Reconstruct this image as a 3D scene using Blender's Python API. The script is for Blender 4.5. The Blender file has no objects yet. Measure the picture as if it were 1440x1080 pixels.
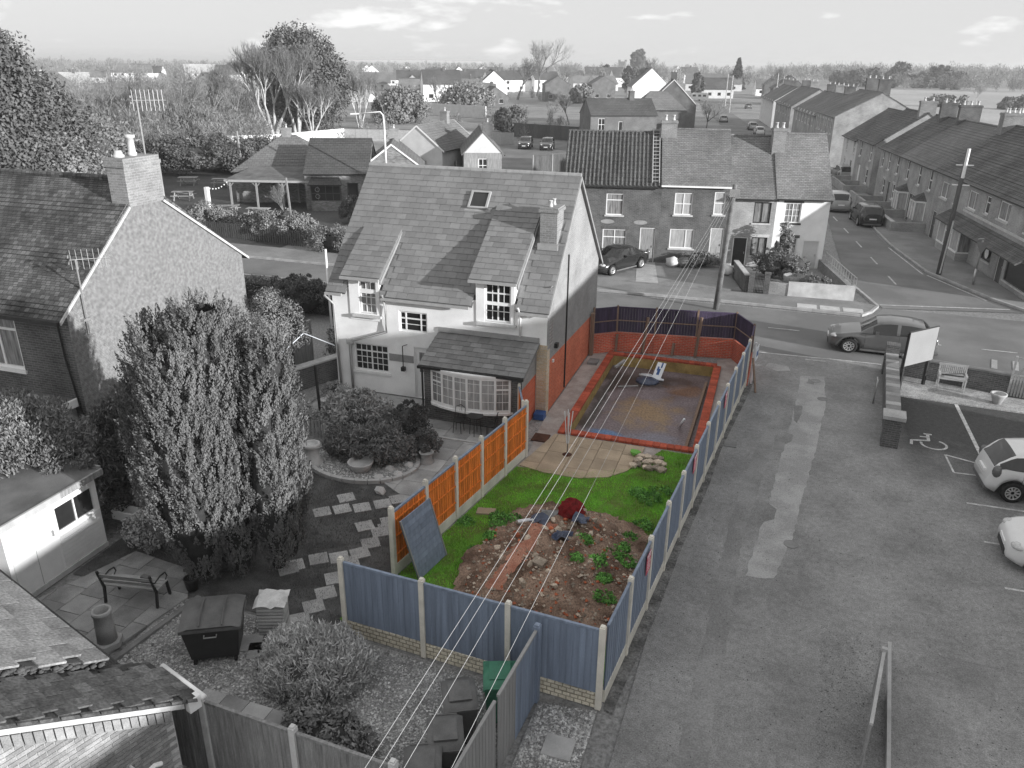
import bpy, bmesh, math, random
import numpy as np
from mathutils import Vector, Matrix

random.seed(7); rng = np.random.default_rng(7)
scene = bpy.context.scene
COL = scene.collection
R = math.radians

# ------------------------------------------------------------------ camera, sky, sun, exposure
CAM = np.array([6.71, -24.41, 11.5]); YAW, PITCH, ROLL, FPX = R(18.0), math.atan(452 / 1110), R(0.6), 1110.0
cd = bpy.data.cameras.new('camera'); cam = bpy.data.objects.new('camera', cd); COL.objects.link(cam)
cd.sensor_width = 36; cd.lens = FPX / 1440 * 36; cd.clip_start = .1; cd.clip_end = 9000
cam.matrix_world = Matrix.Translation(CAM.tolist()) @ Matrix.Rotation(YAW, 4, 'Z') @ Matrix.Rotation(math.pi / 2 - PITCH, 4, 'X') @ Matrix.Rotation(ROLL, 4, 'Z')
scene.camera = cam

SUN_TRAVEL, SUN_ELEV = R(164.0), R(11.2)          # direction the light travels in plan, height of the sun
world = bpy.data.worlds.new('World'); scene.world = world; world.use_nodes = True
nt = world.node_tree; nt.nodes.clear()
def N(t, kind, **kw):
    n = t.nodes.new(kind)
    for k, v in kw.items(): setattr(n, k, v)
    return n
sky = N(nt, 'ShaderNodeTexSky', sky_type='NISHITA', sun_disc=False)
sky.sun_elevation = SUN_ELEV; sky.sun_rotation = R(106.0); sky.air_density = 1.0; sky.dust_density = 0.6; sky.ozone_density = 1.0
bw = N(nt, 'ShaderNodeRGBToBW'); nt.links.new(sky.outputs[0], bw.inputs[0])
tc = N(nt, 'ShaderNodeTexCoord'); sep = N(nt, 'ShaderNodeSeparateXYZ'); nt.links.new(tc.outputs['Generated'], sep.inputs[0])
# broken fair-weather cloud: noise in the plane of the cloud base (direction / height), denser to the left
zc = N(nt, 'ShaderNodeMath', operation='MAXIMUM'); nt.links.new(sep.outputs[2], zc.inputs[0]); zc.inputs[1].default_value = 0.0
za = N(nt, 'ShaderNodeMath', operation='ADD'); nt.links.new(zc.outputs[0], za.inputs[0]); za.inputs[1].default_value = 0.05
dvx = N(nt, 'ShaderNodeMath', operation='DIVIDE'); nt.links.new(sep.outputs[0], dvx.inputs[0]); nt.links.new(za.outputs[0], dvx.inputs[1])
dvy = N(nt, 'ShaderNodeMath', operation='DIVIDE'); nt.links.new(sep.outputs[1], dvy.inputs[0]); nt.links.new(za.outputs[0], dvy.inputs[1])
cmb = N(nt, 'ShaderNodeCombineXYZ'); nt.links.new(sep.outputs[0], cmb.inputs[0]); nt.links.new(sep.outputs[1], cmb.inputs[1])
z3 = N(nt, 'ShaderNodeMath', operation='MULTIPLY'); nt.links.new(sep.outputs[2], z3.inputs[0]); z3.inputs[1].default_value = 3.4
nt.links.new(z3.outputs[0], cmb.inputs[2])
cn = N(nt, 'ShaderNodeTexNoise'); cn.inputs['Scale'].default_value = 13.0; cn.inputs['Detail'].default_value = 7; cn.inputs['Roughness'].default_value = .52
nt.links.new(cmb.outputs[0], cn.inputs['Vector'])
cn2 = N(nt, 'ShaderNodeTexNoise'); cn2.inputs['Scale'].default_value = 2.2; cn2.inputs['Detail'].default_value = 3
nt.links.new(cmb.outputs[0], cn2.inputs['Vector'])
cs = N(nt, 'ShaderNodeMath', operation='ADD'); nt.links.new(cn.outputs[0], cs.inputs[0]); nt.links.new(cn2.outputs[0], cs.inputs[1])
cr = N(nt, 'ShaderNodeMapRange'); nt.links.new(cs.outputs[0], cr.inputs[0])
cr.inputs[1].default_value = 1.04; cr.inputs[2].default_value = 1.18; cr.inputs[3].default_value = 0; cr.inputs[4].default_value = 1
# pale winter sky: the clear part of the sky is evened out by thin high haze, cloud adds light
hz = N(nt, 'ShaderNodeMath', operation='MULTIPLY'); nt.links.new(bw.outputs[0], hz.inputs[0]); hz.inputs[1].default_value = 0.05
ha = N(nt, 'ShaderNodeMath', operation='ADD'); nt.links.new(hz.outputs[0], ha.inputs[0]); ha.inputs[1].default_value = 1.68
cm = N(nt, 'ShaderNodeMath', operation='MULTIPLY'); nt.links.new(cr.outputs[0], cm.inputs[0]); cm.inputs[1].default_value = 0.75
ca = N(nt, 'ShaderNodeMath', operation='ADD'); nt.links.new(ha.outputs[0], ca.inputs[0]); nt.links.new(cm.outputs[0], ca.inputs[1])
bg = N(nt, 'ShaderNodeBackground'); nt.links.new(ca.outputs[0], bg.inputs[0]); bg.inputs[1].default_value = 0.15
wo = N(nt, 'ShaderNodeOutputWorld'); nt.links.new(bg.outputs[0], wo.inputs[0])

sd = bpy.data.lights.new('sun', 'SUN'); sun = bpy.data.objects.new('sun', sd); COL.objects.link(sun)
sd.energy = 2.6; sd.angle = R(.6); sd.color = (1, 1, 1)
sv = Vector((math.cos(SUN_TRAVEL) * math.cos(SUN_ELEV), math.sin(SUN_TRAVEL) * math.cos(SUN_ELEV), -math.sin(SUN_ELEV)))
sun.rotation_euler = sv.to_track_quat('-Z', 'Y').to_euler(); sun.location = (30, -30, 30)
vs = scene.view_settings; vs.view_transform = 'Standard'; vs.look = 'None'; vs.gamma = 1; vs.use_curve_mapping = False
vs.exposure = 1.42
scene.cycles.max_bounces = 6; scene.cycles.diffuse_bounces = 3; scene.cycles.glossy_bounces = 3; scene.cycles.transparent_max_bounces = 4

# ------------------------------------------------------------------ helpers
_cp, _sp, _cr, _sr, _cy, _sy = math.cos(PITCH), math.sin(PITCH), math.cos(ROLL), math.sin(ROLL), math.cos(YAW), math.sin(YAW)
def ground_point(px, py, z=0.0):
    """Where the sight line through a pixel of the 1440x1080 photograph meets the level z (surveying aid)."""
    x, y = px - 720, 540 - py
    xr, yr = x * _cr - y * _sr, x * _sr + y * _cr
    d = (xr, FPX * _cp + yr * _sp, -FPX * _sp + yr * _cp)
    d = (d[0] * _cy - d[1] * _sy, d[0] * _sy + d[1] * _cy, d[2])
    t = (z - CAM[2]) / d[2]
    return (CAM[0] + d[0] * t, CAM[1] + d[1] * t, z)
G = ground_point

def V3(a): return np.array(a, float)
def unit(a): a = np.array(a, float); return a / max(1e-9, np.linalg.norm(a))

def finish(me, mat, smooth=False):
    """metric UVs from each face's own plane, one material."""
    n = len(me.polygons)
    if n:
        co = np.empty(len(me.vertices) * 3, np.float32); me.vertices.foreach_get('co', co); co = co.reshape(-1, 3)
        li = np.empty(len(me.loops), np.int32); me.loops.foreach_get('vertex_index', li)
        ls = np.empty(n, np.int32); me.polygons.foreach_get('loop_total', ls)
        no = np.empty(n * 3, np.float32); me.polygons.foreach_get('normal', no); no = no.reshape(-1, 3)
        t = np.stack([-no[:, 1], no[:, 0], np.zeros(n)], 1); ln = np.linalg.norm(t, axis=1)
        flat = ln < .05; t[flat] = (1, 0, 0); ln[flat] = 1; t /= ln[:, None]
        b = np.cross(no, t); b[flat] = (0, 1, 0)
        T = np.repeat(t, ls, 0); B = np.repeat(b, ls, 0); P = co[li]
        uv = np.stack([(P * T).sum(1), (P * B).sum(1)], 1).astype(np.float32)
        lay = me.uv_layers.new(name='UVMap'); lay.data.foreach_set('uv', uv.ravel())
        if smooth: me.polygons.foreach_set('use_smooth', np.ones(n, bool))
    me.materials.append(mat)

class MB:
    def __init__(s): s.v = []; s.f = []
    def poly(s, pts):
        i = len(s.v); s.v += [tuple(float(c) for c in p) for p in pts]; s.f.append(tuple(range(i, i + len(pts)))); return s
    def box(s, x0, y0, z0, x1, y1, z1):
        i = len(s.v)
        s.v += [(x0, y0, z0), (x1, y0, z0), (x1, y1, z0), (x0, y1, z0), (x0, y0, z1), (x1, y0, z1), (x1, y1, z1), (x0, y1, z1)]
        s.f += [(i, i + 3, i + 2, i + 1), (i + 4, i + 5, i + 6, i + 7), (i, i + 1, i + 5, i + 4), (i + 1, i + 2, i + 6, i + 5), (i + 2, i + 3, i + 7, i + 6), (i + 3, i, i + 4, i + 7)]
        return s
    def obox(s, o, a, b, c):
        """box at corner o spanned by vectors a, b, c"""
        o, a, b, c = map(V3, (o, a, b, c)); i = len(s.v)
        if np.dot(np.cross(a, b), c) < 0: a, b = b, a
        for p in (o, o + a, o + a + b, o + b, o + c, o + a + c, o + a + b + c, o + b + c): s.v.append(tuple(p))
        s.f += [(i, i + 3, i + 2, i + 1), (i + 4, i + 5, i + 6, i + 7), (i, i + 1, i + 5, i + 4), (i + 1, i + 2, i + 6, i + 5), (i + 2, i + 3, i + 7, i + 6), (i + 3, i, i + 4, i + 7)]
        return s
    def bar(s, p, q, w, h=None, up=(0, 0, 1)):
        h = h or w; p, q = V3(p), V3(q); d = q - p; t = np.cross(d, up)
        if np.linalg.norm(t) < 1e-6: t = np.cross(d, (1, 0, 0))
        t = unit(t); n = unit(np.cross(t, d))
        return s.obox(p - t * w / 2 - n * h / 2, d, t * w, n * h)
    def tube(s, pts, rad, n=8, cap=True):
        pts = [V3(p) for p in pts]; i0 = len(s.v)
        if not hasattr(rad, '__len__'): rad = [rad] * len(pts)
        for k, p in enumerate(pts):
            d = unit(pts[min(k + 1, len(pts) - 1)] - pts[max(k - 1, 0)])
            t = np.cross(d, (0, 0, 1)) if abs(d[2]) < .95 else np.cross(d, (1, 0, 0))
            t = unit(t); b = np.cross(t, d)
            for j in range(n):
                a = 2 * math.pi * j / n; s.v.append(tuple(p + rad[k] * (math.cos(a) * t + math.sin(a) * b)))
        for k in range(len(pts) - 1):
            for j in range(n):
                a, b_ = i0 + k * n + j, i0 + k * n + (j + 1) % n
                s.f.append((a, a + n, b_ + n, b_))
        if cap:
            s.f.append(tuple(i0 + j for j in range(n))); e = i0 + (len(pts) - 1) * n; s.f.append(tuple(e + n - 1 - j for j in range(n)))
        return s
    def lathe(s, prof, n=16, c=(0, 0, 0)):
        i0 = len(s.v)
        for r, z in prof:
            for j in range(n):
                a = 2 * math.pi * j / n; s.v.append((c[0] + r * math.cos(a), c[1] + r * math.sin(a), c[2] + z))
        for k in range(len(prof) - 1):
            for j in range(n):
                a, b = i0 + k * n + j, i0 + k * n + (j + 1) % n; s.f.append((a, b, b + n, a + n))
        s.f.append(tuple(i0 + n - 1 - j for j in range(n))); e = i0 + (len(prof) - 1) * n; s.f.append(tuple(e + j for j in range(n)))
        return s
    def prism(s, poly, z0, z1):
        n = len(poly); i = len(s.v)
        ar = sum(poly[k][0] * poly[(k + 1) % n][1] - poly[(k + 1) % n][0] * poly[k][1] for k in range(n))
        if ar < 0: poly = poly[::-1]
        s.v += [(p[0], p[1], z0) for p in poly] + [(p[0], p[1], z1) for p in poly]
        s.f.append(tuple(i + n - 1 - k for k in range(n))); s.f.append(tuple(i + n + k for k in range(n)))
        for k in range(n): s.f.append((i + k, i + (k + 1) % n, i + n + (k + 1) % n, i + n + k))
        return s
    def mesh(s, name, mat, smooth=False):
        me = bpy.data.meshes.new(name); me.from_pydata(s.v, [], s.f); me.update(); finish(me, mat, smooth); return me
    def build(s, name, mat, parent=None, smooth=False, loc=None, kind=None):
        o = link(name, s.mesh(name, mat, smooth), parent)
        if loc is not None: o.location = loc
        if kind: o['kind'] = kind
        return o

def link(name, data, parent=None):
    o = bpy.data.objects.new(name, data); COL.objects.link(o)
    if parent is not None: o.parent = parent
    return o
def tag(o, label, cat, group=None, kind=None):
    o['label'] = label; o['category'] = cat
    if group: o['group'] = group
    if kind: o['kind'] = kind
    return o
def thing(name, label, cat, loc=(0, 0, 0), rz=0.0, group=None):
    o = link(name, None); o.location = loc; o.rotation_euler = (0, 0, rz); o.empty_display_size = .2
    return tag(o, label, cat, group)
def kids(o): return [c for c in bpy.data.objects if c.parent == o]
def record(root):
    """list of (object, its children) taken once, for quick copies"""
    ch = {}
    for c in bpy.data.objects:
        if c.parent is not None: ch.setdefault(c.parent.name, []).append(c)
    return [(c, ch.get(c.name, [])) for c in ch.get(root.name, [])]
def dup(root, rec, loc, rz=0.0, sc=1.0, label=None, group=None):
    r = root.copy(); COL.objects.link(r); r.location = loc; r.rotation_euler = (0, 0, rz); r.scale = (sc, sc, sc) if not hasattr(sc, '__len__') else sc
    if label: r['label'] = label
    if group: r['group'] = group
    for c, gs in rec:
        d = c.copy(); COL.objects.link(d); d.parent = r
        for g in gs:
            e = g.copy(); COL.objects.link(e); e.parent = d
    return r
def struct(name, mb_or_obj, mat=None, smooth=False):
    o = mb_or_obj.build(name, mat, None, smooth) if isinstance(mb_or_obj, MB) else mb_or_obj
    o['kind'] = 'structure'; return o
def np_mesh(name, verts, faces, mat, smooth=False):
    """verts (n,3), faces (m,k) arrays of one face size"""
    me = bpy.data.meshes.new(name); m, k = faces.shape
    me.vertices.add(len(verts)); me.vertices.foreach_set('co', verts.astype(np.float32).ravel())
    me.loops.add(m * k); me.loops.foreach_set('vertex_index', faces.astype(np.int32).ravel())
    me.polygons.add(m); me.polygons.foreach_set('loop_start', np.arange(0, m * k, k, dtype=np.int32)); me.polygons.foreach_set('loop_total', np.full(m, k, np.int32))
    me.update(calc_edges=True); finish(me, mat, smooth); return me

# ------------------------------------------------------------------ materials
MATS = {}
def g(v): return (v, v, v)
def _base(name):
    m = bpy.data.materials.new(name); m.use_nodes = True; t = m.node_tree
    return m, t, t.nodes['Principled BSDF']
def _ramp(t, fac, c0, c1):
    mx = N(t, 'ShaderNodeMix', data_type='RGBA'); t.links.new(fac, mx.inputs[0]); mx.inputs[6].default_value = (*c0, 1); mx.inputs[7].default_value = (*c1, 1); return mx.outputs[2]
def _mul(t, col, fac):
    mx = N(t, 'ShaderNodeMix', data_type='RGBA', blend_type='MULTIPLY'); mx.inputs[0].default_value = 1; t.links.new(col, mx.inputs[6]); t.links.new(fac, mx.inputs[7]); return mx.outputs[2]
def _range(t, v, a, b, c, d):
    r = N(t, 'ShaderNodeMapRange'); t.links.new(v, r.inputs[0])
    for i, x in enumerate((a, b, c, d)): r.inputs[1 + i].default_value = x
    return r.outputs[0]
def _coords(t, jitter=True, uv=False):
    tcn = N(t, 'ShaderNodeTexCoord'); out = tcn.outputs['UV' if uv else 'Object']
    if jitter:
        oi = N(t, 'ShaderNodeObjectInfo'); ml = N(t, 'ShaderNodeVectorMath', operation='SCALE'); ml.inputs[0].default_value = (37, 53, 71)
        t.links.new(oi.outputs['Random'], ml.inputs['Scale']); ad = N(t, 'ShaderNodeVectorMath', operation='ADD'); t.links.new(out, ad.inputs[0]); t.links.new(ml.outputs[0], ad.inputs[1]); out = ad.outputs[0]
    return out
def _noise(t, vec, scale, detail=4, rough=.55):
    n = N(t, 'ShaderNodeTexNoise'); t.links.new(vec, n.inputs['Vector']); n.inputs['Scale'].default_value = scale; n.inputs['Detail'].default_value = detail; n.inputs['Roughness'].default_value = rough; return n.outputs[0]
def _bump(t, bs, h, strength, dist=.02):
    b = N(t, 'ShaderNodeBump'); b.inputs['Strength'].default_value = strength; b.inputs['Distance'].default_value = dist; t.links.new(h, b.inputs['Height']); t.links.new(b.outputs[0], bs.inputs['Normal'])
def mat(name, col, rough=.85, var=.3, scale=4.0, fine=60.0, fvar=.25, bump=.3, bdist=.01, spec=.25, metal=0.0, island=0.0, stretch=None, jitter=True, coat=0.0):
    """matt or glossy surface: large blotches, fine grain, relief; island = how much single pieces differ."""
    m, t, bs = _base(name); vec = _coords(t, jitter)
    if stretch:
        mp = N(t, 'ShaderNodeMapping'); mp.inputs['Scale'].default_value = stretch; t.links.new(vec, mp.inputs[0]); vec = mp.outputs[0]
    n1 = _noise(t, vec, scale); n2 = _noise(t, vec, fine, 3)
    c = _ramp(t, _range(t, n1, .3, .7, 0, 1), tuple(x * (1 - var) for x in col), tuple(min(1, x * (1 + var)) for x in col))
    f = N(t, 'ShaderNodeCombineColor'); r = _range(t, n2, .3, .7, 1 - fvar, 1 + fvar)
    for i in range(3): t.links.new(r, f.inputs[i])
    c = _mul(t, c, f.outputs[0])
    if island:
        ge = N(t, 'ShaderNodeNewGeometry'); oi = N(t, 'ShaderNodeObjectInfo'); ad = N(t, 'ShaderNodeMath', operation='ADD'); fr = N(t, 'ShaderNodeMath', operation='FRACT')
        t.links.new(ge.outputs['Random Per Island'], ad.inputs[0]); t.links.new(oi.outputs['Random'], ad.inputs[1]); t.links.new(ad.outputs[0], fr.inputs[0])
        rr = _range(t, fr.outputs[0], 0, 1, 1 - island, 1 + island); f2 = N(t, 'ShaderNodeCombineColor')
        for i in range(3): t.links.new(rr, f2.inputs[i])
        c = _mul(t, c, f2.outputs[0])
    t.links.new(c, bs.inputs['Base Color']); bs.inputs['Roughness'].default_value = rough; bs.inputs['Specular IOR Level'].default_value = spec; bs.inputs['Metallic'].default_value = metal
    bs.inputs['Coat Weight'].default_value = coat
    if bump: _bump(t, bs, n2, bump, bdist)
    MATS[name] = m; return m
def brick_mat(name, c1, c2, mortar, w=.225, h=.075, split=None, low=None, bump=.5, msize=.012, blotch=.35, rough=.9, bscale=.9):
    """coursed pieces on a wall or roof in metric UVs; split = (height, colours below) for a wall painted up to a line."""
    m, t, bs = _base(name); uv = _coords(t, False, True)
    def bk(a, b, mo):
        n = N(t, 'ShaderNodeTexBrick'); t.links.new(uv, n.inputs['Vector']); n.inputs['Scale'].default_value = 1; n.inputs['Brick Width'].default_value = w; n.inputs['Row Height'].default_value = h
        n.inputs['Mortar Size'].default_value = msize; n.inputs['Mortar Smooth'].default_value = .3; n.inputs['Color1'].default_value = (*a, 1); n.inputs['Color2'].default_value = (*b, 1); n.inputs['Mortar'].default_value = (*mo, 1); n.inputs['Bias'].default_value = -.1
        return n
    b = bk(c1, c2, mortar); col = b.outputs['Color']
    if split is not None:
        b2 = bk(*low); tcn = N(t, 'ShaderNodeTexCoord'); sp = N(t, 'ShaderNodeSeparateXYZ'); t.links.new(tcn.outputs['Object'], sp.inputs[0])
        lt = N(t, 'ShaderNodeMath', operation='MULTIPLY_ADD'); t.links.new(sp.outputs[1], lt.inputs[0]); lt.inputs[1].default_value = split[1]; t.links.new(sp.outputs[2], lt.inputs[2])
        ls = N(t, 'ShaderNodeMath', operation='LESS_THAN'); t.links.new(lt.outputs[0], ls.inputs[0]); ls.inputs[1].default_value = split[0]
        mx = N(t, 'ShaderNodeMix', data_type='RGBA'); t.links.new(ls.outputs[0], mx.inputs[0]); t.links.new(col, mx.inputs[6]); t.links.new(b2.outputs['Color'], mx.inputs[7]); col = mx.outputs[2]
    oc = _coords(t, True); n1 = _noise(t, oc, bscale, 6); n2 = _noise(t, oc, 35, 3)
    for nn, k in ((n1, blotch), (n2, .22)):
        f = N(t, 'ShaderNodeCombineColor'); r = _range(t, nn, .3, .7, 1 - k, 1 + k)
        for i in range(3): t.links.new(r, f.inputs[i])
        col = _mul(t, col, f.outputs[0])
    t.links.new(col, bs.inputs['Base Color']); bs.inputs['Roughness'].default_value = rough; bs.inputs['Specular IOR Level'].default_value = .2
    iv = N(t, 'ShaderNodeMath', operation='SUBTRACT'); iv.inputs[0].default_value = 1; t.links.new(b.outputs['Fac'], iv.inputs[1])
    if bump: _bump(t, bs, iv.outputs[0], bump, .01)
    MATS[name] = m; return m
def patch_mat(name, c0, c1, scale=.4, fine=90, lo=.42, hi=.58, rough=.9, fvar=.35, bump=.5, bdist=.012, spots=None, spotcol=None, rough2=None, spec=.25, wet=0.0):
    """ground: two tones in ragged patches with grit; spots = sparse specks"""
    m, t, bs = _base(name); vec = _coords(t, False)
    n1 = _noise(t, vec, scale, 8, .6); n2 = _noise(t, vec, fine, 4, .6)
    fac = _range(t, n1, lo, hi, 0, 1); c = _ramp(t, fac, c0, c1)
    f = N(t, 'ShaderNodeCombineColor'); r = _range(t, n2, .28, .72, 1 - fvar, 1 + fvar)
    for i in range(3): t.links.new(r, f.inputs[i])
    c = _mul(t, c, f.outputs[0])
    if spots:
        vo = N(t, 'ShaderNodeTexVoronoi'); t.links.new(vec, vo.inputs['Vector']); vo.inputs['Scale'].default_value = spots
        s_ = _range(t, vo.outputs['Distance'], .10, .16, 1, 0); n3 = _noise(t, vec, spots * .31, 2); s2 = _range(t, n3, .55, .62, 0, 1)
        mm = N(t, 'ShaderNodeMath', operation='MULTIPLY'); t.links.new(s_, mm.inputs[0]); t.links.new(s2, mm.inputs[1])
        mx = N(t, 'ShaderNodeMix', data_type='RGBA'); t.links.new(mm.outputs[0], mx.inputs[0]); t.links.new(c, mx.inputs[6]); mx.inputs[7].default_value = (*spotcol, 1); c = mx.outputs[2]
    t.links.new(c, bs.inputs['Base Color']); bs.inputs['Specular IOR Level'].default_value = spec
    if rough2 is None: bs.inputs['Roughness'].default_value = rough
    else: t.links.new(_range(t, n1, lo, hi, rough, rough2), bs.inputs['Roughness'])
    if bump: _bump(t, bs, n2, bump, bdist)
    MATS[name] = m; return m

# greys of the drained part of the scene
render_white = mat('render_white', g(.86), var=.1, scale=1.1, fvar=.05, bump=.25, fine=90)
render_cream = mat('render_cream', g(.58), var=.1, scale=1.2, fvar=.08, bump=.25)
paint_white = mat('paint_white', g(.8), rough=.45, var=.05, fvar=.04, bump=.05, spec=.4)
paint_grey = mat('paint_grey', g(.35), rough=.5, var=.1, fvar=.1, bump=.1)
paint_black = mat('paint_black', g(.025), rough=.4, var=.2, fvar=.1, bump=.05, spec=.4)
concrete = mat('concrete', g(.42), var=.15, scale=3, fine=120, fvar=.18, bump=.5)
concrete_dark = mat('concrete_dark', g(.22), var=.25, scale=2, fine=110, fvar=.22, bump=.5)
stone_pale = mat('stone_pale', g(.5), var=.15, scale=3, fine=70, fvar=.15)
lead = mat('lead', g(.3), rough=.6, var=.15, fvar=.1, bump=.15)
metal_grey = mat('metal_grey', g(.45), rough=.4, var=.15, fvar=.08, bump=.05, metal=.6)
aluminium = mat('aluminium', g(.7), rough=.35, var=.1, fvar=.05, bump=.0, metal=.8)
slate = mat('slate', g(.195), rough=.62, var=.14, scale=1.1, fine=45, fvar=.14, bump=.35, island=.11, spec=.35)
slate_dark = mat('slate_dark', g(.2), rough=.7, var=.2, scale=1.1, fine=45, fvar=.2, bump=.35, island=.2, spec=.3)
tile_moss = mat('tile_moss', g(.25), rough=.9, var=.35, scale=1.3, fine=25, fvar=.35, bump=.6, island=.14)
tile_dark = brick_mat('tile_dark', g(.105), g(.14), g(.03), w=.3, h=.3, msize=.012, blotch=.3, bscale=.5)
tile_mid = brick_mat('tile_mid', g(.15), g(.21), g(.05), w=.165, h=.1, msize=.009, blotch=.35, bscale=.5)
tile_light = brick_mat('tile_light', g(.17), g(.24), g(.07), w=.2, h=.12, msize=.009, blotch=.3, bscale=.45)
tile_far = brick_mat('tile_far', g(.15), g(.19), g(.09), w=.4, h=.3, msize=.02, blotch=.25, bscale=.2, bump=.2)
tile_far_dark = brick_mat('tile_far_dark', g(.085), g(.11), g(.05), w=.4, h=.3, msize=.02, blotch=.25, bscale=.2, bump=.2)
tile_pan = brick_mat('tile_pan', g(.10), g(.135), g(.04), w=.33, h=.34, msize=.02, blotch=.3, bscale=.4)
brick_dark = brick_mat('brick_dark', g(.10), g(.15), g(.20))
brick_mid = brick_mat('brick_mid', g(.09), g(.13), g(.165))
brick_light = brick_mat('brick_light', g(.2), g(.27), g(.29), blotch=.22)
brick_far = brick_mat('brick_far', g(.13), g(.165), g(.18), blotch=.25, bump=.2)
brick_row = brick_mat('brick_row', g(.27), g(.34), g(.37), blotch=.25, bump=.3)
brick_pub = brick_mat('brick_pub', g(.12), g(.3), g(.27), blotch=.4)
brick_gable = brick_mat('brick_gable', g(.26), g(.3), g(.32), msize=.01, blotch=.15, split=(1.98, 0.045), low=((.52, .115, .06), (.62, .17, .09), (.52, .25, .17)))
brick_wing = brick_mat('brick_wing', g(.26), g(.31), g(.30), w=.6, h=.11, msize=.01, blotch=.12, split=(1.55, 0.0), low=((.52, .115, .06), (.6, .16, .09), (.48, .22, .15)))
brick_pale_quoin = brick_mat('brick_pale_quoin', (.55, .42, .28), (.62, .55, .45), (.5, .45, .38), blotch=.2)
brick_red = brick_mat('brick_red', (.58, .105, .06), (.45, .08, .05), (.45, .26, .19), blotch=.35)
brick_piece = mat('brick_piece', g(.27), var=.2, scale=6, fine=60, fvar=.25, island=.22, bump=.5)
mortar_pale = mat('mortar_pale', g(.5), var=.12, scale=8, fine=90, fvar=.12, bump=.5)
glass_dark = mat('glass_dark', g(.025), rough=.06, var=.3, scale=1.5, fvar=.1, bump=0, spec=.6)
glass_curtain = mat('glass_curtain', g(.22), rough=.12, var=.55, scale=2.2, fvar=.1, bump=0, spec=.6, stretch=(6, 6, .6))
glass_net = mat('glass_net', g(.38), rough=.15, var=.25, scale=2.5, fvar=.1, bump=0, spec=.6, stretch=(5, 5, .7))
wood_grey = mat('wood_grey', g(.28), rough=.9, var=.3, scale=3, fine=50, fvar=.3, bump=.5, stretch=(6, 6, .6), island=.12)
wood_pale = mat('wood_pale', g(.36), rough=.85, var=.2, scale=3, fine=50, fvar=.25, bump=.5, stretch=(1, 6, 6), island=.1)
wood_dark = mat('wood_dark', g(.09), rough=.9, var=.3, scale=3, fine=50, fvar=.3, bump=.5, stretch=(6, 6, .6), island=.15)
felt = mat('felt', g(.14), rough=.95, var=.3, scale=1.2, fine=120, fvar=.25, bump=.5)
plastic_black = mat('plastic_black', g(.03), rough=.45, var=.2, fvar=.15, bump=.15, spec=.4)
plastic_dark = mat('plastic_dark', g(.12), rough=.5, var=.2, fvar=.15, bump=.15, spec=.4)
rubber = mat('rubber', g(.02), rough=.8, var=.2, fvar=.2, bump=.3)
asphalt = patch_mat('asphalt', g(.17), g(.27), scale=.55, fine=34, lo=.34, hi=.66, spots=9, spotcol=g(.36), fvar=.4, bump=.5)
asphalt_road = patch_mat('asphalt_road', g(.155), g(.205), scale=.25, fine=50, fvar=.25, bump=.4)
asphalt_new = patch_mat('asphalt_new', g(.06), g(.085), scale=.6, fine=70, spots=11, spotcol=g(.2), fvar=.45, bump=.6)
asphalt_patch = patch_mat('asphalt_patch', g(.29), g(.38), scale=.9, fine=26, spots=8, spotcol=g(.3), fvar=.25, bump=.4)
asphalt_strip = patch_mat('asphalt_strip', g(.2), g(.265), scale=.7, fine=26, fvar=.3, bump=.5)
pavement_mat = patch_mat('pavement_mat', g(.2), g(.26), scale=.5, fine=50, fvar=.25, bump=.4)
kerb_mat = mat('kerb_mat', g(.36), var=.25, scale=2, fvar=.2)
road_paint = mat('road_paint', g(.5), rough=.8, var=.35, scale=5, fine=40, fvar=.35, bump=.3)
earth = patch_mat('earth', g(.22), g(.3), scale=.12, fine=14, fvar=.45, bump=.8, bdist=.05)
field_mat = patch_mat('field_mat', g(.34), g(.42), scale=.02, fine=.8, fvar=.2, bump=.3)
meadow_mat = patch_mat('meadow_mat', g(.4), g(.47), scale=.05, fine=1.5, fvar=.2, bump=.3)
gravel_bed = patch_mat('gravel_bed', g(.24), g(.36), scale=1.2, fine=28, fvar=.6, bump=1.0, bdist=.03)
garden_lawn = patch_mat('garden_lawn', g(.075), g(.13), scale=1.4, fine=60, fvar=.5, bump=1, bdist=.03)
paving = mat('paving', g(.36), var=.25, scale=1.6, fine=70, fvar=.22, bump=.4, island=.14)
paving_dark = mat('paving_dark', g(.27), var=.3, scale=1.6, fine=70, fvar=.25, bump=.4, island=.14)
pebble = mat('pebble', g(.42), var=.3, island=.6, fvar=.2)
pebble_dull = mat('pebble_dull', g(.24), var=.2, island=.5, fvar=.2)
twig_wood = mat('twig_wood', g(.2), rough=.95, var=.25, scale=.05, fvar=.1, bump=0, island=.2)
litter_dark = mat('litter_dark', g(.06), var=.3, island=.4)
leaf_yew = mat('leaf_yew', g(.165), rough=.9, var=.22, scale=1.0, fvar=.1, bump=0, island=.14, spec=.1)
leaf_dark = mat('leaf_dark', g(.12), rough=.9, spec=.1, var=.3, scale=.6, fvar=.1, bump=0, island=.34)
leaf_mid = mat('leaf_mid', g(.2), rough=.9, spec=.1, var=.3, scale=.8, fvar=.1, bump=0, island=.34)
leaf_pale = mat('leaf_pale', g(.36), rough=.9, spec=.1, var=.3, scale=.8, fvar=.1, bump=0, island=.34)
leaf_white = mat('leaf_white', g(.5), rough=.9, spec=.1, var=.3, scale=.8, fvar=.1, bump=0, island=.4)
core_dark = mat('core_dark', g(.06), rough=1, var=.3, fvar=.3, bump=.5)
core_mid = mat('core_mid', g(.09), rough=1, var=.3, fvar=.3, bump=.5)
bark = mat('bark', g(.16), rough=.95, var=.3, scale=3, fine=30, fvar=.3, bump=.6)
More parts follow.
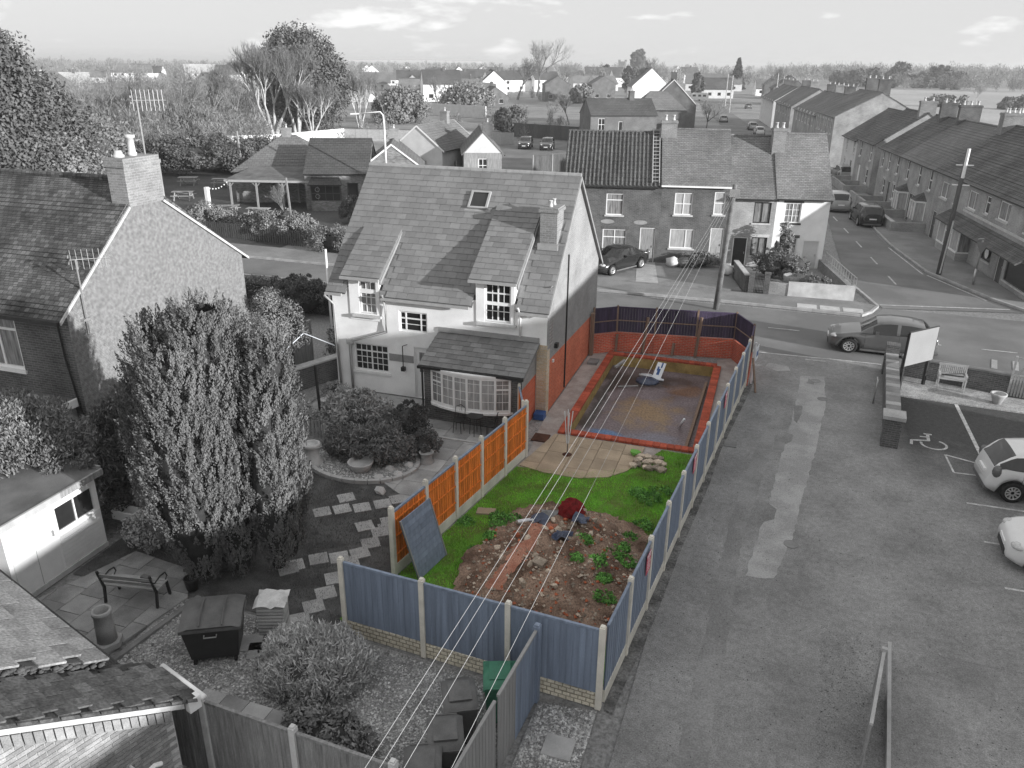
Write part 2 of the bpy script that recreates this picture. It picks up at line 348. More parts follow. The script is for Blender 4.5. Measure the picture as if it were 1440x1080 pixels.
bark_pale = mat('bark_pale', g(.42), rough=.95, var=.3, scale=3, fine=30, fvar=.3, bump=.5)
twig = mat('twig', g(.2), rough=.95, var=.25, fvar=.1, bump=0, island=.35)
twig_pale = mat('twig_pale', g(.27), rough=.95, var=.25, fvar=.1, bump=0, island=.35)
car_white = mat('car_white', g(.68), rough=.25, var=.03, fvar=.02, bump=0, spec=.5, coat=.6)
car_silver = mat('car_silver', g(.33), rough=.3, var=.04, fvar=.03, bump=0, spec=.5, metal=.3, coat=.6)
car_grey = mat('car_grey', g(.1), rough=.28, var=.05, fvar=.03, bump=0, spec=.5, coat=.6)
car_black = mat('car_black', g(.018), rough=.22, var=.05, fvar=.03, bump=0, spec=.5, coat=.6)
lamp_glass = mat('lamp_glass', g(.5), rough=.1, var=.2, fvar=.1, bump=0, spec=.6)
lamp_red = mat('lamp_red', g(.12), rough=.12, var=.2, fvar=.1, bump=0, spec=.6)
cloth_pale = mat('cloth_pale', g(.6), rough=.9, var=.15, scale=5, fvar=.1, bump=.4)
sign_back = mat('sign_back', g(.27), rough=.5, var=.06, scale=1.5, fvar=.05, bump=.05)
# colours of the plot
blue_board = mat('blue_board', (.215, .26, .34), rough=.55, var=.2, scale=1.2, fine=40, fvar=.15, bump=.15, stretch=(8, 8, .5), island=.1)
grey_board = mat('grey_board', g(.29), rough=.6, var=.1, scale=2, fine=40, fvar=.12, bump=.15, stretch=(8, 8, .5), island=.06)
navy_board = mat('navy_board', (.05, .038, .07), rough=.8, var=.3, scale=3, fine=40, fvar=.3, bump=.4, stretch=(8, 8, .5), island=.25)
orange_wood = mat('orange_wood', (.80, .215, .035), rough=.75, var=.36, scale=3, fine=40, fvar=.22, bump=.4, stretch=(9, 9, .7), island=.2)
weathered_wood = mat('weathered_wood', (.24, .17, .13), rough=.9, var=.25, scale=3, fine=40, fvar=.3, bump=.4, stretch=(9, 9, .7))
post_warm = mat('post_warm', (.72, .69, .62), rough=.9, var=.14, scale=3, fine=110, fvar=.15, bump=.4)
gravel_board_mat = brick_mat('gravel_board_mat', (.74, .69, .58), (.62, .57, .47), (.34, .31, .24), w=.16, h=.1, msize=.014, blotch=.25, bump=1)
gravel_board_plain = mat('gravel_board_plain', (.66, .64, .58), var=.18, scale=2, fine=100, fvar=.15, bump=.4)
lawn_green = patch_mat('lawn_green', (.13, .17, .04), (.12, .29, .03), scale=1.6, fine=70, fvar=.45, bump=1, bdist=.02)
grass_blade = mat('grass_blade', (.22, .52, .05), rough=.85, var=.5, scale=1.4, fvar=.1, bump=0, island=.45)
weed_green = mat('weed_green', (.12, .3, .06), rough=.8, var=.3, scale=1.4, fvar=.1, bump=0, island=.45)
soil = patch_mat('soil', (.15, .095, .068), (.34, .235, .175), scale=1.3, fine=26, fvar=.55, bump=1, bdist=.05, spots=10, spotcol=(.3, .27, .22))
soil_red = patch_mat('soil_red', (.36, .15, .10), (.46, .23, .16), scale=2, fine=40, fvar=.4, bump=1, bdist=.03)
patio_buff = mat('patio_buff', (.40, .32, .235), var=.2, scale=1.5, fine=80, fvar=.2, bump=.4, island=.1)
walk_pale = patch_mat('walk_pale', (.33, .29, .27), (.43, .39, .37), scale=1.5, fine=60, fvar=.3, bump=.5)
rubble_stone = mat('rubble_stone', (.42, .35, .28), var=.3, scale=5, fine=40, fvar=.3, island=.5, bump=.6)
rubble_brick = mat('rubble_brick', (.40, .12, .06), var=.3, scale=5, fine=40, fvar=.3, island=.3, bump=.6)
red_net = mat('red_net', (.20, .012, .014), rough=.9, var=.4, scale=10, fine=60, fvar=.5, bump=1, bdist=.03)
tarp_blue = mat('tarp_blue', (.05, .065, .11), rough=.35, var=.3, scale=4, fvar=.1, bump=.2, spec=.5)
plastic_white = mat('plastic_white', (.75, .78, .82), rough=.4, var=.06, fvar=.05, bump=.05)
plastic_green = mat('plastic_green', (.06, .2, .13), rough=.5, var=.15, fvar=.1, bump=.1)
plastic_blue = mat('plastic_blue', (.04, .10, .28), rough=.4, var=.15, fvar=.1, bump=.1)
sign_red = mat('sign_red', (.62, .10, .15), rough=.5, var=.1, fvar=.05, bump=0)
sign_white = mat('sign_white', (.8, .8, .82), rough=.5, var=.05, fvar=.03, bump=0)
timber_yellow = mat('timber_yellow', (.36, .26, .10), var=.3, scale=3, fine=50, fvar=.3, bump=.4)
rust_lid = mat('rust_lid', (.075, .032, .02), rough=.8, var=.4, scale=6, fvar=.3, bump=.5)

# tarmac of lane and car park: one surface, fresh and dark by the bays, worn to grey elsewhere
m, t, bs = _base('tarmac'); vec = _coords(t, False); n1 = _noise(t, vec, .55, 8, .6); n2 = _noise(t, vec, 34, 4, .6); n3 = _noise(t, vec, .9, 6); n4 = _noise(t, vec, 7, 5); sp = N(t, 'ShaderNodeSeparateXYZ'); t.links.new(vec, sp.inputs[0])
c = _ramp(t, _range(t, n1, .34, .66, 0, 1), g(.19), g(.29))
ad = N(t, 'ShaderNodeMath', operation='MULTIPLY_ADD'); t.links.new(n3, ad.inputs[0]); ad.inputs[1].default_value = 4.0; t.links.new(sp.outputs[1], ad.inputs[2])
my = _range(t, ad.outputs[0], .2, 4.4, 0, 1); mxx = _range(t, sp.outputs[0], 11.4, 12.0, 0, 1); mu = N(t, 'ShaderNodeMath', operation='MULTIPLY'); t.links.new(my, mu.inputs[0]); t.links.new(mxx, mu.inputs[1])
mx = N(t, 'ShaderNodeMix', data_type='RGBA'); t.links.new(mu.outputs[0], mx.inputs[0]); t.links.new(c, mx.inputs[6]); mx.inputs[7].default_value = (.075, .075, .075, 1); c = mx.outputs[2]
for nn, a, b in ((n2, .62, 1.38), (n4, .82, 1.18)):
    f = N(t, 'ShaderNodeCombineColor'); r_ = _range(t, nn, .28, .72, a, b); [t.links.new(r_, f.inputs[i]) for i in range(3)]; c = _mul(t, c, f.outputs[0])
t.links.new(c, bs.inputs['Base Color']); bs.inputs['Roughness'].default_value = .9; bs.inputs['Specular IOR Level'].default_value = .2; _bump(t, bs, n2, .5, .012); tarmac = m
# ------------------------------------------------------------------ building kit
class Face:
    """one wall plane: p0 bottom-left corner seen from outside, u along it, n outwards"""
    def __init__(s, p0, u, n): s.p0, s.u, s.n = V3(p0), V3(u), V3(n)
    def at(s, a, b, c=0.0): return s.p0 + s.u * a + np.array([0, 0, b]) + s.n * c
    def box(s, mb, a0, b0, c0, a1, b1, c1): mb.obox(s.at(a0, b0, c0), s.u * (a1 - a0), s.n * (c1 - c0), (0, 0, b1 - b0)); return mb
def wall_cells(mb, F, W, H, holes, depth=.11, z0=0.0):
    xs = sorted({0, W, *[max(0, min(W, h[0])) for h in holes], *[max(0, min(W, h[0] + h[2])) for h in holes]})
    zs = sorted({z0, H, *[h[1] for h in holes], *[h[1] + h[3] for h in holes]})
    zs = [z for z in zs if z0 <= z <= H]
    for i in range(len(xs) - 1):
        for j in range(len(zs) - 1):
            cx, cz = (xs[i] + xs[i + 1]) / 2, (zs[j] + zs[j + 1]) / 2
            if any(h[0] < cx < h[0] + h[2] and h[1] < cz < h[1] + h[3] for h in holes): continue
            mb.poly([F.at(xs[i], zs[j]), F.at(xs[i + 1], zs[j]), F.at(xs[i + 1], zs[j + 1]), F.at(xs[i], zs[j + 1])])
    for (x, z, w, h) in holes:
        mb.poly([F.at(x, z), F.at(x, z, -depth), F.at(x, z + h, -depth), F.at(x, z + h)])
        mb.poly([F.at(x + w, z), F.at(x + w, z + h), F.at(x + w, z + h, -depth), F.at(x + w, z, -depth)])
        mb.poly([F.at(x, z + h), F.at(x, z + h, -depth), F.at(x + w, z + h, -depth), F.at(x + w, z + h)])
        mb.poly([F.at(x, z), F.at(x + w, z), F.at(x + w, z, -depth), F.at(x, z, -depth)])
def add_window(root, F, x, z, w, h, cols=(1,), rows=(1,), frame=None, glass=None, sill=None, lintel=None, ft=.06, depth=.11, bars=(0, 0), small=False):
    """cols/rows: relative widths of the lights; bars: glazing bars within each light"""
    frame = frame or paint_white; glass = glass or glass_dark
    mb = MB(); c0, c1 = -depth + .005, -depth + .06
    F.box(mb, x, z, c0, x + w, z + ft, c1); F.box(mb, x, z + h - ft, c0, x + w, z + h, c1)
    F.box(mb, x, z + ft, c0, x + ft, z + h - ft, c1); F.box(mb, x + w - ft, z + ft, c0, x + w, z + h - ft, c1)
    sx = np.cumsum([0, *cols]) / sum(cols); sz = np.cumsum([0, *rows]) / sum(rows)
    iw, ih = w - 2 * ft, h - 2 * ft; m = ft * .42
    for k in sx[1:-1]: F.box(mb, x + ft + iw * k - m, z + ft, c0, x + ft + iw * k + m, z + h - ft, c1 - .004)
    for k in sz[1:-1]: F.box(mb, x + ft, z + ft + ih * k - m, c0, x + w - ft, z + ft + ih * k + m, c1 - .008)
    nb, nr = bars
    for i in range(len(cols)):
        for j in range(len(rows)):
            a0, a1 = x + ft + iw * sx[i], x + ft + iw * sx[i + 1]; b0, b1 = z + ft + ih * sz[j], z + ft + ih * sz[j + 1]
            for k in range(nb): t = a0 + (a1 - a0) * (k + 1) / (nb + 1); F.box(mb, t - .012, b0, c0, t + .012, b1, c1 - .018)
            nrr = nr if rows[j] >= max(rows) * .6 else 0
            for k in range(nrr): t = b0 + (b1 - b0) * (k + 1) / (nrr + 1); F.box(mb, a0, t - .012, c0, a1, t + .012, c1 - .022)
    win = mb.build('window', frame, root)
    pm = MB()
    for i in range(len(cols)):
        for j in range(len(rows)):
            a0, a1 = x + ft + iw * sx[i], x + ft + iw * sx[i + 1]; b0, b1 = z + ft + ih * sz[j], z + ft + ih * sz[j + 1]
            F.box(pm, a0 + .002, b0 + .002, c0 + .004, a1 - .002, b1 - .002, c0 + .02)
            if not small: pm.build('pane', glass, win); pm = MB()
    if small: pm.build('pane', glass, win)
    if sill: F.box(MB(), x - .07, z - .09, -.05, x + w + .07, z + .002, .06).build('sill', sill, win)
    if lintel: F.box(MB(), x - .1, z + h - .002, -.05, x + w + .1, z + h + .17, .012).build('lintel', lintel, win)
    return win
def add_door(root, F, x, z, w, h, m, depth=.11, glass=None, fan=True, step=None):
    mb = F.box(MB(), x + .05, z, -depth, x + w - .05, z + h - .05, -depth + .05)
    for a0, a1, b0, b1 in ((.12, w / 2 - .04, .12, .85), (w / 2 + .04, w - .12, .12, .85)): F.box(mb, x + a0, z + b0, -depth + .05, x + a1, z + b1, -depth + .062)
    d = mb.build('door', m, root)
    fm = F.box(MB(), x, z, -depth + .002, x + .05, z + h, -depth + .07); F.box(fm, x + w - .05, z, -depth + .002, x + w, z + h, -depth + .07); F.box(fm, x + .05, z + h - .05, -depth + .002, x + w - .05, z + h, -depth + .07); fm.build('frame', paint_white, d)
    if glass: F.box(MB(), x + .18, z + h * .52, -depth + .05, x + w - .18, z + h - .2, -depth + .066).build('pane', glass, d)
    F.box(MB(), x + w - .16, z + h * .46, -depth + .05, x + w - .12, z + h * .46 + .12, -depth + .09).build('handle', metal_grey, d)
    if step: F.box(MB(), x - .1, z - .02, -.04, x + w + .1, z + .0, .3).build('step', step, d)
    return d
def roof_courses(mb, A, B, C, D, rows, th=.02, thick=.07):
    """A-B eave, D-C ridge; stepped courses on a slab"""
    A, B, C, D = map(V3, (A, B, C, D)); n = unit(np.cross(B - A, D - A))
    L = lambda t: A + (D - A) * t; Q = lambda t: B + (C - B) * t
    for i in range(rows):
        t0, t1 = i / rows, (i + 1) / rows
        a, b, c, d = L(t0) + n * th, Q(t0) + n * th, Q(t1), L(t1)
        mb.poly([a, b, c, d]); mb.poly([L(t0), Q(t0), b, a]); mb.poly([L(t0), a, d]); mb.poly([Q(t0), c, b])
    lo = -n * thick
    mb.poly([A + lo, D + lo, C + lo, B + lo]); mb.poly([A + lo, B + lo, B, A]); mb.poly([A + lo, A, D, D + lo]); mb.poly([B + lo, C + lo, C, B]); mb.poly([D + lo, D, C, C + lo])
    return mb
def chimney(root, x, y, w, d, z0, z1, m, pots=2, cap=True, pot_mat=None, flash=None, ps=1.0):
    mb = MB().box(x, y, z0, x + w, y + d, z1 - .16)
    mb.box(x - .05, y - .05, z1 - .16, x + w + .05, y + d + .05, z1 - .06); mb.box(x - .02, y - .02, z1 - .06, x + w + .02, y + d + .02, z1)
    c = mb.build('chimney', m, root)
    for k in range(pots):
        t = (k + .5) / pots; px, py = (x + w * t, y + d / 2) if w >= d else (x + w / 2, y + d * t)
        MB().lathe([(.11 * ps, 0), (.11 * ps, .05), (.085 * ps, .08), (.075 * ps, .26 * ps), (.1 * ps, .27 * ps), (.1 * ps, .32 * ps), (.07 * ps, .32 * ps), (.07 * ps, .2 * ps)], 10, (px, py, z1)).build('chimney_pot', pot_mat or stone_pale, c, True)
    if flash is not None: MB().box(x - .06, y - .08, flash, x + w + .06, y + .0, flash + .22).build('flashing', lead, c)
    return c
def tri_gable(mb, F, W, eave, peak_a, peak_z):
    mb.poly([F.at(0, eave), F.at(W, eave), F.at(peak_a, peak_z)])
def house(name, label, cat, loc, rz, W, D, eave, ridge, wall_m, roof_m, front=(), back=(), right=(), left=(), chim=(), over=.22, rp=.5, group=None, rows=8, doors=(), small=True, gutter=True, gable_over=.06, frame=None, hip=0.0, sill=None, lintel=None, barge=None):
    """a gabled (or hipped) house: ridge along x; front wall on y=0 looking to -y"""
    r = thing(name, label, cat, loc, rz, group)
    FF = Face((0, 0, 0), (1, 0, 0), (0, -1, 0)); FR = Face((W, 0, 0), (0, 1, 0), (1, 0, 0)); FB = Face((W, D, 0), (-1, 0, 0), (0, 1, 0)); FL = Face((0, D, 0), (0, -1, 0), (-1, 0, 0))
    wm = MB()
    for F, ww, ops, dd in ((FF, W, front, [d[1:] for d in doors if d[0] == 'f']), (FR, D, right, [d[1:] for d in doors if d[0] == 'r']), (FB, W, back, []), (FL, D, left, [d[1:] for d in doors if d[0] == 'l'])):
        lowo = [o[:4] for o in ops if o[1] + o[3] <= eave] + [d[:4] for d in dd]
        wall_cells(wm, F, ww, eave, lowo)
        for o in ops:
            kw = dict(o[4]) if len(o) > 4 else {}
            kw.setdefault('frame', frame); kw.setdefault('sill', sill); kw.setdefault('lintel', lintel)
            hi = o[1] + o[3] > eave
            add_window(r, F, *o[:4], small=small, depth=.11 if not hi else -.03, **kw)
        for d in dd: add_door(r, F, *d[:4], d[4] if len(d) > 4 else paint_white)
    if not hip:
        tri_gable(wm, FR, D, eave, D * rp, ridge); tri_gable(wm, FL, D, eave, D * (1 - rp), ridge)
    wm.build('wall', wall_m, r)
    y1, y2 = -over, D + over; k1 = (ridge - eave) / (D * rp); k2 = (ridge - eave) / (D * (1 - rp)); e1, e2 = eave - over * k1 + .04, eave - over * k2 + .04
    x0, x1 = -gable_over, W + gable_over; rt = ridge + .05
    rm = MB()
    if hip:
        h = hip; xr0, xr1 = h, W - h; o = over
        roof_courses(rm, (-o, y1, e1), (W + o, y1, e1), (xr1, D * rp, rt), (xr0, D * rp, rt), rows); roof_courses(rm, (W + o, y2, e2), (-o, y2, e2), (xr0, D * rp, rt), (xr1, D * rp, rt), rows)
        roof_courses(rm, (W + o, y1, e1), (W + o, y2, e2), (xr1, D * rp, rt), (xr1, D * rp + .001, rt), rows); roof_courses(rm, (-o, y2, e2), (-o, y1, e1), (xr0, D * rp + .001, rt), (xr0, D * rp, rt), rows)
        rf = rm.build('roof', roof_m, r)
        MB().tube([(xr0, D * rp, rt), (xr1, D * rp, rt)], .09, 6).build('ridge_tile', roof_m, rf)
    else:
        roof_courses(rm, (x0, y1, e1), (x1, y1, e1), (x1, D * rp, rt), (x0, D * rp, rt), rows); roof_courses(rm, (x1, y2, e2), (x0, y2, e2), (x0, D * rp, rt), (x1, D * rp, rt), rows)
        rf = rm.build('roof', roof_m, r)
        MB().tube([(x0, D * rp, rt), (x1, D * rp, rt)], .09, 6).build('ridge_tile', roof_m, rf)
        if barge:
            for xx in (x0 - .03, x1):
                bm_ = MB()
                for (ya, za) in ((y1, e1), (y2, e2)): bm_.obox((xx, ya, za - .12), (.03, 0, 0), (0, D * rp - ya, rt - za), (0, 0, .16))
                bm_.build('bargeboard', barge, rf)
    if gutter:
        MB().box(x0, y1 - .09, e1 - .07, x1, y1 - .005, e1 + .02).build('gutter', paint_black if gutter is True else gutter, rf)
    for c in chim: chimney(r, *c)
    return r

# ------------------------------------------------------------------ the setting: ground, roads, kerbs
def sheet(name, pts, z, m, kind='structure'):
    mb = MB(); p = [(x, y) for x, y, *_ in pts]
    ar = sum(p[k][0] * p[(k + 1) % len(p)][1] - p[(k + 1) % len(p)][0] * p[k][1] for k in range(len(p)))
    mb.poly([(x, y, z) for x, y in (p if ar > 0 else p[::-1])]); o = mb.build(name, m); o['kind'] = kind; return o
gv, gf = [], []
gxs, gys = (-6000, 1.06, 5.25, 6000), (-60, -.95, 6.95, 9000)
for yy in gys:
    for xx in gxs: gv.append((xx, yy, -.03))
for j in range(3):
    for i in range(3):
        if (i, j) != (1, 1): a = j * 4 + i; gf.append((a, a + 1, a + 5, a + 4))      # hole where the sunken basin lies
gmb = MB(); gmb.v, gmb.f = gv, gf; struct('ground', gmb, earth)
sheet('main_road', [(-300, 9.6), (300, 9.2), (300, 17.6), (12.7, 18.6), (12.2, 17.2), (11.6, 16.4), (-20, 16.6), (-300, 24)], .0, asphalt_road)
def sc_x(y): return 13.2 - .145 * (y - 41)        # centre line of the side street
sheet('side_street', [(12.7, 18.6), (19.6, 20.2), (18.3, 22.2), (15.9, 27.6), (14.6, 35.3), (14.0, 41), (sc_x(120) + 3, 120), (sc_x(262) + 3, 262), (sc_x(262) - 3, 262), (sc_x(120) - 3, 120), (11.0, 45), (11.2, 28), (11.7, 22.6)], .004, asphalt_road)
sheet('lane', [(4.6, -40), (60, -40), (60, 9.2), (6.6, 9.6), (6.4, 6), (5.4, -5.5)], .004, tarmac)
sheet('car_park', [(11.9, 6.15), (45, 5.0), (45, -9), (11.2, -9), (11.4, -2), (11.62, 1.4)], .008, tarmac)
sheet('lane_verge', [(4.82, -12.7), (5.0, -12.8), (5.35, -9.8), (5.6, -6.5), (5.95, -3.1), (6.1, -.6), (6.6, 3.5), (6.9, 6.2), (6.5, 5.2), (5.0, -10.3)], .0065, patch_mat('verge_grit', g(.09), g(.19), scale=2.2, fine=16, fvar=.5, bump=1, bdist=.03, spots=10, spotcol=g(.4)))
def rough_sheet(name, pts, z, m, amp=.035, step=.22):
    rs = random.Random(len(pts) * 7 + int(pts[0][1] * 10)); out = []
    for (x0, y0), (x1, y1) in zip(pts, pts[1:] + pts[:1]):
        n = max(1, int(math.hypot(x1 - x0, y1 - y0) / step)); out += [(x0 + (x1 - x0) * k / n + rs.uniform(-amp, amp), y0 + (y1 - y0) * k / n + rs.uniform(-amp, amp)) for k in range(n)]
    return sheet(name, out, z, m)
# tarmac repairs in the lane
rough_sheet('lane_repair', [(8.6, 7.16), (9.5, 7.35), (9.45, 4.3), (8.95, .0), (8.27, -5.3), (7.86, -7.3), (7.2, -7.4), (7.55, -4.5), (7.95, -.5), (8.25, 2.5)], .008, asphalt_patch)
rough_sheet('trench_repair', [(7.75, 3.4), (7.98, 3.3), (7.62, -.4), (7.05, -5.6), (6.95, -9.5), (6.85, -12.5), (6.9, -18), (6.35, -18), (6.33, -12.4), (6.52, -8.6), (6.68, -4.6), (7.15, -.2)], .0095, asphalt_strip)
rough_sheet('pothole', [(8.32, 3.9), (8.62, 4.0), (8.6, 3.2), (8.45, 2.3), (8.3, 2.5), (8.36, 3.2)], .013, asphalt)
rough_sheet('pothole', [(8.0, 1.5), (8.3, 1.3), (8.28, .75), (8.05, .5), (7.98, .9)], .013, asphalt)
rough_sheet('pothole', [(7.6, -3.6), (7.85, -3.9), (7.8, -4.5), (7.55, -4.7), (7.5, -4.2)], .013, asphalt)
rough_sheet('pothole', [(8.9, 6.9), (9.1, 6.6), (9.05, 6.3), (8.8, 6.4)], .013, asphalt)
rough_sheet('lane_repair', [(7.35, 8.3), (8.1, 8.1), (8.2, 7.6), (7.7, 7.4), (7.2, 7.7)], .008, asphalt_patch)
rough_sheet('lane_repair', [(7.75, .55), (8.05, .6), (8.0, .0), (7.7, .0)], .0125, concrete_dark)
for cx, cy in ((8.25, -5.6), (9.15, 6.75), (9.35, 4.9)):
    MB().lathe([(.19, 0), (.19, .006), (.16, .007), (.16, .003)], 16, (cx, cy, .012)).build('manhole_cover', concrete_dark)['kind'] = 'structure'
# pavements with kerbs
def pave(name, pts, h=.11, m=None): return struct(name, MB().prism([(x, y) for x, y in pts], -.02, h), m or pavement_mat)
pave('pavement', [(-24, 16.95), (-60, 17.8), (-60, 20.5), (-24, 19.6), (-4.5, 18.9), (7, 18.9), (11.3, 19.1), (12.35, 18.7), (12.0, 17.55), (11.5, 16.75), (4.7, 17.0), (-6, 16.75)])
pave('pavement', [(19.75, 20.3), (60, 19.2), (60, 23.4), (19.9, 22.4), (17.55, 40), (13.4, 74), (12.8, 74), (14.2, 47), (14.35, 41.0), (14.85, 35.3), (16.1, 27.7), (18.5, 22.4)])
pave('pavement', [(-60, 8.3), (-9, 8.3), (-9, 9.4), (-60, 9.4)])
def kerb_run(pts, name='kerb', h=.125, w=.14, m=None):
    for (x0, y0), (x1, y1) in zip(pts, pts[1:]):
        L = math.hypot(x1 - x0, y1 - y0); n = max(1, int(L / 2.2))
        for k in range(n):
            a, b = k / n, (k + 1) / n - .012 / L
            p, q = (x0 + (x1 - x0) * a, y0 + (y1 - y0) * a), (x0 + (x1 - x0) * b, y0 + (y1 - y0) * b)
            o = MB().bar((*p, h / 2 - .005), (*q, h / 2 - .005), w, h).build('kerb_stone', m or kerb_mat, KR)
KR = link('kerb', None); KR['kind'] = 'structure'
kerb_run([(-30, 16.95), (-6, 16.68), (4.7, 16.92), (11.5, 16.66), (12.05, 17.5), (12.45, 18.7), (11.55, 22.6)])
kerb_run([(24, 19.9), (19.75, 20.22), (18.4, 22.35), (16.0, 27.68), (14.75, 35.3), (14.25, 41.0), (14.1, 46.8)])
kerb_run([(-30, 9.45), (-9, 9.45)])
# paving slabs in the far pavement
for px in (11.2, 10.1, 9.0):
    MB().box(px - .5, 16.9, .11, px + .45, 17.65, .118).build('paving_slab', stone_pale, bpy.data.objects['pavement'])
# white lines
def line(pts, w=.1, z=.016, name='road_marking', m=None):
    mb = MB()
    for (x0, y0), (x1, y1) in zip(pts, pts[1:]):
        d = unit((x1 - x0, y1 - y0, 0)); t = np.array([-d[1], d[0], 0]) * w / 2; a, b = V3((x0, y0, z)), V3((x1, y1, z))
        mb.poly([a - t, b - t, b + t, a + t])
    o = mb.build(name, m or road_paint); o['kind'] = 'structure'; return o
line([(6.75, 9.45), (10.72, 9.62), (11.8, 9.62)], .09); line([(8.8, 9.2), (9.6, 9.22)], .07)
for k in range(-9, 10): line([(k * 3.0 + 1.2, 13.2 if k < 6 else 13.1), (k * 3.0 + 2.6, 13.2 if k < 6 else 13.1)], .09)
line([(-24, 13.3), (-9.6, 13.4)], .08)
for k in range(12):
    y = 24 + k * 5; line([(13.9 - .11 * (y - 24), y), (13.68 - .11 * (y - 24), y + 2.0)], .1)
line([(12.6, 19.2), (18.9, 20.6)], .12); line([(15.7, 27.2), (14.55, 34.6)], .09, .012); line([(18.1, 22.0), (15.9, 27.0)], .09)
for k in range(4): line([(16.2 + k * .8, 10.7 + .05 * k), (16.45 + k * .8, 11.9 + .05 * k)], .22, .012, m=asphalt_patch)      # worn bars by the junction
# car-park bay lines
line([(14.01, 6.0), (14.02, 1.2)], .12); line([(12.93, 1.37), (12.98, .13), (13.65, .16)], .06); line([(12.95, 1.36), (13.9, 1.0)], .07)
line([(13.0, -1.77), (16.5, -1.72)], .08); line([(13.05, -3.83), (16, -3.8)], .08); line([(13.1, -5.89), (16, -5.85)], .08)
# disabled symbol
ds = MB(); ox, oy = 12.65, 2.05
for k in range(22):
    a0, a1 = R(165 + k * 11.5), R(165 + (k + 1) * 11.5)
    ds.poly([(ox + .05 + r_ * math.cos(a), oy + r_ * .95 * math.sin(a), .017) for r_, a in ((.34, a0), (.34, a1), (.42, a1), (.42, a0))][::-1])
for p, q, w in (((12.62, 2.85), (12.58, 2.3), .1), ((12.6, 2.32), (12.05, 2.2), .1), ((12.05, 2.22), (12.0, 1.85), .09), ((12.62, 2.6), (12.35, 2.58), .07), ((12.75, 2.85), (12.5, 2.85), .1)):
    d = unit((q[0] - p[0], q[1] - p[1], 0)); t = np.array([-d[1], d[0], 0]) * w / 2; a, b = V3((*p, .0175)), V3((*q, .0175)); ds.poly([a - t, b - t, b + t, a + t])
o = ds.build('disabled_symbol', road_paint); o['kind'] = 'structure'
# gravel strip with bench in front of the car-park wall
struct('gravel_strip', MB().prism([(12.0, 6.15), (30, 5.0), (30, 6.6), (16.0, 7.3), (13.5, 8.35), (12.3, 8.3), (12.1, 7)], 0, .06), patch_mat('gravel_pale', g(.3), g(.4), scale=2, fine=24, fvar=.5, bump=1, bdist=.03))
# ------------------------------------------------------------------ the white house beside the plot
H1 = thing('detached_house', 'white rendered house with grey slate roof, two dormers and a bow window', 'house')
W0, D0, EV, RY, RZ = 8.15, 7.85, 3.96, 3.68, 7.72
F1 = Face((-W0, 0, 0), (1, 0, 0), (0, -1, 0))
fx = lambda x: x + W0
wm = MB()
holes = [(fx(-7.39), .81, 1.40, 1.07), (fx(-5.5), 2.53, 1.1, .76), (fx(-7.02), 3.05, .68, .75), (fx(-2.23), 3.26, .95, .59), (fx(-4.95), 0, .75, 1.98)]
wall_cells(wm, F1, W0, EV, holes)
FL1 = Face((-W0, D0, 0), (0, -1, 0), (-1, 0, 0)); wall_cells(wm, FL1, D0, EV, []); wm.poly([FL1.at(0, EV), FL1.at(D0, EV), FL1.at(D0 - RY, RZ)])
FB1 = Face((0, D0, 0), (-1, 0, 0), (0, 1, 0)); wall_cells(wm, FB1, W0, EV, [])
wm.build('wall', render_white, H1)
gm = MB(); gm.poly([(0, 0, 0), (0, D0, 0), (0, D0, EV), (0, RY, RZ), (0, 0, EV)]); gm.build('gable_wall', brick_gable, H1)
MB().box(-.34, -.03, 0, .03, .0, 2.62).box(-.0, -.0, 0, .03, .32, 2.4).build('quoin', brick_pale_quoin, H1)
MB().box(.0, 2.55, .1, .05, 2.6, 5.2).build('downpipe', paint_black, H1)
vt = MB(); [vt.box(.0, .35, 2.5 + k * .12, .012, .75, 2.54 + k * .12) for k in range(18)]; vt.build('vent_strip', metal_grey, H1)
MB().box(.0, 1.0, 2.2, .12, 1.2, 2.36).build('wall_lamp', plastic_black, H1)
MB().box(.0, .75, 1.75, .06, .85, 1.85).build('junction_box', paint_white, H1)
# windows of the front
add_window(H1, F1, *holes[0], cols=(1, 1), rows=(3, 1), bars=(2, 2), glass=glass_dark, sill=paint_white)
add_window(H1, F1, *holes[1], cols=(1, 3, 1), rows=(2, 1), bars=(0, 1), glass=glass_dark)
add_door(H1, F1, *holes[4], paint_white, glass=glass_curtain)
MB().box(-5.95, -.02, 1.35, -4.98, .0, 1.62).build('lintel_band', lead, H1)
MB().bar((-5.35, -.12, 2.0), (-5.35, -.12, 1.2), .025).box(-5.42, -.19, 1.05, -5.28, -.05, 1.2).bar((-5.35, -.12, 2.0), (-5.2, -.02, 2.05), .02).build('bell', paint_black, H1)
# main roof: slates laid one by one; sloping plane helper
n1 = unit((0, -(RZ - EV) , RY)); sl1 = unit((0, RY, RZ - EV))
def roof_p(x, s, lift=0.0):          # s metres up the slope from the eave edge
    return np.array([x, -.22, EV - .22 * (RZ - EV) / RY + .06]) + sl1 * s + n1 * lift
SL = (RY + .22) / sl1[1]
kb = (RZ - EV) / (D0 - RY)
dk = MB(); s_d = (.12 + .22) / sl1[1]
for xa, xb, sa in ((-W0 - .12, -7.52, 0), (-7.52, -6.11, s_d), (-6.11, -2.64, 0), (-2.64, -1.06, s_d), (-1.06, .10, 0)):      # open where the dormers stand
    q4 = [roof_p(xa, sa), roof_p(xb, sa), roof_p(xb, SL), roof_p(xa, SL)]; dk.poly(q4); dk.poly([p - n1 * .1 for p in q4][::-1])
    dk.poly([q4[0] - n1 * .1, q4[1] - n1 * .1, q4[1], q4[0]])
for x in (-W0 - .12, .10): dk.poly([roof_p(x, 0), roof_p(x, SL), roof_p(x, SL) - n1 * .1, roof_p(x, 0) - n1 * .1])
rt = roof_p(0, SL)
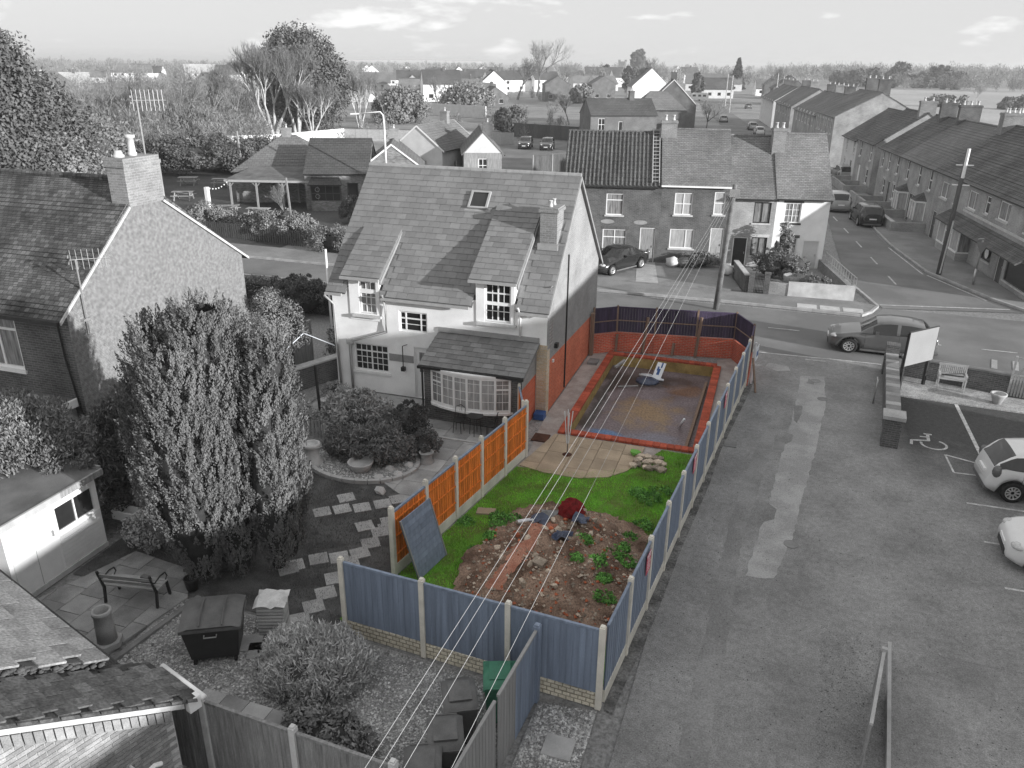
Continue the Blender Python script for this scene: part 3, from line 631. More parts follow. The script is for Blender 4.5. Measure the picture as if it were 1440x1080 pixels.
RF = dk.build('roof', slate, H1)
bk = MB(); roof_courses(bk, (.10, D0 + .4, EV - .4 * kb + .06), (-W0 - .12, D0 + .4, EV - .4 * kb + .06), (-W0 - .12, rt[1], rt[2]), (.10, rt[1], rt[2]), 18); bk.build('rear_slope', slate, RF)
for k in range(18):
    x0 = -W0 - .12 + k * (W0 + .22) / 18; MB().tube([(x0 + .005, rt[1], rt[2] + .02), (x0 + (W0 + .22) / 18 - .005, rt[1], rt[2] + .02)], .095, 8).build('ridge_tile', lead, RF)
# bargeboards on the gable
for (ya, za, yb, zb_) in ((-.22, roof_p(0, 0)[2], rt[1], rt[2]), (D0 + .4, EV - .4 * kb + .06, rt[1], rt[2])):
    MB().obox((.10, ya, za - .13), (.03, 0, 0), (0, yb - ya, zb_ - za), (0, 0, .13)).build('bargeboard', lead if ya < 0 else wood_grey, RF)
SW, SE, ST = .40, .25, .014          # slate width, exposed length, thickness
slate_me = []
for k in range(4):
    w = SW - .008; mb = MB(); sk = random.uniform(-.006, .006)
    mb.obox((0, 0, 0), (w, sk, 0), (0, .40, 0), (0, 0, ST)); slate_me.append(mb.mesh('slate', slate))
    mb = MB(); mb.obox((0, 0, 0), (w, sk, 0), (0, .40, 0), (0, 0, ST)); slate_me.append(mb.mesh('slate', slate_dark))
big = MB(); n_slates = 0
def lay_slates(parent, origin, ex, es, en, width, length, skip, singles, dark=False, se=SE):
    """courses of slates on a plane: ex along the eave, es up the slope, en outwards"""
    global n_slates
    ex, es, en = map(unit, (ex, es, en)); rows = int(length / se)
    for r_ in range(rows):
        off = (SW / 2 if r_ % 2 else 0.0); x = -off
        while x < width - .05:
            a, b = max(x, 0), min(x + SW, width); x += SW
            if b - a < .06: continue
            s = r_ * se; cx, cs = (a + b) / 2, s + se / 2
            if skip and skip(cx, cs): continue
            j = random.uniform(-.004, .004)
            p = V3(origin) + ex * (a + .003) + es * (s + j) + en * .004
            tilt = math.atan2(ST * 1.25, se); es2 = es * math.cos(tilt) - en * math.sin(tilt); en2 = np.cross(ex, es2)
            q = p + en * ST * 1.3
            ln = min(.40, (length - s) + .0)
            if singles and n_slates < 300 and b - a > SW - .01 and ln >= .40:
                o = link('slate', slate_me[2 * random.randrange(4) + (1 if dark else 0)], parent); m = Matrix.Identity(4)
                for i, ax in enumerate((ex, es2, en2)):
                    for k in range(3): m[k][i] = ax[k]
                for k in range(3): m[k][3] = q[k]
                o.matrix_local = m; n_slates += 1
            else: (bigd if dark else big).obox(q, ex * (b - a - .008), es2 * min(ln, .40), en2 * ST)
bigd = MB()
# lean-to with bow window
LX0, LX1, LY = -3.85, -.36, -1.6
LT = MB(); FLf = Face((LX0, LY, 0), (1, 0, 0), (0, -1, 0)); wall_cells(LT, FLf, LX1 - LX0, 2.02, [(.32, .72, 2.78, 1.22)], .05)
LT.poly([(LX0, 0, 0), (LX0, LY, 0), (LX0, LY, 2.02), (LX0, 0, 2.6)])
LT.build('lean_to_wall', brick_dark, H1)
MB().poly([(LX1, LY, 0), (LX1, 0, 0), (LX1, 0, 2.62), (LX1, LY, 2.06)]).build('lean_to_side', brick_wing, H1)
la = (2.72 - 2.08) / 1.85; es_l = unit((0, 1, la)); en_l = unit((0, -la, 1)); LL = math.hypot(1.85, 1.85 * la)
lo = V3((LX0 - .12, LY - .2, 2.05)); wl = LX1 - LX0 + .24
ld = MB(); q4 = [lo, lo + (wl, 0, 0), lo + (wl, 0, 0) + es_l * LL, lo + es_l * LL]
ld.poly(q4); ld.poly([p - en_l * .08 for p in q4][::-1]); [ld.poly([q4[i] - en_l * .08, q4[(i + 1) % 4] - en_l * .08, q4[(i + 1) % 4], q4[i]]) for i in range(4)]
LR = ld.build('lean_to_roof', slate_dark, H1)
lay_slates(LR, lo, (1, 0, 0), es_l, en_l, wl, LL, None, True, True)
MB().box(LX0 - .12, LY - .29, 1.97, LX1 + .12, LY - .205, 2.06).build('gutter', paint_black, LR)
MB().box(LX0 - .1, -.06, 2.7, LX1 + .1, -.0, 2.86).build('flashing', lead, LR)
# bow: five flat lights set round an arc
bx0, bx1, bz0, bz1 = LX0 + .32, LX0 + .32 + 2.78, .72, 1.94; bc = (bx0 + bx1) / 2; rad = 3.1; half = math.asin((bx1 - bx0) / 2 / rad)
BW = MB(); pr = []
for k in range(7):
    a = -half + 2 * half * k / 6; pr.append((bc + rad * math.sin(a), LY - .06 - rad * (math.cos(a) - math.cos(half))))
for k in range(7): BW.box(pr[k][0] - .035, pr[k][1] - .035, bz0, pr[k][0] + .035, pr[k][1] + .035, bz1)
for k in range(6):
    p, q = V3((*pr[k], 0)), V3((*pr[k + 1], 0)); d = unit(q - p); nn = np.array([d[1], -d[0], 0])
    for z, h in ((bz0, .09), (bz1 - .08, .08)): BW.obox(p + (0, 0, z) - nn * .03, q - p, nn * .06, (0, 0, h))
    if k in (0, 5): BW.obox(p + (0, 0, bz1 - .42) - nn * .025, q - p, nn * .05, (0, 0, .05))
    for t in (.5,): BW.obox(p + (q - p) * t + (0, 0, bz0) - nn * .018 - d * .008, d * .016, nn * .03, (0, 0, bz1 - bz0))
    for t in (.3, .55, .8): BW.obox(p + (0, 0, bz0 + (bz1 - bz0) * t) - nn * .018, q - p, nn * .028, (0, 0, .014))
BWO = BW.build('bow_window', paint_white, H1)
for k in range(6):
    p, q = V3((*pr[k], bz0 + .05)), V3((*pr[k + 1], bz0 + .05)); d = unit(q - p); nn = np.array([d[1], -d[0], 0])
    MB().obox(p - nn * .012, q - p, nn * .012, (0, 0, bz1 - bz0 - .1)).build('pane', glass_net if 0 < k < 5 else glass_curtain, BWO)
MB().prism([(bx0 - .1, LY), *[(x, y - .1) for x, y in pr], (bx1 + .1, LY)], bz0 - .07, bz0 - .002).build('sill', paint_white, BWO)
MB().prism([(bx0 - .06, LY), *[(x, y - .06) for x, y in pr], (bx1 + .06, LY)], bz1 + .002, bz1 + .08).build('head_board', paint_white, BWO)
MB().tube([(LX0 - .04, LY - .22, 2.0), (LX0 - .04, LY - .06, 1.85), (LX0 - .04, LY - .06, .05)], .035, 8).build('downpipe', paint_black, H1, True)
# dormers standing on the front wall
dorm = []
for (x0, x1, ze, yt, zt, wx0, ww, wz0, wz1, cols, bars, gl) in ((-7.58, -6.05, 4.45, 1.70, 5.84, -7.02, .68, 3.05, 4.26, (1,), (2, 2), glass_curtain), (-2.70, -1.0, 4.76, 2.62, 6.74, -2.23, .95, 3.26, 4.64, (1, 1), (1, 2), glass_dark)):
    D1 = MB(); Fd = Face((x0 + .16, -.03, 0), (1, 0, 0), (0, -1, 0)); wd = x1 - x0 - .32
    wall_cells(D1, Fd, wd, ze, [(wx0 - x0 - .16, wz0, ww, wz1 - wz0)], z0=wz0 - .25)
    for xx, sg in ((x0 + .16, -1), (x1 - .16, 1)):
        ys = (ze - EV) / ((zt - EV) / yt) if False else .55
        p = [(xx, -.03, EV - .25), (xx, -.03, ze), (xx, yt - .15, zt - .1), (xx, yt - .2, zt - .5)]
        D1.poly(p if sg < 0 else p[::-1])
    DO = D1.build('dormer', render_white, H1)
    Fw = Face((x0 + .16, -.03, 0), (1, 0, 0), (0, -1, 0))
    wdw = add_window(DO, Fw, wx0 - x0 - .16, wz0, ww, wz1 - wz0, cols=cols, rows=(3, 1), bars=bars, glass=gl)
    MB().box(wx0 - .25, -.16, wz0 - .12, wx0 + ww + .2, -.0, wz0 - .03).build('sill', stone_pale, DO)
    a = (zt - ze) / (yt + .28); es = unit((0, 1, a)); en = unit((0, -a, 1)); L = math.hypot(yt + .28, zt - ze); o0 = V3((x0, -.28, ze))
    q4 = [o0, o0 + (x1 - x0, 0, 0), o0 + (x1 - x0, 0, 0) + es * L, o0 + es * L]; dd = MB(); dd.poly(q4); dd.poly([p - en * .09 for p in q4][::-1]); [dd.poly([q4[i] - en * .09, q4[(i + 1) % 4] - en * .09, q4[(i + 1) % 4], q4[i]]) for i in range(4)]
    DR = dd.build('dormer_roof', slate, H1); lay_slates(DR, o0, (1, 0, 0), es, en, x1 - x0, L, None, True)
    MB().box(x0, -.38, ze - .1, x1, -.285, ze - .01).build('gutter', paint_grey, DR)
    MB().obox((x1 - .02, -.27, ze - .22), (.06, 0, 0), (0, yt + .2, zt - ze), (0, 0, .12)).build('verge_board', lead, DR)
    dorm.append((x0, x1, L, ze, zt, yt))
# front eaves gutter in pieces between the dormers, main slates round the dormers
zg = roof_p(0, 0)[2]
for a, b in ((-W0 - .12, -7.6), (-6.03, -2.72), (-.98, .1)):
    MB().box(a, -.31, zg - .11, b, -.225, zg - .02).build('gutter', paint_grey, RF)
def skip(cx, cs):
    x = cx - W0 - .12
    for (x0, x1, L, ze, zt, yt) in dorm:
        p = roof_p(x, cs)
        if x0 - .05 < x < x1 + .05 and p[1] < yt - .1: return True
    if -.8 < x < -.05 and 1.45 < roof_p(x, cs)[1] < 2.4: return True
    return False
lay_slates(RF, roof_p(-W0 - .12, 0), (1, 0, 0), sl1, n1, W0 + .22, SL, skip, True)
big.build('slate_field', slate, RF, kind='stuff')
if bigd.f: bigd.build('slate_ends', slate_dark, LR, kind='stuff')
chimney(H1, -.76, 1.5, .6, .85, 4.9, 6.98, brick_light, 2, flash=5.55, ps=.7)
# roof light
v0 = roof_p(-3.78, (2.5 + .22) / sl1[1], .03); RL = MB(); ex, es = V3((1, 0, 0)), sl1
for a, b, w, h in ((0, 0, .74, .07), (0, .68, .74, .07), (0, .07, .07, .61), (.67, .07, .07, .61)): RL.obox(v0 + ex * a + es * b, ex * w, es * h, n1 * .09)
RLO = RL.build('roof_light', paint_grey, H1)
MB().obox(v0 + ex * .07 + es * .07, ex * .6, es * .61, n1 * .05).build('pane', glass_dark, RLO)
MB().obox(v0 + ex * -.12 + es * -.14 - n1 * .02, ex * .98, es * .14, n1 * .022).build('flashing', lead, RLO)
# pipes on the left corner
MB().tube([(-W0 - .06, -.42, zg - .1), (-W0 + .12, -.1, 3.3), (-W0 + .15, -.07, .05)], .045, 8).build('downpipe', paint_grey, H1, True)
MB().tube([(-5.98, -.3, EV - .1), (-5.98, -.08, 3.4), (-5.98, -.08, 2.45), (-7.35, -.08, 1.98), (-7.5, -.08, 1.9), (-7.5, -.08, .05)], .05, 8).build('downpipe', paint_grey, H1, True)
MB().tube([(-W0 - .3, .3, 2.2), (-W0 - .3, .3, 5.2)], .04, 8).build('soil_pipe', paint_white, H1, True)
MB().box(-7.62, -.12, 1.82, -7.38, .0, 2.0).build('hopper', paint_grey, H1)
MB().tube([(-1.0 + .05, -.3, EV - .05), (-.93, -.07, 3.6), (-.93, -.07, 2.85)], .04, 8).build('downpipe', paint_white, H1, True)

# ------------------------------------------------------------------ house on the left (render-patched gable, brick front)
XL = -11.5; LY0, LY1, LE, LA, LZ = -8.35, -.45, 5.0, -4.75, 8.05
H2 = thing('gabled_house', 'brick house with mottled rendered gable and big chimney, left of the yew', 'house', (XL, LY0, 0))
WL = 14.0; DL = LY1 - LY0
F2 = Face((-WL, 0, 0), (1, 0, 0), (0, -1, 0)); wm = MB(); wh = (WL - 3.55, 3.0, 1.55, 1.75)
wall_cells(wm, F2, WL, LE, [wh, (WL - 8.2, 3.0, 1.55, 1.6)]); wm.build('wall', brick_mid, H2); wm = MB(); FB2 = Face((0, DL, 0), (-1, 0, 0), (0, 1, 0)); wall_cells(wm, FB2, WL, LE, []); wm.build('rear_wall', brick_mid, H2)
add_window(H2, F2, *wh, cols=(1, 1), rows=(2.6, 1), ft=.09, glass=glass_curtain, sill=paint_white); add_window(H2, F2, WL - 8.2, 3.0, 1.55, 1.6, cols=(1, 1), rows=(2.6, 1), glass=glass_curtain, sill=paint_white)
gl_m = brick_mat('mottled_render', g(.17), g(.2), g(.22), w=.07, h=.045, msize=.012, blotch=.3, bscale=9, bump=.5)
MB().poly([(0, 0, 0), (0, DL, 0), (0, DL, LE), (0, LA - LY0 + .75, LZ - .55), (0, LA - LY0 - .75, LZ - .55), (0, 0, LE)]).build('gable_wall', gl_m, H2)
mb = MB(); ky = LA - LY0
roof_courses(mb, (-WL, -.3, LE - .22), (.04, -.3, LE - .22), (.04, ky, LZ + .05), (-WL, ky, LZ + .05), 30, .018); roof_courses(mb, (.04, DL + .3, LE - .22), (-WL, DL + .3, LE - .22), (-WL, ky, LZ + .05), (.04, ky, LZ + .05), 30, .018)
tile_left = brick_mat('tile_left', g(.07), g(.15), g(.035), w=.17, h=.155, msize=.01, blotch=.5, bscale=.8, bump=.8)
RF2 = mb.build('roof', tile_left, H2)
for k in range(40): MB().tube([(-WL + k * .35 + .004, ky, LZ + .06), (-WL + k * .35 + .345, ky, LZ + .06)], .1, 8).build('ridge_tile', tile_left, RF2)
MB().obox((.04, -.3, LE - .3), (.05, 0, 0), (0, ky + .3 - .7, LZ - LE + .2 - .58), (0, 0, .09)).obox((.04, DL + .3, LE - .3), (.05, 0, 0), (0, -(DL + .3 - ky - .7), LZ - LE + .2 - .58), (0, 0, .09)).build('verge', stone_pale, RF2)
MB().box(-WL, -.4, LE - .3, .04, -.31, LE - .19).build('gutter', paint_black, RF2)
cs_ = MB().box(-.55, ky - .72, 6.6, -.01, ky + .72, 8.55).box(-.01, ky - .72, 7.42, .09, ky + .72, 8.55).box(-.6, ky - .77, 8.55, .15, ky + .77, 8.66).box(-.57, ky - .74, 8.66, .12, ky + .74, 8.8)
C2 = cs_.build('chimney', brick_light, H2)
MB().box(-.62, ky - .76, 6.55, -.55, ky + .76, 7.35).build('flashing', lead, C2)
MB().lathe([(.13, 0), (.14, .08), (.11, .12), (.1, .5), (.15, .52), (.15, .6), (.1, .6), (.1, .3)], 12, (-.27, ky + .1, 8.8)).build('chimney_pot', stone_pale, C2, True)
MB().lathe([(.16, 0), (.17, .06), (.12, .1), (.1, .2), (.06, .2)], 12, (-.27, ky - .45, 8.8)).build('chimney_pot', stone_pale, C2, True)
MB().box(-.3, ky + .8, 6.6, -.1, ky + 1.0, 8.6).build('flue', wood_grey, H2)
def aerial(parent, base, h, dirv, n=7, L=.75, s=.32, mats=aluminium, name='aerial'):
    b = V3(base); d = unit(dirv); t = np.cross(d, (0, 0, 1)); mb = MB(); top = b + (0, 0, h); mb.tube([b, top], .022, 6)
    a = top - d * .15; mb.tube([a, a + d * L], .012, 5)
    for k in range(n): p = a + d * L * (k + .3) / n; mb.tube([p - (0, 0, s / 2), p + (0, 0, s / 2)], .009, 4)
    for z in (-.1, .08): mb.obox(a + (0, 0, z) - t * .12 - d * .02, t * .24, d * .02, (0, 0, .05))
    return mb.build(name, mats, parent)
aerial(H2, (-.2, ky + .55, 8.6), 1.75, (.8, .6, 0), 8, .95, .6)
aerial(H2, (.12, .55, 4.15), 2.2, (.75, .65, 0), 7, 1.0, .55)
MB().box(.0, .42, 4.1, .14, .68, 4.16).box(.0, .42, 4.6, .14, .68, 4.66).build('aerial_bracket', metal_grey, H2)
MB().tube([(-.35, -.05, 4.6), (-.32, -.05, 3.6), (.0, -.05, 1.0)], .03, 6).build('cable', plastic_black, H2)
# flat-roofed annexe in front of it
AX = MB().box(-9, -2.9, 0, -.35, -.02, 2.25); AX.build('annexe', render_cream, H2)
MB().box(-9.1, -3.0, 2.25, -.25, -.012, 2.36).build('annexe_roof', felt, H2); MB().box(-9.1, -3.08, 2.16, -.25, -3.0, 2.4).box(-.25, -3.08, 2.16, -.17, -.02, 2.4).build('fascia', paint_white, H2)
for x, y, r_ in ((-1.9, -.9, .55), (-3.9, -1.1, .7)): MB().lathe([(.01, .0), (r_, .0), (r_ * .7, .006), (0.01, .006)], 14, (x, y, 2.362)).build('felt_patch', concrete_dark, H2)
# ------------------------------------------------------------------ terrace across the road
TA = R(11.0); TO = V3((-.58, 23.97, 0)); tu, tn = V3((math.cos(TA), math.sin(TA), 0)), V3((-math.sin(TA), math.cos(TA), 0))
def tloc(s, d=0.0): return tuple(TO + tu * s + tn * d)
def sh(ws, s0): return [(w[0] - s0, *w[1:]) for w in ws]
nets = dict(glass=glass_net); curt = dict(glass=glass_curtain)
s0 = -5.0
TH1 = house('terraced_house', 'brick end terrace with dark ribbed pantile roof and ladder beside it', 'house', tloc(s0), TA, 5.85, 7.0, 4.82, 7.5, brick_mid, tile_pan,
      front=sh([(-2.43, 2.95, 1.05, 1.29, dict(rows=(2.5, 1), cols=(1,), **curt)), (-2.55, .70, 1.46, 1.39, dict(cols=(1, 1), rows=(2, 1), **curt))], s0), doors=[('f', -.27 - s0, 0, .93, 2.24, wood_grey)], rows=20, sill=stone_pale, lintel=wood_dark)
for k in range(24):
    x = .02 + k * .245; y0_, z0_, y1_, z1_ = -.2, 4.82 - .2 * .766 + .07, 3.5, 7.58
    MB().tube([(x, y0_, z0_), (x, y1_, z1_)], .055, 6, False).build('roof_roll', tile_pan, TH1)
s0 = .85
TH2 = house('terraced_house', 'brick terraced house with pale plain-tile roof beside the telegraph pole', 'house', tloc(s0), TA, 4.02, 7.0, 4.95, 7.72, brick_mid, tile_light,
      front=sh([(1.65, 3.08, 1.07, 1.31, dict(cols=(1, 1), rows=(1, 1), **nets)), (1.53, 1.05, 1.46, 1.18, dict(cols=(2, 1), rows=(1,), **nets)), (3.97, 3.16, .66, 1.34, dict(rows=(1, 1), **nets))], s0), doors=[('f', 3.94 - s0, .35, .8, 2.0, paint_grey)], rows=26, sill=stone_pale,
      chim=[(-.15, 2.9, .95, .55, 5.4, 8.3, brick_light, 2, True)], gutter=paint_white)
MB().box(3.0, -.5, 0, 4.0, -.0, .34).build('step', concrete, TH2)
s0 = 4.9
TH3 = house('terraced_house', 'narrow dark brick cottage with black window frames in the terrace', 'house', tloc(s0), TA, 2.7, 7.0, 4.32, 7.42, brick_row, tile_light,
      front=sh([(6.33, 2.74, .98, 1.23, dict(cols=(1, 1), frame=paint_black, **curt)), (6.40, .77, .92, 1.13, dict(cols=(1, 1), frame=paint_black, **curt))], s0), doors=[('f', 5.33 - s0, 0, .85, 1.86, paint_black)], rows=28, sill=stone_pale, lintel=stone_pale)
s0 = 7.6
TH4 = house('terraced_house', 'white rendered corner cottage at the end of the terrace', 'house', tloc(s0), TA, 3.05, 7.0, 4.38, 7.58, render_white, tile_light,
      front=sh([(8.10, 2.81, .95, 1.18, dict(cols=(1, 1), bars=(1, 2), **curt)), (8.21, .70, .87, 1.23, dict(cols=(1, 1), bars=(1, 2), **curt))], s0), doors=[('f', 9.43 - s0, .05, .92, 1.74, render_cream)], rows=28, sill=paint_black, lintel=wood_dark,
      chim=[(-.25, 2.35, .75, .75, 5.0, 8.0, brick_light, 2, True, None, 5.45)])
for i, t in enumerate((TH1, TH2, TH3, TH4)): t['group'] = 'terrace across the road'
for (t, x, z) in ((TH1, 2.7, 2.55), (TH1, 4.7, 2.55), (TH3, 1.9, 2.25)):     # oval plaques
    mb = MB(); mb.poly([(x + .42 * math.cos(a), -.02, z + .13 * math.sin(a)) for a in np.linspace(0, 2 * math.pi, 20, endpoint=False)]); mb.poly([(x + .42 * math.cos(a), -.001, z + .13 * math.sin(a)) for a in np.linspace(0, 2 * math.pi, 20, endpoint=False)][::-1]); mb.build('wall_plaque', lead, t)
# roof ladder
ln_ = tuple(tloc(.45, -.1)); lad = thing('roof_ladder', 'wooden roof ladder lying up the ribbed roof of the terrace', 'ladder', (ln_[0], ln_[1], 0), TA)
zr0, zr1 = 4.95, 7.75
for x in (-.2, .2): MB().bar((x, .0, zr0), (x, 3.75, zr1 + .03), .05, .06).build('rail', wood_pale, lad)
for k in range(15): t = (k + .5) / 15; MB().bar((-.2, 3.75 * t, zr0 + (zr1 - zr0 + .03) * t), (.2, 3.75 * t, zr0 + (zr1 - zr0 + .03) * t), .04, .04).build('rung', wood_pale, lad)
# front yards: drive, low walls, gate, railing
struct('forecourt', MB().prism([tloc(-3.4, -.02)[:2], tloc(4.8, -.02)[:2], (5.6, 19.3), (-3.6, 18.85)], 0, .118), patch_mat('drive_concrete', g(.2), g(.27), scale=.7, fine=50, fvar=.2, bump=.3))
struct('garden_path', MB().prism([tloc(-.35, -.02)[:2], tloc(.75, -.02)[:2], (1.1, 19.2), (-.15, 19.1)], 0, .126), concrete)
struct('front_garden', MB().prism([tloc(5.0, -.02)[:2], tloc(10.5, -.02)[:2], (10.6, 22.4), (10.9, 19.4), (6.0, 19.2)], 0, .12), earth)
def low_wall(name, label, p, q, w, h, m, cap=None, group=None, z0=0.0):
    t = thing(name, label, 'wall', (p[0], p[1], z0), math.atan2(q[1] - p[1], q[0] - p[0]), group); L = math.hypot(q[0] - p[0], q[1] - p[1])
    MB().box(0, -w / 2, 0, L, w / 2, h).build('brickwork', m, t)
    if cap:
        n = max(1, int(L / .6))
        for k in range(n): MB().box(k * L / n + .005, -w / 2 - .04, h, (k + 1) * L / n - .005, w / 2 + .04, h + .06).build('coping_stone', cap, t)
    return t
low_wall('garden_wall', 'brick front wall left of the pale rendered length, by the black gate', (6.95, 19.16), (8.0, 19.1), .22, .75, brick_row, None, None)
low_wall('garden_wall', 'pale rendered front garden wall at the street corner', (8.0, 19.08), (11.3, 19.28), .24, .85, mat('render_old', g(.5), var=.25, scale=1.5, fvar=.15, bump=.4), None)
low_wall('garden_wall', 'low side wall under the iron railing of the corner cottage', (11.2, 19.4), (9.8, 26.0), .2, .7, brick_light)
rl = thing('railing', 'thin iron railing along the side of the corner garden', 'railing', (11.35, 19.6, 0))
for k in range(14):
    y = k * .47; MB().bar((-y * .21, y, .1), (-y * .21, y, 1.25), .03).build('baluster', metal_grey, rl)
MB().bar((0, 0, 1.2), (-6.1 * .21, 6.1, 1.2), .035).bar((0, 0, .8), (-6.1 * .21, 6.1, .8), .025).build('rail', metal_grey, rl)
low_wall('garden_wall', 'dark brick party wall beside the telegraph pole', (5.05, 22.6), (5.85, 19.3), .2, .95, brick_dark, stone_pale)
gt = thing('garden_gate', 'black iron garden gate of the cottage across the road', 'gate', (6.1, 19.16, 0))
for x in (0, .8): MB().box(x - .14, -.14, 0, x + .14, .14, 1.15).box(x - .17, -.17, 1.15, x + .17, .17, 1.23).build('gate_pier', brick_mid, gt)
for k in range(7): MB().bar((.17 + k * .077, 0, .1), (.17 + k * .077, 0, .95 + .1 * math.sin(k / 6 * math.pi)), .022).build('gate_bar', paint_black, gt)
MB().bar((.14, 0, .22), (.66, 0, .22), .03).bar((.14, 0, .85), (.66, 0, .85), .03).build('gate_rail', paint_black, gt)

# ------------------------------------------------------------------ shop and terraces along the side street
RB = R(97.2); RO = V3((19.95, 22.44, 0)); ru = V3((math.cos(RB), math.sin(RB), 0))
def rloc(s, back=0.0): p = RO + ru * s + V3((math.sin(RB), -math.cos(RB), 0)) * back; return (p[0], p[1], 0)
RR = R(97.2 - 180)
def rw(ws, s1): return [(s1 - w[0] - w[2], *w[1:]) for w in ws]      # given by near edge s
s1 = 18.4
SHOP = house('shop_building', 'long dark-roofed shop with canopy and plate windows on the street corner', 'shop', rloc(s1), RR, 18.9, 8.4, 4.75, 7.75, brick_row, tile_dark,
      front=rw([(15.3, 2.99, 1.6, 1.08, dict(cols=(2, 1), rows=(1,), **curt)), (13.3, 3.0, .56, 1.08, dict(rows=(2, 1))), (9.7, 3.15, 1.6, 1.1, dict(cols=(2, 1), **curt)), (7.55, 3.3, .72, 1.03, dict(rows=(2, 1))), (4.47, 3.35, 1.62, 1.05, dict(cols=(2, 1), **curt)), (.6, 3.3, 1.5, 1.05, dict(cols=(2, 1), **curt)),
                (5.6, .77, 1.62, .85, dict(glass=glass_dark, frame=paint_black)), (-.3, .42, 3.6, 1.36, dict(glass=glass_dark, frame=paint_black, ft=.05)), (13.9, .8, .9, 1.2, dict(rows=(1, 1), **nets))], s1),
      doors=[('f', s1 - 17.7, 0, .9, 1.9, wood_dark), ('f', s1 - 4.6, 0, .9, 2.0, wood_dark)], rows=24, chim=[(.1, 3.3, .6, 1.9, 6.5, 8.6, brick_light, 3, True)], sill=stone_pale)
mb = MB(); roof_courses(mb, (4.4, -1.0, 2.02), (18.6, -1.0, 2.02), (18.6, -.01, 2.62), (4.4, -.01, 2.62), 5); mb.build('canopy', tile_dark, SHOP)
MB().box(6.8, -.06, 2.86, 18.6, -.005, 3.0).build('fascia_band', stone_pale, SHOP)
by = MB().box(5.0, -.75, 0, 9.2, -.0, .55); by.build('bay_base', brick_row, SHOP)
bwn = MB()
for x in (5.0, 6.35, 7.75, 9.14): bwn.box(x, -.75, .55, x + .07, -.68, 1.95)
bwn.box(5.0, -.77, .55, 9.21, -.66, .64).box(5.0, -.77, 1.87, 9.21, -.66, 1.97).box(9.13, -.75, .55, 9.2, -.0, .64).box(5.0, -.75, .55, 5.07, 0, .64).box(6.4, -.74, 1.5, 7.75, -.68, 1.55)
BO = bwn.build('bay_window', paint_white, SHOP)
for x in (5.07, 6.42, 7.82): MB().box(x, -.72, .64, x + 1.3, -.7, 1.87).build('pane', glass_net, BO)
MB().box(9.15, -.72, .64, 9.17, -.02, 1.87).build('pane', glass_curtain, BO); MB().box(5.03, -.72, .64, 5.05, -.02, 1.87).build('pane', glass_curtain, BO)
# disc emblem in the second window
mb = MB(); mb.poly([(12.0 + .3 * math.cos(a), .015, 1.2 + .3 * math.sin(a)) for a in np.linspace(0, 2 * math.pi, 20, endpoint=False)]); mb.build('window_emblem', paint_white, SHOP)
def row_house(sA, sB, label, wall, roof, eave=4.72, ridge=7.5, D=8.2, sash=(), chim=(), bays=(), doors=(), rows=20, frame=None):
    W = sB - sA
    h = house('terraced_house', label, 'house', rloc(sB), RR, W, D, eave, ridge, wall, roof, front=[(sB - s - w, z, w, hh, dict(rows=(1, 1), glass=gl, ft=.09)) for (s, z, w, hh, gl) in sash], doors=[('f', sB - s - .9, .1, .9, 2.1, m) for s, m in doors], rows=rows, chim=chim, sill=stone_pale, lintel=stone_pale, group='terraces along the side street')
    for s in bays:
        x = sB - s - 2.0; MB().prism([(x, 0), (x + .35, -.65), (x + 1.65, -.65), (x + 2, 0)], .1, .75).build('bay_base', wall, h)
        q = MB().prism([(x + .04, 0), (x + .38, -.61), (x + 1.62, -.61), (x + 1.96, 0)], .76, 2.05); b = q.build('bay_window', glass_net, h)
        fr = MB()
        for (xx, yy) in ((x, 0), (x + .35, -.65), (x + 1.0, -.65), (x + 1.65, -.65), (x + 2, 0)): fr.box(xx - .05, yy - .05, .75, xx + .05, yy + .05, 2.06)
        fr.prism([(x - .06, 0), (x + .31, -.7), (x + 1.69, -.7), (x + 2.06, 0)], 2.06, 2.2); fr.build('bay_frame', paint_white, b)
        rm = MB(); [rm.poly([p, q2, (x + 1.0, -.01, 2.75)]) for p, q2 in (((x - .1, 0, 2.2), (x + .28, -.76, 2.2)), ((x + .28, -.76, 2.2), (x + 1.72, -.76, 2.2)), ((x + 1.72, -.76, 2.2), (x + 2.1, 0, 2.2)))]; rm.build('bay_roof', tile_dark, b)
    return h
row_house(18.45, 28.2, 'brick terrace pair with lighter slate roof and bays next to the shop', brick_row, tile_far, sash=[(19.3, 3.0, .75, 1.5, glass_dark), (22.2, 3.0, .75, 1.5, glass_dark), (25.6, 3.0, .75, 1.5, glass_dark)], bays=(19.6, 24.6), doors=[(22.6, wood_dark), (23.5, wood_dark)], chim=[(.0, 3.5, .55, 1.6, 6.2, 8.7, brick_mid, 3, True), (9.1, 3.5, .5, 1.5, 6.2, 8.6, brick_light, 3, True)])
row_house(28.3, 35.6, 'brick terrace house with near-black roof in the middle of the side street', brick_row, tile_dark, sash=[(28.9, 3.0, .8, 1.5, glass_dark), (31.8, 3.0, .8, 1.5, glass_curtain), (34.2, 3.0, .7, 1.5, glass_dark), (28.9, .9, .8, 1.3, glass_dark), (32.4, .9, .8, 1.3, glass_dark)], doors=[(30.6, wood_dark)], chim=[(3.2, 3.3, .55, 1.3, 6.3, 8.7, brick_mid, 2, True)])
row_house(38.0, 45.9, 'brick terrace house with dark roof beside the cream one', brick_row, tile_dark, sash=[(39.0, 3.0, .9, 1.5, glass_curtain), (43.6, 3.0, .9, 1.5, glass_dark), (39.4, .8, 1.0, 1.4, glass_dark)], doors=[(43.0, paint_white)], chim=[(7.2, 3.3, .6, 1.4, 6.3, 8.6, brick_light, 2, True)])
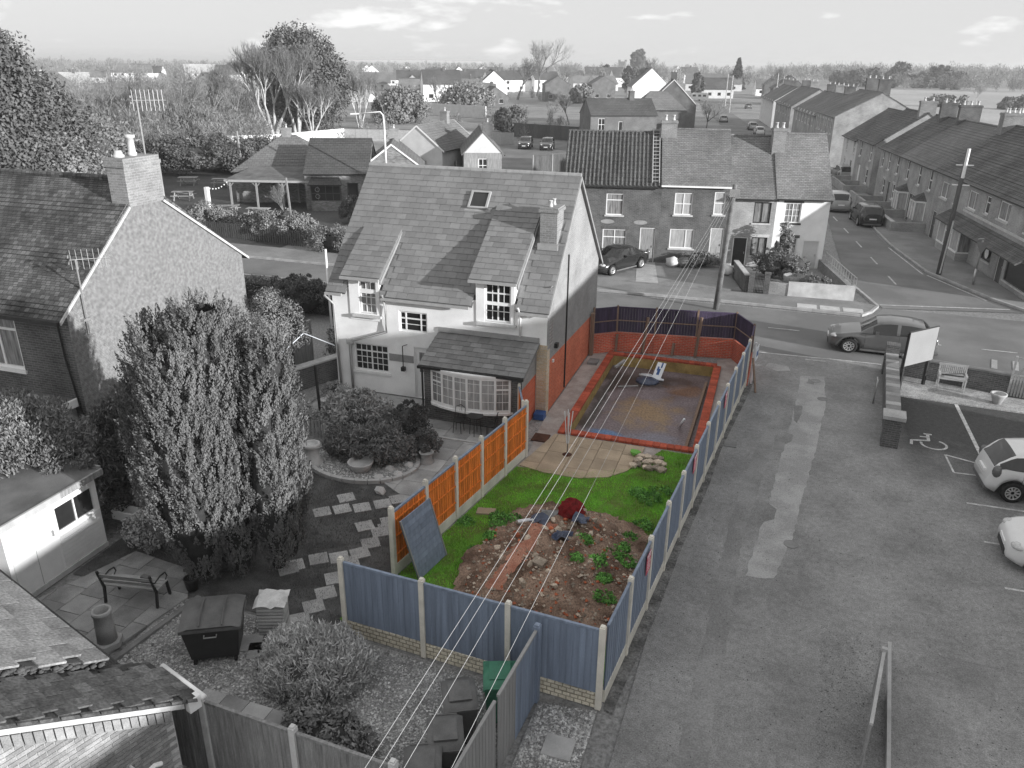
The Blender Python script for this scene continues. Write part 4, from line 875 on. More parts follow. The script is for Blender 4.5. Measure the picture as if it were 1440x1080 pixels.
row_house(45.95, 53.2, 'cream rendered end house of the near side-street row', render_cream, tile_dark, eave=4.4, ridge=7.2, sash=[(47.0, 2.9, .7, 1.3, glass_dark), (50.8, 2.9, .7, 1.3, glass_dark), (50.9, .9, .7, 1.2, glass_dark)], doors=[(47.4, wood_dark)])
row_house(60.5, 74, 'tall brick terrace with blank gable end facing the junction', brick_row, tile_far, eave=5.9, ridge=8.6, D=10, sash=[(62 + k * 2.0, 3.7, .8, 1.6, glass_dark) for k in range(6)] + [(62 + k * 2.0, .9, .8, 1.6, glass_dark) for k in range(6)], chim=[(3, 5, .6, 1.4, 8.4, 10.1, brick_mid, 2, True), (10, 5, .6, 1.4, 8.4, 10.1, brick_mid, 2, True)])
row_house(74.2, 96, 'longer brick terrace with several chimneys further up the side street', brick_row, tile_far, eave=5.2, ridge=7.8, D=8.4, sash=[(76 + k * 3.0, 3.7, .8, 1.6, glass_dark) for k in range(6)], chim=[(3, 4, .6, 1.4, 7.2, 8.9, brick_mid, 2, True), (10, 4, .6, 1.4, 7.2, 8.9, brick_light, 2, True), (17, 4, .6, 1.4, 7.2, 8.9, brick_mid, 2, True)])
row_house(100, 122, 'far brick terrace with pale gable near the caravan', brick_row, tile_far, eave=5.2, ridge=7.9, D=8.4, sash=[(102 + k * 3.4, 3.6, .8, 1.6, glass_dark) for k in range(6)], chim=[(2, 4, .6, 1.4, 7.3, 9.0, brick_mid, 2, True), (12, 4, .6, 1.4, 7.3, 9.0, brick_light, 2, True)])
row_house(126, 150, 'farthest brick terrace on the right of the side street', render_cream, tile_far, eave=5.0, ridge=7.6, D=8.4, sash=[(128 + k * 4, 3.4, .8, 1.6, glass_dark) for k in range(5)], chim=[(2, 4, .6, 1.4, 7.0, 8.7, brick_mid, 2, True), (14, 4, .6, 1.4, 7, 8.7, brick_mid, 2, True)])
# front-yard walls of the row
for i, (s, w_) in enumerate(((18.6, 3.6), (24.6, 3.0), (28.6, 3.0), (32.0, 3.2), (38.4, 3.4), (42.2, 3.2), (46.2, 3.0), (50, 3.0))):
    a, b = rloc(s, -2.3 + i * .05), rloc(s + w_, -2.3 + i * .05); e = rloc(s, -.02)
    t = low_wall('garden_wall', ['brick yard wall nearest the shop in the side street', 'second yard wall up the side street from the shop', 'third yard wall up the side street from the shop', 'fourth yard wall up the side street from the shop', 'fifth yard wall up the side street from the shop', 'sixth yard wall up the side street from the shop', 'yard wall in front of the cream end house', 'last low yard wall before the blank brick gable'][i], a[:2], b[:2], .22, .75, brick_row, stone_pale if i < 1 else None, 'yard walls along the side street')
    L = math.hypot(e[0] - a[0], e[1] - a[1]); MB().box(0, -L, 0, .22, -.11, .75).build('return_wall', brick_row, t)

# ------------------------------------------------------------------ pub and buildings behind it
PG = house('pub_wing', 'pub wing with brick gable carrying raised lettering', 'pub', (-22.3, 39.5, 0), R(113.6), 7.5, 5.24, 3.0, 4.95, brick_pub, tile_far, rows=12, chim=[(5.0, 2.2, .6, .8, 4.4, 5.9, brick_light, 1, True)], barge=paint_white, over=.15)
tx = bpy.data.curves.new('lettering', 'FONT'); tx.body = 'THE RACHNEL'; tx.size = .62; tx.extrude = .02; tx.align_x = 'CENTER'; tx.space_character = 1.15
tobj = bpy.data.objects.new('lettering_curve', tx); tme_ = bpy.data.meshes.new_from_object(tobj); bpy.data.objects.remove(tobj); finish(tme_, paint_black)
to = link('lettering', tme_, PG); to.matrix_local = Matrix.Translation((-.03, 2.62, 2.62)) @ Matrix.Rotation(R(-90), 4, 'Z') @ Matrix.Rotation(R(90), 4, 'X'); to['kind'] = 'stuff'
PM = house('pub', 'stone-patched brick pub with dark roof and leaded bay by the beer garden', 'pub', (-30.0, 33.1, 0), R(22.6), 5.2, 8.8, 3.0, 5.25, brick_pub, tile_far_dark, front=[(3.4, .9, .9, 1.3, dict(glass=glass_dark, frame=wood_dark))], rows=14)
bp = MB().box(.5, -.55, 0, 2.9, -.0, .85); bp.build('bay_base', brick_pub, PM)
bw_ = MB().box(.5, -.55, .85, 2.9, -.0, 2.1).build('bay_window', glass_dark, PM)
fr = MB(); [fr.box(x - .03, -.6, .85, x + .03, -.545, 2.12) for x in (.52, 1.1, 1.7, 2.3, 2.88)]; fr.box(.45, -.62, 2.02, 2.95, -.545, 2.14).box(.5, -.6, 1.42, 2.9, -.546, 1.47); fr.build('bay_frame', wood_dark, bw_)
mb = MB(); roof_courses(mb, (.3, -.75, 2.15), (3.1, -.75, 2.15), (2.8, -.01, 2.7), (.6, -.01, 2.7), 4); mb.build('bay_roof', tile_far_dark, PM)
for x, z in ((1.05, 1.75), (1.05, 1.2)): MB().tube([(x + .17 * math.cos(a), -.6, z + .17 * math.sin(a)) for a in np.linspace(0, 2 * math.pi, 14)], .02, 4).build('leaded_roundel', paint_grey, bw_)
MB().tube([(4.95, -.1, 0), (4.95, -.1, 2.9)], .05, 6).build('downpipe', paint_black, PM)
PH = house('pub_extension', 'hip-roofed stone extension of the pub behind the canopy', 'pub', (-37.6, 34.2, 0), R(22.6), 8.2, 8.5, 2.7, 5.2, brick_pub, tile_far, rows=12, hip=3.4, chim=[(3.5, 4.0, .8, .7, 4.6, 5.9, brick_light, 1, True)])
CN = thing('pub_canopy', 'open timber canopy on posts over the pub tables', 'canopy', (-36.4, 31.6, 0), R(15.3))
mb = MB(); roof_courses(mb, (-.2, -.2, 2.35), (7.0, -.2, 2.35), (5.4, 3.6, 3.0), (1.0, 3.6, 3.0), 3); mb.build('canopy_roof', felt, CN)
MB().box(-.2, -.24, 2.18, 7.0, -.17, 2.36).build('fascia', paint_grey, CN)
for x, y in ((.2, 0), (2.4, 0), (4.6, 0), (6.7, 0), (1.4, 3.2), (4.9, 3.2)):
    p = MB().box(x - .07, y - .07, 0, x + .07, y + .07, 2.3); p.bar((x, y, 1.75), (x + .45, y, 2.28), .07).bar((x, y, 1.75), (x - .45, y, 2.28), .07); p.build('post', wood_grey, CN)
W2 = house('pub_rear_range', 'taller rear range of the pub with white side wall and slate roof', 'pub', (-22.9, 45.2, 0), R(90), 9.0, 5.0, 4.0, 6.0, render_cream, tile_far, front=[(3.0, .9, .5, 1.8, dict(glass=glass_dark))], rows=14, barge=paint_white, chim=[(6.5, 2.2, .7, .7, 5.4, 7.0, brick_light, 1, True)])
TG = house('boarded_outhouse', 'timber-boarded outhouse with pale triangular gable behind the white house', 'outhouse', (-17.0, 44.9, 0), R(112.7), 8.0, 3.4, 4.0, 5.75, wood_grey, tile_far, rows=12, left=[(1.3, 2.3, .8, 1.2, dict(cols=(1, 1), rows=(1, 1), glass=glass_dark))], chim=[(4.5, .6, .5, .9, 4.6, 6.3, brick_mid, 1, True)])
MB().poly([(-.03, -.05, 4.0), (-.03, 1.7, 5.74), (-.03, 3.45, 4.0)][::-1]).build('gable_panel', render_cream, TG)
house('brick_house', 'small brick house with white sash windows behind the ribbed roof', 'house', (-18.6, 87.2, 0), R(28), 9.5, 6, 5.0, 6.9, brick_far, tile_far_dark, front=[(1.1, 2.9, .95, 1.6, dict(cols=(1, 1), rows=(1, 1), glass=glass_dark)), (4.0, 2.9, .6, 1.2), (1.1, .6, .95, 1.4)], rows=10, chim=[(6.2, 2.6, .7, .7, 6.1, 8.0, brick_mid, 2, True)])
house('gabled_house', 'broad plain gable above the pale terrace roof', 'house', (-8.3, 124, 0), R(98), 22, 8.2, 5.0, 9.0, brick_far, tile_far, left=[(.9, 2.4, 1.4, 1.5, dict(cols=(1, 1), glass=glass_curtain)), (2.9, 1.6, .9, 2.2, dict(glass=glass_curtain))], rows=10, chim=[(6, 3.6, .7, 1.0, 8.4, 10.2, brick_mid, 2, True), (15, 3.6, .7, 1.0, 8.4, 10.2, brick_mid, 2, True)], barge=paint_white)
house('outbuilding', 'low hipped outbuilding beside the broad plain gable', 'outbuilding', (-16.5, 112, 0), R(20), 8, 7, 4.6, 7.2, brick_far, tile_far, rows=8, hip=2.5)
house('outbuilding', 'small gabled lean-to in front of the broad gable', 'outbuilding', (-12.0, 99, 0), R(105), 7, 4.4, 3.6, 5.8, brick_far, tile_far, rows=8)

# ------------------------------------------------------------------ far houses, set out by map position
FH = [  # label, x, y, rot deg, W, D, eave, ridge, wall, roof, windows
 ('red-free brick bungalow with twin gables beyond the pub gardens', -67, 197, 118, 12, 7.5, 2.7, 5.2, brick_far, tile_far_dark),
 ('pale-fronted two-storey house right of the brick bungalow', -60, 238, 112, 10, 8, 5.2, 7.6, brick_far, tile_far),
 ('second two-storey house behind the pale-fronted one', -48, 252, 112, 10, 8, 5.2, 7.6, brick_far, tile_far),
 ('cream bungalow left of centre with long mid-grey roof', -121, 240, 30, 12, 8, 2.8, 5.8, render_cream, tile_far),
 ('cream bungalow with bay behind bare shrubs left of centre', -110, 262, 30, 11, 8, 2.8, 5.8, render_cream, tile_far),
 ('white-walled house with dark roof among the far bungalows', -112, 305, 40, 12, 8, 5.0, 8.0, render_white, tile_far_dark),
 ('white house beside the dark conifer in the far row', -97, 322, 40, 12, 8, 5.0, 8.0, render_white, tile_far_dark),
 ('long cream bungalow at the left end of the far row', -128, 200, 28, 13, 8, 2.8, 5.8, render_cream, tile_far),
 ('brown-roofed bungalow higher up in the far row', -172, 300, 30, 16, 9, 3, 6.2, render_cream, tile_far),
 ('low bungalow near the skyline on the left', -200, 360, 30, 18, 9, 3, 6.2, render_cream, tile_far),
 ('wide roofed house at the skyline left of centre', -160, 400, 30, 18, 9, 4, 8, render_cream, tile_far_dark),
 ('pale terrace at the skyline left of the ivy tree', -150, 460, 30, 24, 9, 5, 9, render_cream, tile_far),
 ('long skyline roof with white gable', -110, 470, 20, 24, 10, 5, 9.5, render_white, tile_far_dark),
 ('skyline house right of the long roof', -80, 480, 20, 18, 10, 5, 9, render_cream, tile_far),
 ('white gabled house on the left of the side street', -24, 205, 105, 16, 10, 6, 10.5, render_white, tile_far),
 ('low cream house at the end of the side street', -26, 290, 15, 14, 8, 3.5, 7, render_cream, tile_far_dark),
 ('white bungalow across the end of the side street', -6, 330, 10, 16, 8, 3, 6, render_white, tile_far),
 ('long low house on the rise above the side street', -40, 380, 10, 26, 9, 3.5, 7.5, render_cream, tile_far),
 ('gabled house above the caravan on the right of the street', 8, 300, 95, 14, 10, 5, 9, brick_far, tile_far),
 ('dark gabled house on the far right of the street end', 12, 250, 95, 14, 10, 5, 8.5, brick_far, tile_far_dark),
 ('pale estate house at the left skyline', -330, 330, 40, 20, 9, 5, 9, render_white, tile_far),
 ('estate terrace with bright roofs at the left skyline', -300, 350, 40, 34, 9, 5, 9, render_cream, meadow_mat),
 ('low bright-roofed house among the left trees', -250, 215, 45, 14, 9, 3, 6.5, render_cream, meadow_mat),
 ('gable-ended house deep in the left-hand trees', -205, 180, 125, 10, 9, 4, 7.5, brick_far, tile_far),
 ('pale shed-roofed house at the far left', -350, 270, 40, 26, 9, 3, 6, render_white, meadow_mat),
]
for i, (lab, x, y, rz, W, D, ev, rd, wm_, rm_) in enumerate(FH):
    wins = [(a, z, 1.3, 1.2) for a in np.arange(1.4, W - 2, 3.4) for z in ((.9,) if ev < 4 else (.9, 3.2)) if z + 1.2 < ev]
    house('far_house', lab.replace('red-free ', ''), 'house', (x, y, 0), R(rz), W, D, ev, rd, wm_, rm_, front=wins, left=[(1.2, .9, 1.3, 1.2), (D - 2.8, .9, 1.3, 1.2)], rows=4, over=.4, group='houses in the distance', chim=[(W * .6, D * .45, .8, .8, rd - .6, rd + 1.2, brick_mid, 1, True)] if i % 2 == 0 else ())

# more of the far town: copies of two small houses
for kind in range(2):
    proto = house('distant_house', 'small distant house among the trees near the horizon', 'house', (-190, 520, 0), R(25), 11, 8, 3 + 2 * kind, 6 + 2.4 * kind, (render_cream, render_white)[kind], (tile_far, tile_far_dark)[kind], front=[(1.5, .9, 1.4, 1.2), (6, .9, 1.4, 1.2)], rows=3, over=.4, group='small houses near the horizon', chim=[(6, 3.5, .8, .8, 5, 7 + 2.4 * kind, brick_mid, 1, True)]); rec_ = record(proto)
    for k in range(10):
        px, py = random.uniform(730, 1000) if k % 3 else random.uniform(100, 460), random.uniform(99, 128); dup(proto, rec_, G(px, py), R(random.choice((20, 30, 110, 115, 40))), random.uniform(.9, 1.2))
    for row, (py, n_) in enumerate(((109, 9), (117, 8), (128, 6), (143, 4))):
        for k in range(kind, n_, 2): dup(proto, rec_, G(486 + (k + .5) * 240 / n_ + row * 5 + random.uniform(-5, 5), py + random.uniform(-1.5, 1.5)), R(random.choice((26, 30, 112, 118))), random.uniform(.95, 1.15))
# long wall and fence behind the pub garden
WW = thing('boundary_wall', 'long bright white wall behind the pub garden', 'wall', (-76, 55.5, 0)); 
pts_ = [(-8, -6), (15, 21), (18, 33.5)]
for (a, b) in zip(pts_, pts_[1:]): MB().bar((*a, .9), (*b, .9), .25, 1.8).build('wall_length', render_white, WW)
FN = thing('panel_fence', 'pale close-board fence continuing the white wall', 'fence', (-58, 89, 0))
for k in range(14): MB().box(k * 1.9 + .03, -.03, 0, k * 1.9 + 1.87, .03, 1.75).build('fence_panel', wood_pale, FN)
FN.rotation_euler = (0, 0, R(10))
low_wall('boundary_wall', 'pale stone-faced garden wall beyond the outhouse chimney', (-82, 157), (-56, 148), .4, 2.6, render_cream)

# ------------------------------------------------------------------ unseen buildings, placed and sized so their shade lies over the plot
house('shading_hall', 'long unseen brick hall placed beyond the car park to shade the plot', 'hall', (33.6, -19, 0), R(90), 19.0, 7.2, 5.6, 9.6, brick_mid, tile_far_dark, rows=10)
house('shading_hall', 'lower unseen annexe placed beyond the car park to shade the plot', 'hall', (33.6, -52, 0), R(90), 33, 7.2, 5.2, 8.75, brick_mid, tile_far_dark, rows=10)
# ------------------------------------------------------------------ bungalow at bottom left
BE = R(162); be, bd = V3((math.cos(BE), math.sin(BE), 0)), V3((math.cos(R(72)), math.sin(R(72)), 0))
BO_ = V3((-.83, -17.14, 0)); ZE = 2.5; PT = math.tan(R(31))
BG = thing('bungalow', 'mossy tiled bungalow corner with pale brick gable at the bottom left', 'bungalow', tuple(BO_), BE)
# local: x along the eave (away to the left), y = towards the ridge is -bd => local +y is bd rotated: local y = rot(BE) of +Y = bearing 252 = -bd
def rp_(x, y, lift=0.0): return np.array([x, y, ZE + y * PT]) + lift * unit((0, -PT, 1))
GD = 5.0
MB().poly([(.12, .15, 0), (.12, .15, ZE - .05), (.12, GD, ZE + GD * PT - .1), (.12, GD, 0)]).build('gable_wall', mortar_pale, BG)
MB().poly([(.12, .15, 0), (9, .15, 0), (9, .15, ZE), (.12, .15, ZE)]).build('wall', brick_mid, BG)
# bricks of the gable, laid singly
bme = MB().box(0, -.012, 0, .0, 0, 0) if False else None
bms = []
for k in range(3): bms.append(MB().box(-.014, 0, 0, .0, .215, .065).mesh('brick', brick_piece))
cand = []
for c in range(75):
    z = ZE + GD * PT - .25 - c * .075; y = .17 + (.1125 if c % 2 else 0)
    while y + .215 < GD and z > 0:
        if z < ZE + y * PT - .34: cand.append((y, z))
        y += .225
cand.sort(key=lambda p: (p[0] - 1.3) ** 2 + 1.4 * (p[1] - 2.1) ** 2); rest = MB()
for k, (y, z) in enumerate(cand):
    if k < 300: o = link('brick', bms[k % 3], BG); o.location = (.119, y, z)
    else: rest.box(.105, y, z, .119, y + .215, z + .065)
rest.build('brick_field', brick_piece, BG, kind='stuff')
A_, B_, C_, D_ = rp_(0, -.22), rp_(1.35, -.22), rp_(1.35, GD), rp_(0, GD)
nB = unit((0, -PT, 1)); esB = unit((0, 1, PT)); LB = np.linalg.norm(D_ - A_)
q4 = [B_, A_, D_, C_]; dk = MB(); dk.poly(q4); dk.poly([p - nB * .06 for p in q4][::-1]); [dk.poly([q4[i] - nB * .06, q4[(i + 1) % 4] - nB * .06, q4[(i + 1) % 4], q4[i]]) for i in range(4)]
tile_shade = mat('tile_shade', g(.085), rough=.95, var=.4, scale=2.5, fine=22, fvar=.4, bump=.8, island=.25)  # dark tone of the shaded roof strip is put into the tile colour
RB1 = dk.build('roof', core_dark, BG)
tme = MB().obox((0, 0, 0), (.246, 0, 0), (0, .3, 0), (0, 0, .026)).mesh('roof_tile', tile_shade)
cr_ = 0
def lay_tiles(parent, me, o0, ex, es, en, cols, rows, w, e, tilt=.1, jit=.005):
    es2 = es * math.cos(tilt) - en * math.sin(tilt); en2 = np.cross(ex, es2)
    for r_ in range(rows):
        for c in range(cols):
            p = V3(o0) + ex * (c * w + (w / 2 if r_ % 2 else 0) + random.uniform(-jit, jit)) + es * (r_ * e + random.uniform(-jit, jit)) + en * .03
            o = link('roof_tile', me, parent); m = Matrix.Identity(4)
            for i, ax in enumerate((ex, es2, en2)):
                for k in range(3): m[k][i] = ax[k]
            for k in range(3): m[k][3] = p[k]
            o.matrix_local = m
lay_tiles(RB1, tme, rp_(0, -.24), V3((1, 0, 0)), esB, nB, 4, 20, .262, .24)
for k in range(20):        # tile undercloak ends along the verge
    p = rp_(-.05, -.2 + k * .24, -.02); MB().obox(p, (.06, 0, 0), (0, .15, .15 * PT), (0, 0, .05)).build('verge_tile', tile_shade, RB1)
MB().obox(rp_(.04, -.1, -.16), (.08, 0, 0), (0, GD, GD * PT), (0, 0, .1)).build('verge_mortar', mortar_pale, RB1)
for k in range(40):        # corbelled header course under the verge
    p = rp_(.06, .2 + k * .118, 0) + (0, 0, -.42); MB().obox(p, (.06, 0, 0), (0, .1, .1 * PT), (0, 0, .2)).build('corbel_brick', brick_piece, BG)
# main roof, stepped a little higher, large tiles
u0 = 1.32; q4 = [rp_(9, .5, .1), rp_(u0, .5, .1), rp_(u0, GD, .1), rp_(9, GD, .1)]; dk = MB(); dk.poly(q4); dk.poly([p - nB * .12 for p in q4][::-1]); [dk.poly([q4[i] - nB * .12, q4[(i + 1) % 4] - nB * .12, q4[(i + 1) % 4], q4[i]]) for i in range(4)]
RB2 = dk.build('main_roof', core_dark, BG)
tm2 = MB().obox((0, 0, 0), (.388, 0, 0), (0, .40, 0), (0, 0, .034)).mesh('roof_tile', tile_moss)
lay_tiles(RB2, tm2, rp_(u0 - .06, .47, .1), V3((1, 0, 0)), esB, nB, 14, 12, .41, .34)
moss = MB()
for k in range(240):
    p = rp_(u0 + random.uniform(-.09, .03), .5 + random.random() * 4.5, random.uniform(-.02, .1)); r_ = random.uniform(.02, .06)
    moss.lathe([(r_ * .6, -r_ * .5), (r_ * 1.3, 0), (r_ * .8, r_ * .4), (r_ * .2, r_ * .5)], 5, tuple(p))
moss.build('moss_edge', core_mid, RB2, True, kind='stuff')
MB().tube([(-.05, -.3, ZE - .14), (1.1, -.3, ZE - .14)], .05, 8).build('gutter', paint_white, BG, True)
MB().box(-.02, -.26, ZE - .3, .1, -.06, ZE - .06).build('gutter_end', paint_white, BG)
# porch with stepped flashing, and a wall bracket
pf = MB()
for k in range(7): pf.obox((.085, 1.25 + k * .26, .95 + k * .16), (.03, 0, 0), (0, .3, .16), (0, 0, .24))
pf.build('stepped_flashing', paint_white, BG)
mb = MB(); roof_courses(mb, (-.95, 1.0, .75), (-.95, 3.2, .75), (.1, 3.2, 1.9), (.1, 1.0, .82), 8); mb.build('porch_roof', wood_dark, BG)
br = MB().bar((.1, .9, 1.9), (-.25, .9, 1.95), .03).bar((.1, .9, 1.6), (-.25, .9, 1.95), .025).tube([(-.27, .9, 1.95), (-.27, .72, 2.0), (-.27, .62, 1.95)], .035, 6); br.build('wall_bracket', paint_white, BG)

# ------------------------------------------------------------------ garage on the left
GR = thing('garage', 'white boarded garage with flat felt roof left of the yew', 'garage', (-8.35, -13.95, 0))
gm = MB(); FG = Face((0, 0, 0), (0, 1, 0), (1, 0, 0)); wall_cells(gm, FG, 2.62, 2.08, [(1.35, 1.1, 1.15, .68)], .06)
gm.poly([(0, 2.62, 0), (-4.5, 2.62, 0), (-4.5, 2.62, 2.2), (0, 2.62, 2.08)]); gm.poly([(-4.5, 0, 0), (0, 0, 0), (0, 0, 2.08), (-4.5, 0, 2.2)]); gm.poly([(-4.5, 2.62, 0), (-4.5, 0, 0), (-4.5, 0, 2.2), (-4.5, 2.62, 2.2)])
gm.build('wall', render_white, GR)
for k in range(9):
    MB().box(.0, 1.36, .16 + k * .103, .014, 2.6, .16 + k * .103 + .096).build('cladding_board', paint_white, GR)
MB().box(.0, .1, .02, .03, 1.28, 1.95).build('garage_door', paint_white, GR); MB().box(.03, .68, .02, .036, .69, 1.95).build('door_gap', paint_grey, GR); MB().box(.03, 1.15, 1.15, .07, 1.2, 1.3).build('handle', metal_grey, GR)
add_window(GR, FG, 1.35, 1.1, 1.15, .68, cols=(1, 1), depth=.06, glass=glass_dark, ft=.04)
MB().poly([(.14, -.2, 2.12), (.14, 2.76, 2.12), (-4.6, 2.76, 2.25), (-4.6, -.2, 2.25)]).poly([(.14, -.2, 2.05), (-4.6, -.2, 2.18), (-4.6, 2.76, 2.18), (.14, 2.76, 2.05)]).build('roof', felt, GR)
MB().box(.10, -.2, 1.98, .16, 1.5, 2.14).build('fascia', concrete, GR); MB().box(.10, 1.5, 1.98, .16, 2.78, 2.14).build('fascia', wood_grey, GR); MB().box(-4.6, 2.74, 2.0, .1, 2.8, 2.2).build('fascia', wood_grey, GR)
MB().box(.0, .0, .0, .06, 2.6, .13).build('plinth', stone_pale, GR)
# ------------------------------------------------------------------ the plot: fences
def clip_poly(P, Q):
    """P clipped by convex counter-clockwise Q"""
    out = list(P)
    for i in range(len(Q)):
        a, b = Q[i], Q[(i + 1) % len(Q)]; inp, out = out, []
        side = lambda p: (b[0] - a[0]) * (p[1] - a[1]) - (b[1] - a[1]) * (p[0] - a[0])
        for k in range(len(inp)):
            p, q = inp[k - 1], inp[k]; sp, sq = side(p), side(q)
            if (sp >= 0) != (sq >= 0): t = sp / (sp - sq); out.append((p[0] + (q[0] - p[0]) * t, p[1] + (q[1] - p[1]) * t))
            if sq >= 0: out.append(q)
        if not out: return []
    return out
def fence_run(t, p, q, posts, h, gb, boards, board_m, post_m, gb_m, cap_m=None, ph=None, bw=.15, two_sided=True, z0=0.0, rails=None, post_w=.11, skip_posts=(), tilt=0.0, board_th=.02, mats=None):
    """posts: parameters 0..1 along p-q. Children of t: post, gravel_board, board, top_rail, rail."""
    p, q = V3((*p, z0)), V3((*q, z0)); d = q - p; L = np.linalg.norm(d); u = d / L; n = V3((u[1], -u[0], 0)); ph = ph or h + .06
    bm = {}
    for i, s in enumerate(posts):
        if i in skip_posts: continue
        c = p + d * s; jx = random.uniform(-.006, .006)
        mb = MB(); mb.obox(c - u * post_w / 2 - n * post_w / 2, u * post_w, n * post_w, (jx, 0, ph)); mb.obox(c - u * post_w * .35 - n * post_w * .35 + (jx, 0, ph), u * post_w * .7, n * post_w * .7, (0, 0, .035)); mb.build('post', post_m, t)
    for k, (s, e) in enumerate(zip(posts, posts[1:])):
        a, b = p + d * s + u * post_w / 2, p + d * e - u * post_w / 2; w = np.linalg.norm(b - a)
        if gb:
            n_g = 2 if gb > .32 else 1
            for j in range(n_g): MB().obox(a - n * .025 + (0, 0, .01 + j * gb / n_g), u * w, n * .05, (0, 0, gb / n_g - .01)).build('gravel_board', gb_m, t)
        nb = max(1, round(w / bw)); step = w / nb
        for j in range(nb):
            key = round(step, 3)
            bmm = board_m if mats is None else mats(s + (e - s) * (j + .5) / nb)
            kk = (key, bmm.name)
            if kk not in bm: bm[kk] = MB().obox((0, -board_th / 2, 0), (step - .005, 0, 0), (0, board_th, 0), (0, 0, h - gb - .05)).obox((0, -board_th / 2 - .006, 0), (.018, 0, 0), (0, board_th + .012, 0), (0, 0, h - gb - .05)).mesh('board', bmm)
            o = link('board', bm[kk], t); c = a + u * (j * step) + (0, 0, gb + .01); o.matrix_local = Matrix(((u[0], -u[1], 0, c[0]), (u[1], u[0], 0, c[1]), (0, 0, 1, c[2]), (0, 0, 0, 1)))
        MB().obox(a - n * .028 + (0, 0, h - .05), u * w, n * .056, (0, 0, .05)).build('top_rail', cap_m or board_m, t)
        for rz in (rails or ()): MB().obox(a + n * (board_th / 2 + .004) * rz[1] - n * (.02 if rz[1] > 0 else .0) * 0 + (0, 0, rz[0]), u * w, n * .025 * rz[1], (0, 0, .04)).build('rail', rz[2], t)
NF = thing('panel_fence', 'blue-grey composite fence across the near end of the plot, on pale gravel boards', 'fence')
fence_run(NF, (-.91, -12.36), (4.72, -12.72), (0, .335, .668, 1), 1.86, .36, 0, blue_board, post_warm, gravel_board_mat, bw=.125)
LF = thing('panel_fence', 'long blue-grey composite fence along the lane, with concrete posts', 'fence')
fence_run(LF, (4.78, -12.6), (6.52, 5.15), [0, *[(k + .95) / 10.95 for k in range(11)]], 1.86, .3, 0, blue_board, post_warm, gravel_board_plain, bw=.15, skip_posts=(0,))
OF = thing('panel_fence', 'orange timber fence between the plot and the garden', 'fence')
fence_run(OF, (-.84, -10.17), (.28, -3.16), (0, .205, .405, .60, .80, 1), 1.78, .3, 0, orange_wood, post_warm, gravel_board_plain, cap_m=blue_board, bw=.11, rails=((.55, 1, orange_wood), (1.05, 1, orange_wood), (1.5, 1, orange_wood)), ph=1.9)
GT = thing('side_gate', 'orange and navy board gate beside the bow window', 'gate')
fence_run(GT, (.12, -3.0), (-.42, -1.72), (0, 1), 1.75, .0, 0, navy_board, post_warm, gravel_board_plain, cap_m=blue_board, bw=.11, post_w=.09, mats=lambda s: navy_board if s < .55 else orange_wood)
DF = thing('panel_fence', 'grey composite divider fence running towards the camera beside the wheelie bins', 'fence')
fence_run(DF, (3.52, -12.92), (3.05, -19.0), (0, .31, .62, 1), 1.74, .0, 0, grey_board, blue_board, gravel_board_plain, cap_m=grey_board, bw=.125, post_w=.13, mats=lambda s: blue_board if s < .17 else grey_board, skip_posts=(1, 2))
# loose panel leaning on the orange fence
b0, b1, t0_, t1_ = V3(G(588, 816, .02)), V3(G(627, 779, .02)), V3(G(561, 734, 1.72)), V3(G(601, 694, 1.72))
LP = thing('loose_panel', 'spare blue-grey fence panel leaning against the orange fence', 'panel')
ex, ey = b1 - b0, t0_ - b0; nn = unit(np.cross(ex, ey)); nbd = 12
for k in range(nbd): MB().obox(b0 + ey * (k / nbd), ex, ey * (1 / nbd) * .96, nn * .03).build('board', blue_board, LP)
for k in range(2): MB().obox(b0 + ex * (.0 if k == 0 else .97), ex * .03, ey, nn * .045).build('edge_strip', grey_board, LP)
# rear wall and navy fence
RWL = thing('brick_wall', 'low red brick wall at the road end of the plot, under the dark fence', 'wall')
rpts = [(.12, 6.95), (1.0, 7.62), (2.6, 7.85), (4.3, 8.1), (5.85, 8.35), (6.6, 6.9), (6.56, 5.3)]
for a, b in zip(rpts, rpts[1:]):
    u = unit((b[0] - a[0], b[1] - a[1], 0)); n = V3((u[1], -u[0], 0)); MB().obox(V3((*a, -.02)) - n * .06, V3((*b, 0)) - V3((*a, 0)), n * .12, (0, 0, .86)).build('wall_length', brick_red, RWL)
NV = thing('board_fence', 'dark navy close-board fence above the red wall by the road', 'fence')
for a, b in zip(rpts, rpts[1:]): fence_run(NV, a, b, (0, 1), 1.12, 0, 0, navy_board, weathered_wood, gravel_board_plain, bw=.12, z0=.86, ph=1.14, rails=((.5, 1, weathered_wood),), post_w=.07)
for (x, y, dx, h) in ((2.15, 7.62, .22, 1.6), (4.35, 7.88, .2, 1.75), (1.05, 7.35, .02, .8), (3.4, 7.75, .05, .55)): MB().bar((x, y, 0), (x + dx * .6, y + .1, h), .09).build('prop', weathered_wood, NV)
MB().box(.05, 6.62, 0, .2, 6.8, 1.85).build('gate_post', weathered_wood, NV)
# warning signs on the lane fence
for k, (s, z) in enumerate((((-9.75), 1.25), ((-4.95), 1.35), ((-.2), 1.35))):
    x = 4.78 + (s + 12.6) * (1.74 / 17.75) + .045; sg = thing('warning_sign', ['red warning sign on the lane fence, nearest the camera', 'middle red warning sign on the lane fence', 'farthest red warning sign on the lane fence'][k], 'sign', (x, s, z), R(-5.6), 'red signs on the lane fence')
    MB().box(0, -.17, -.02, .012, .17, .46).build('board', sign_red, sg)
    mb = MB()
    for j in range(5): mb.box(.012, -.13, .06 + j * .075, .014, .13 - .05 * (j % 2), .06 + j * .075 + .022)
    mb.build('lettering', sign_white, sg); MB().box(.012, -.17, .42, .0145, .17, .46).build('border', sign_white, sg)

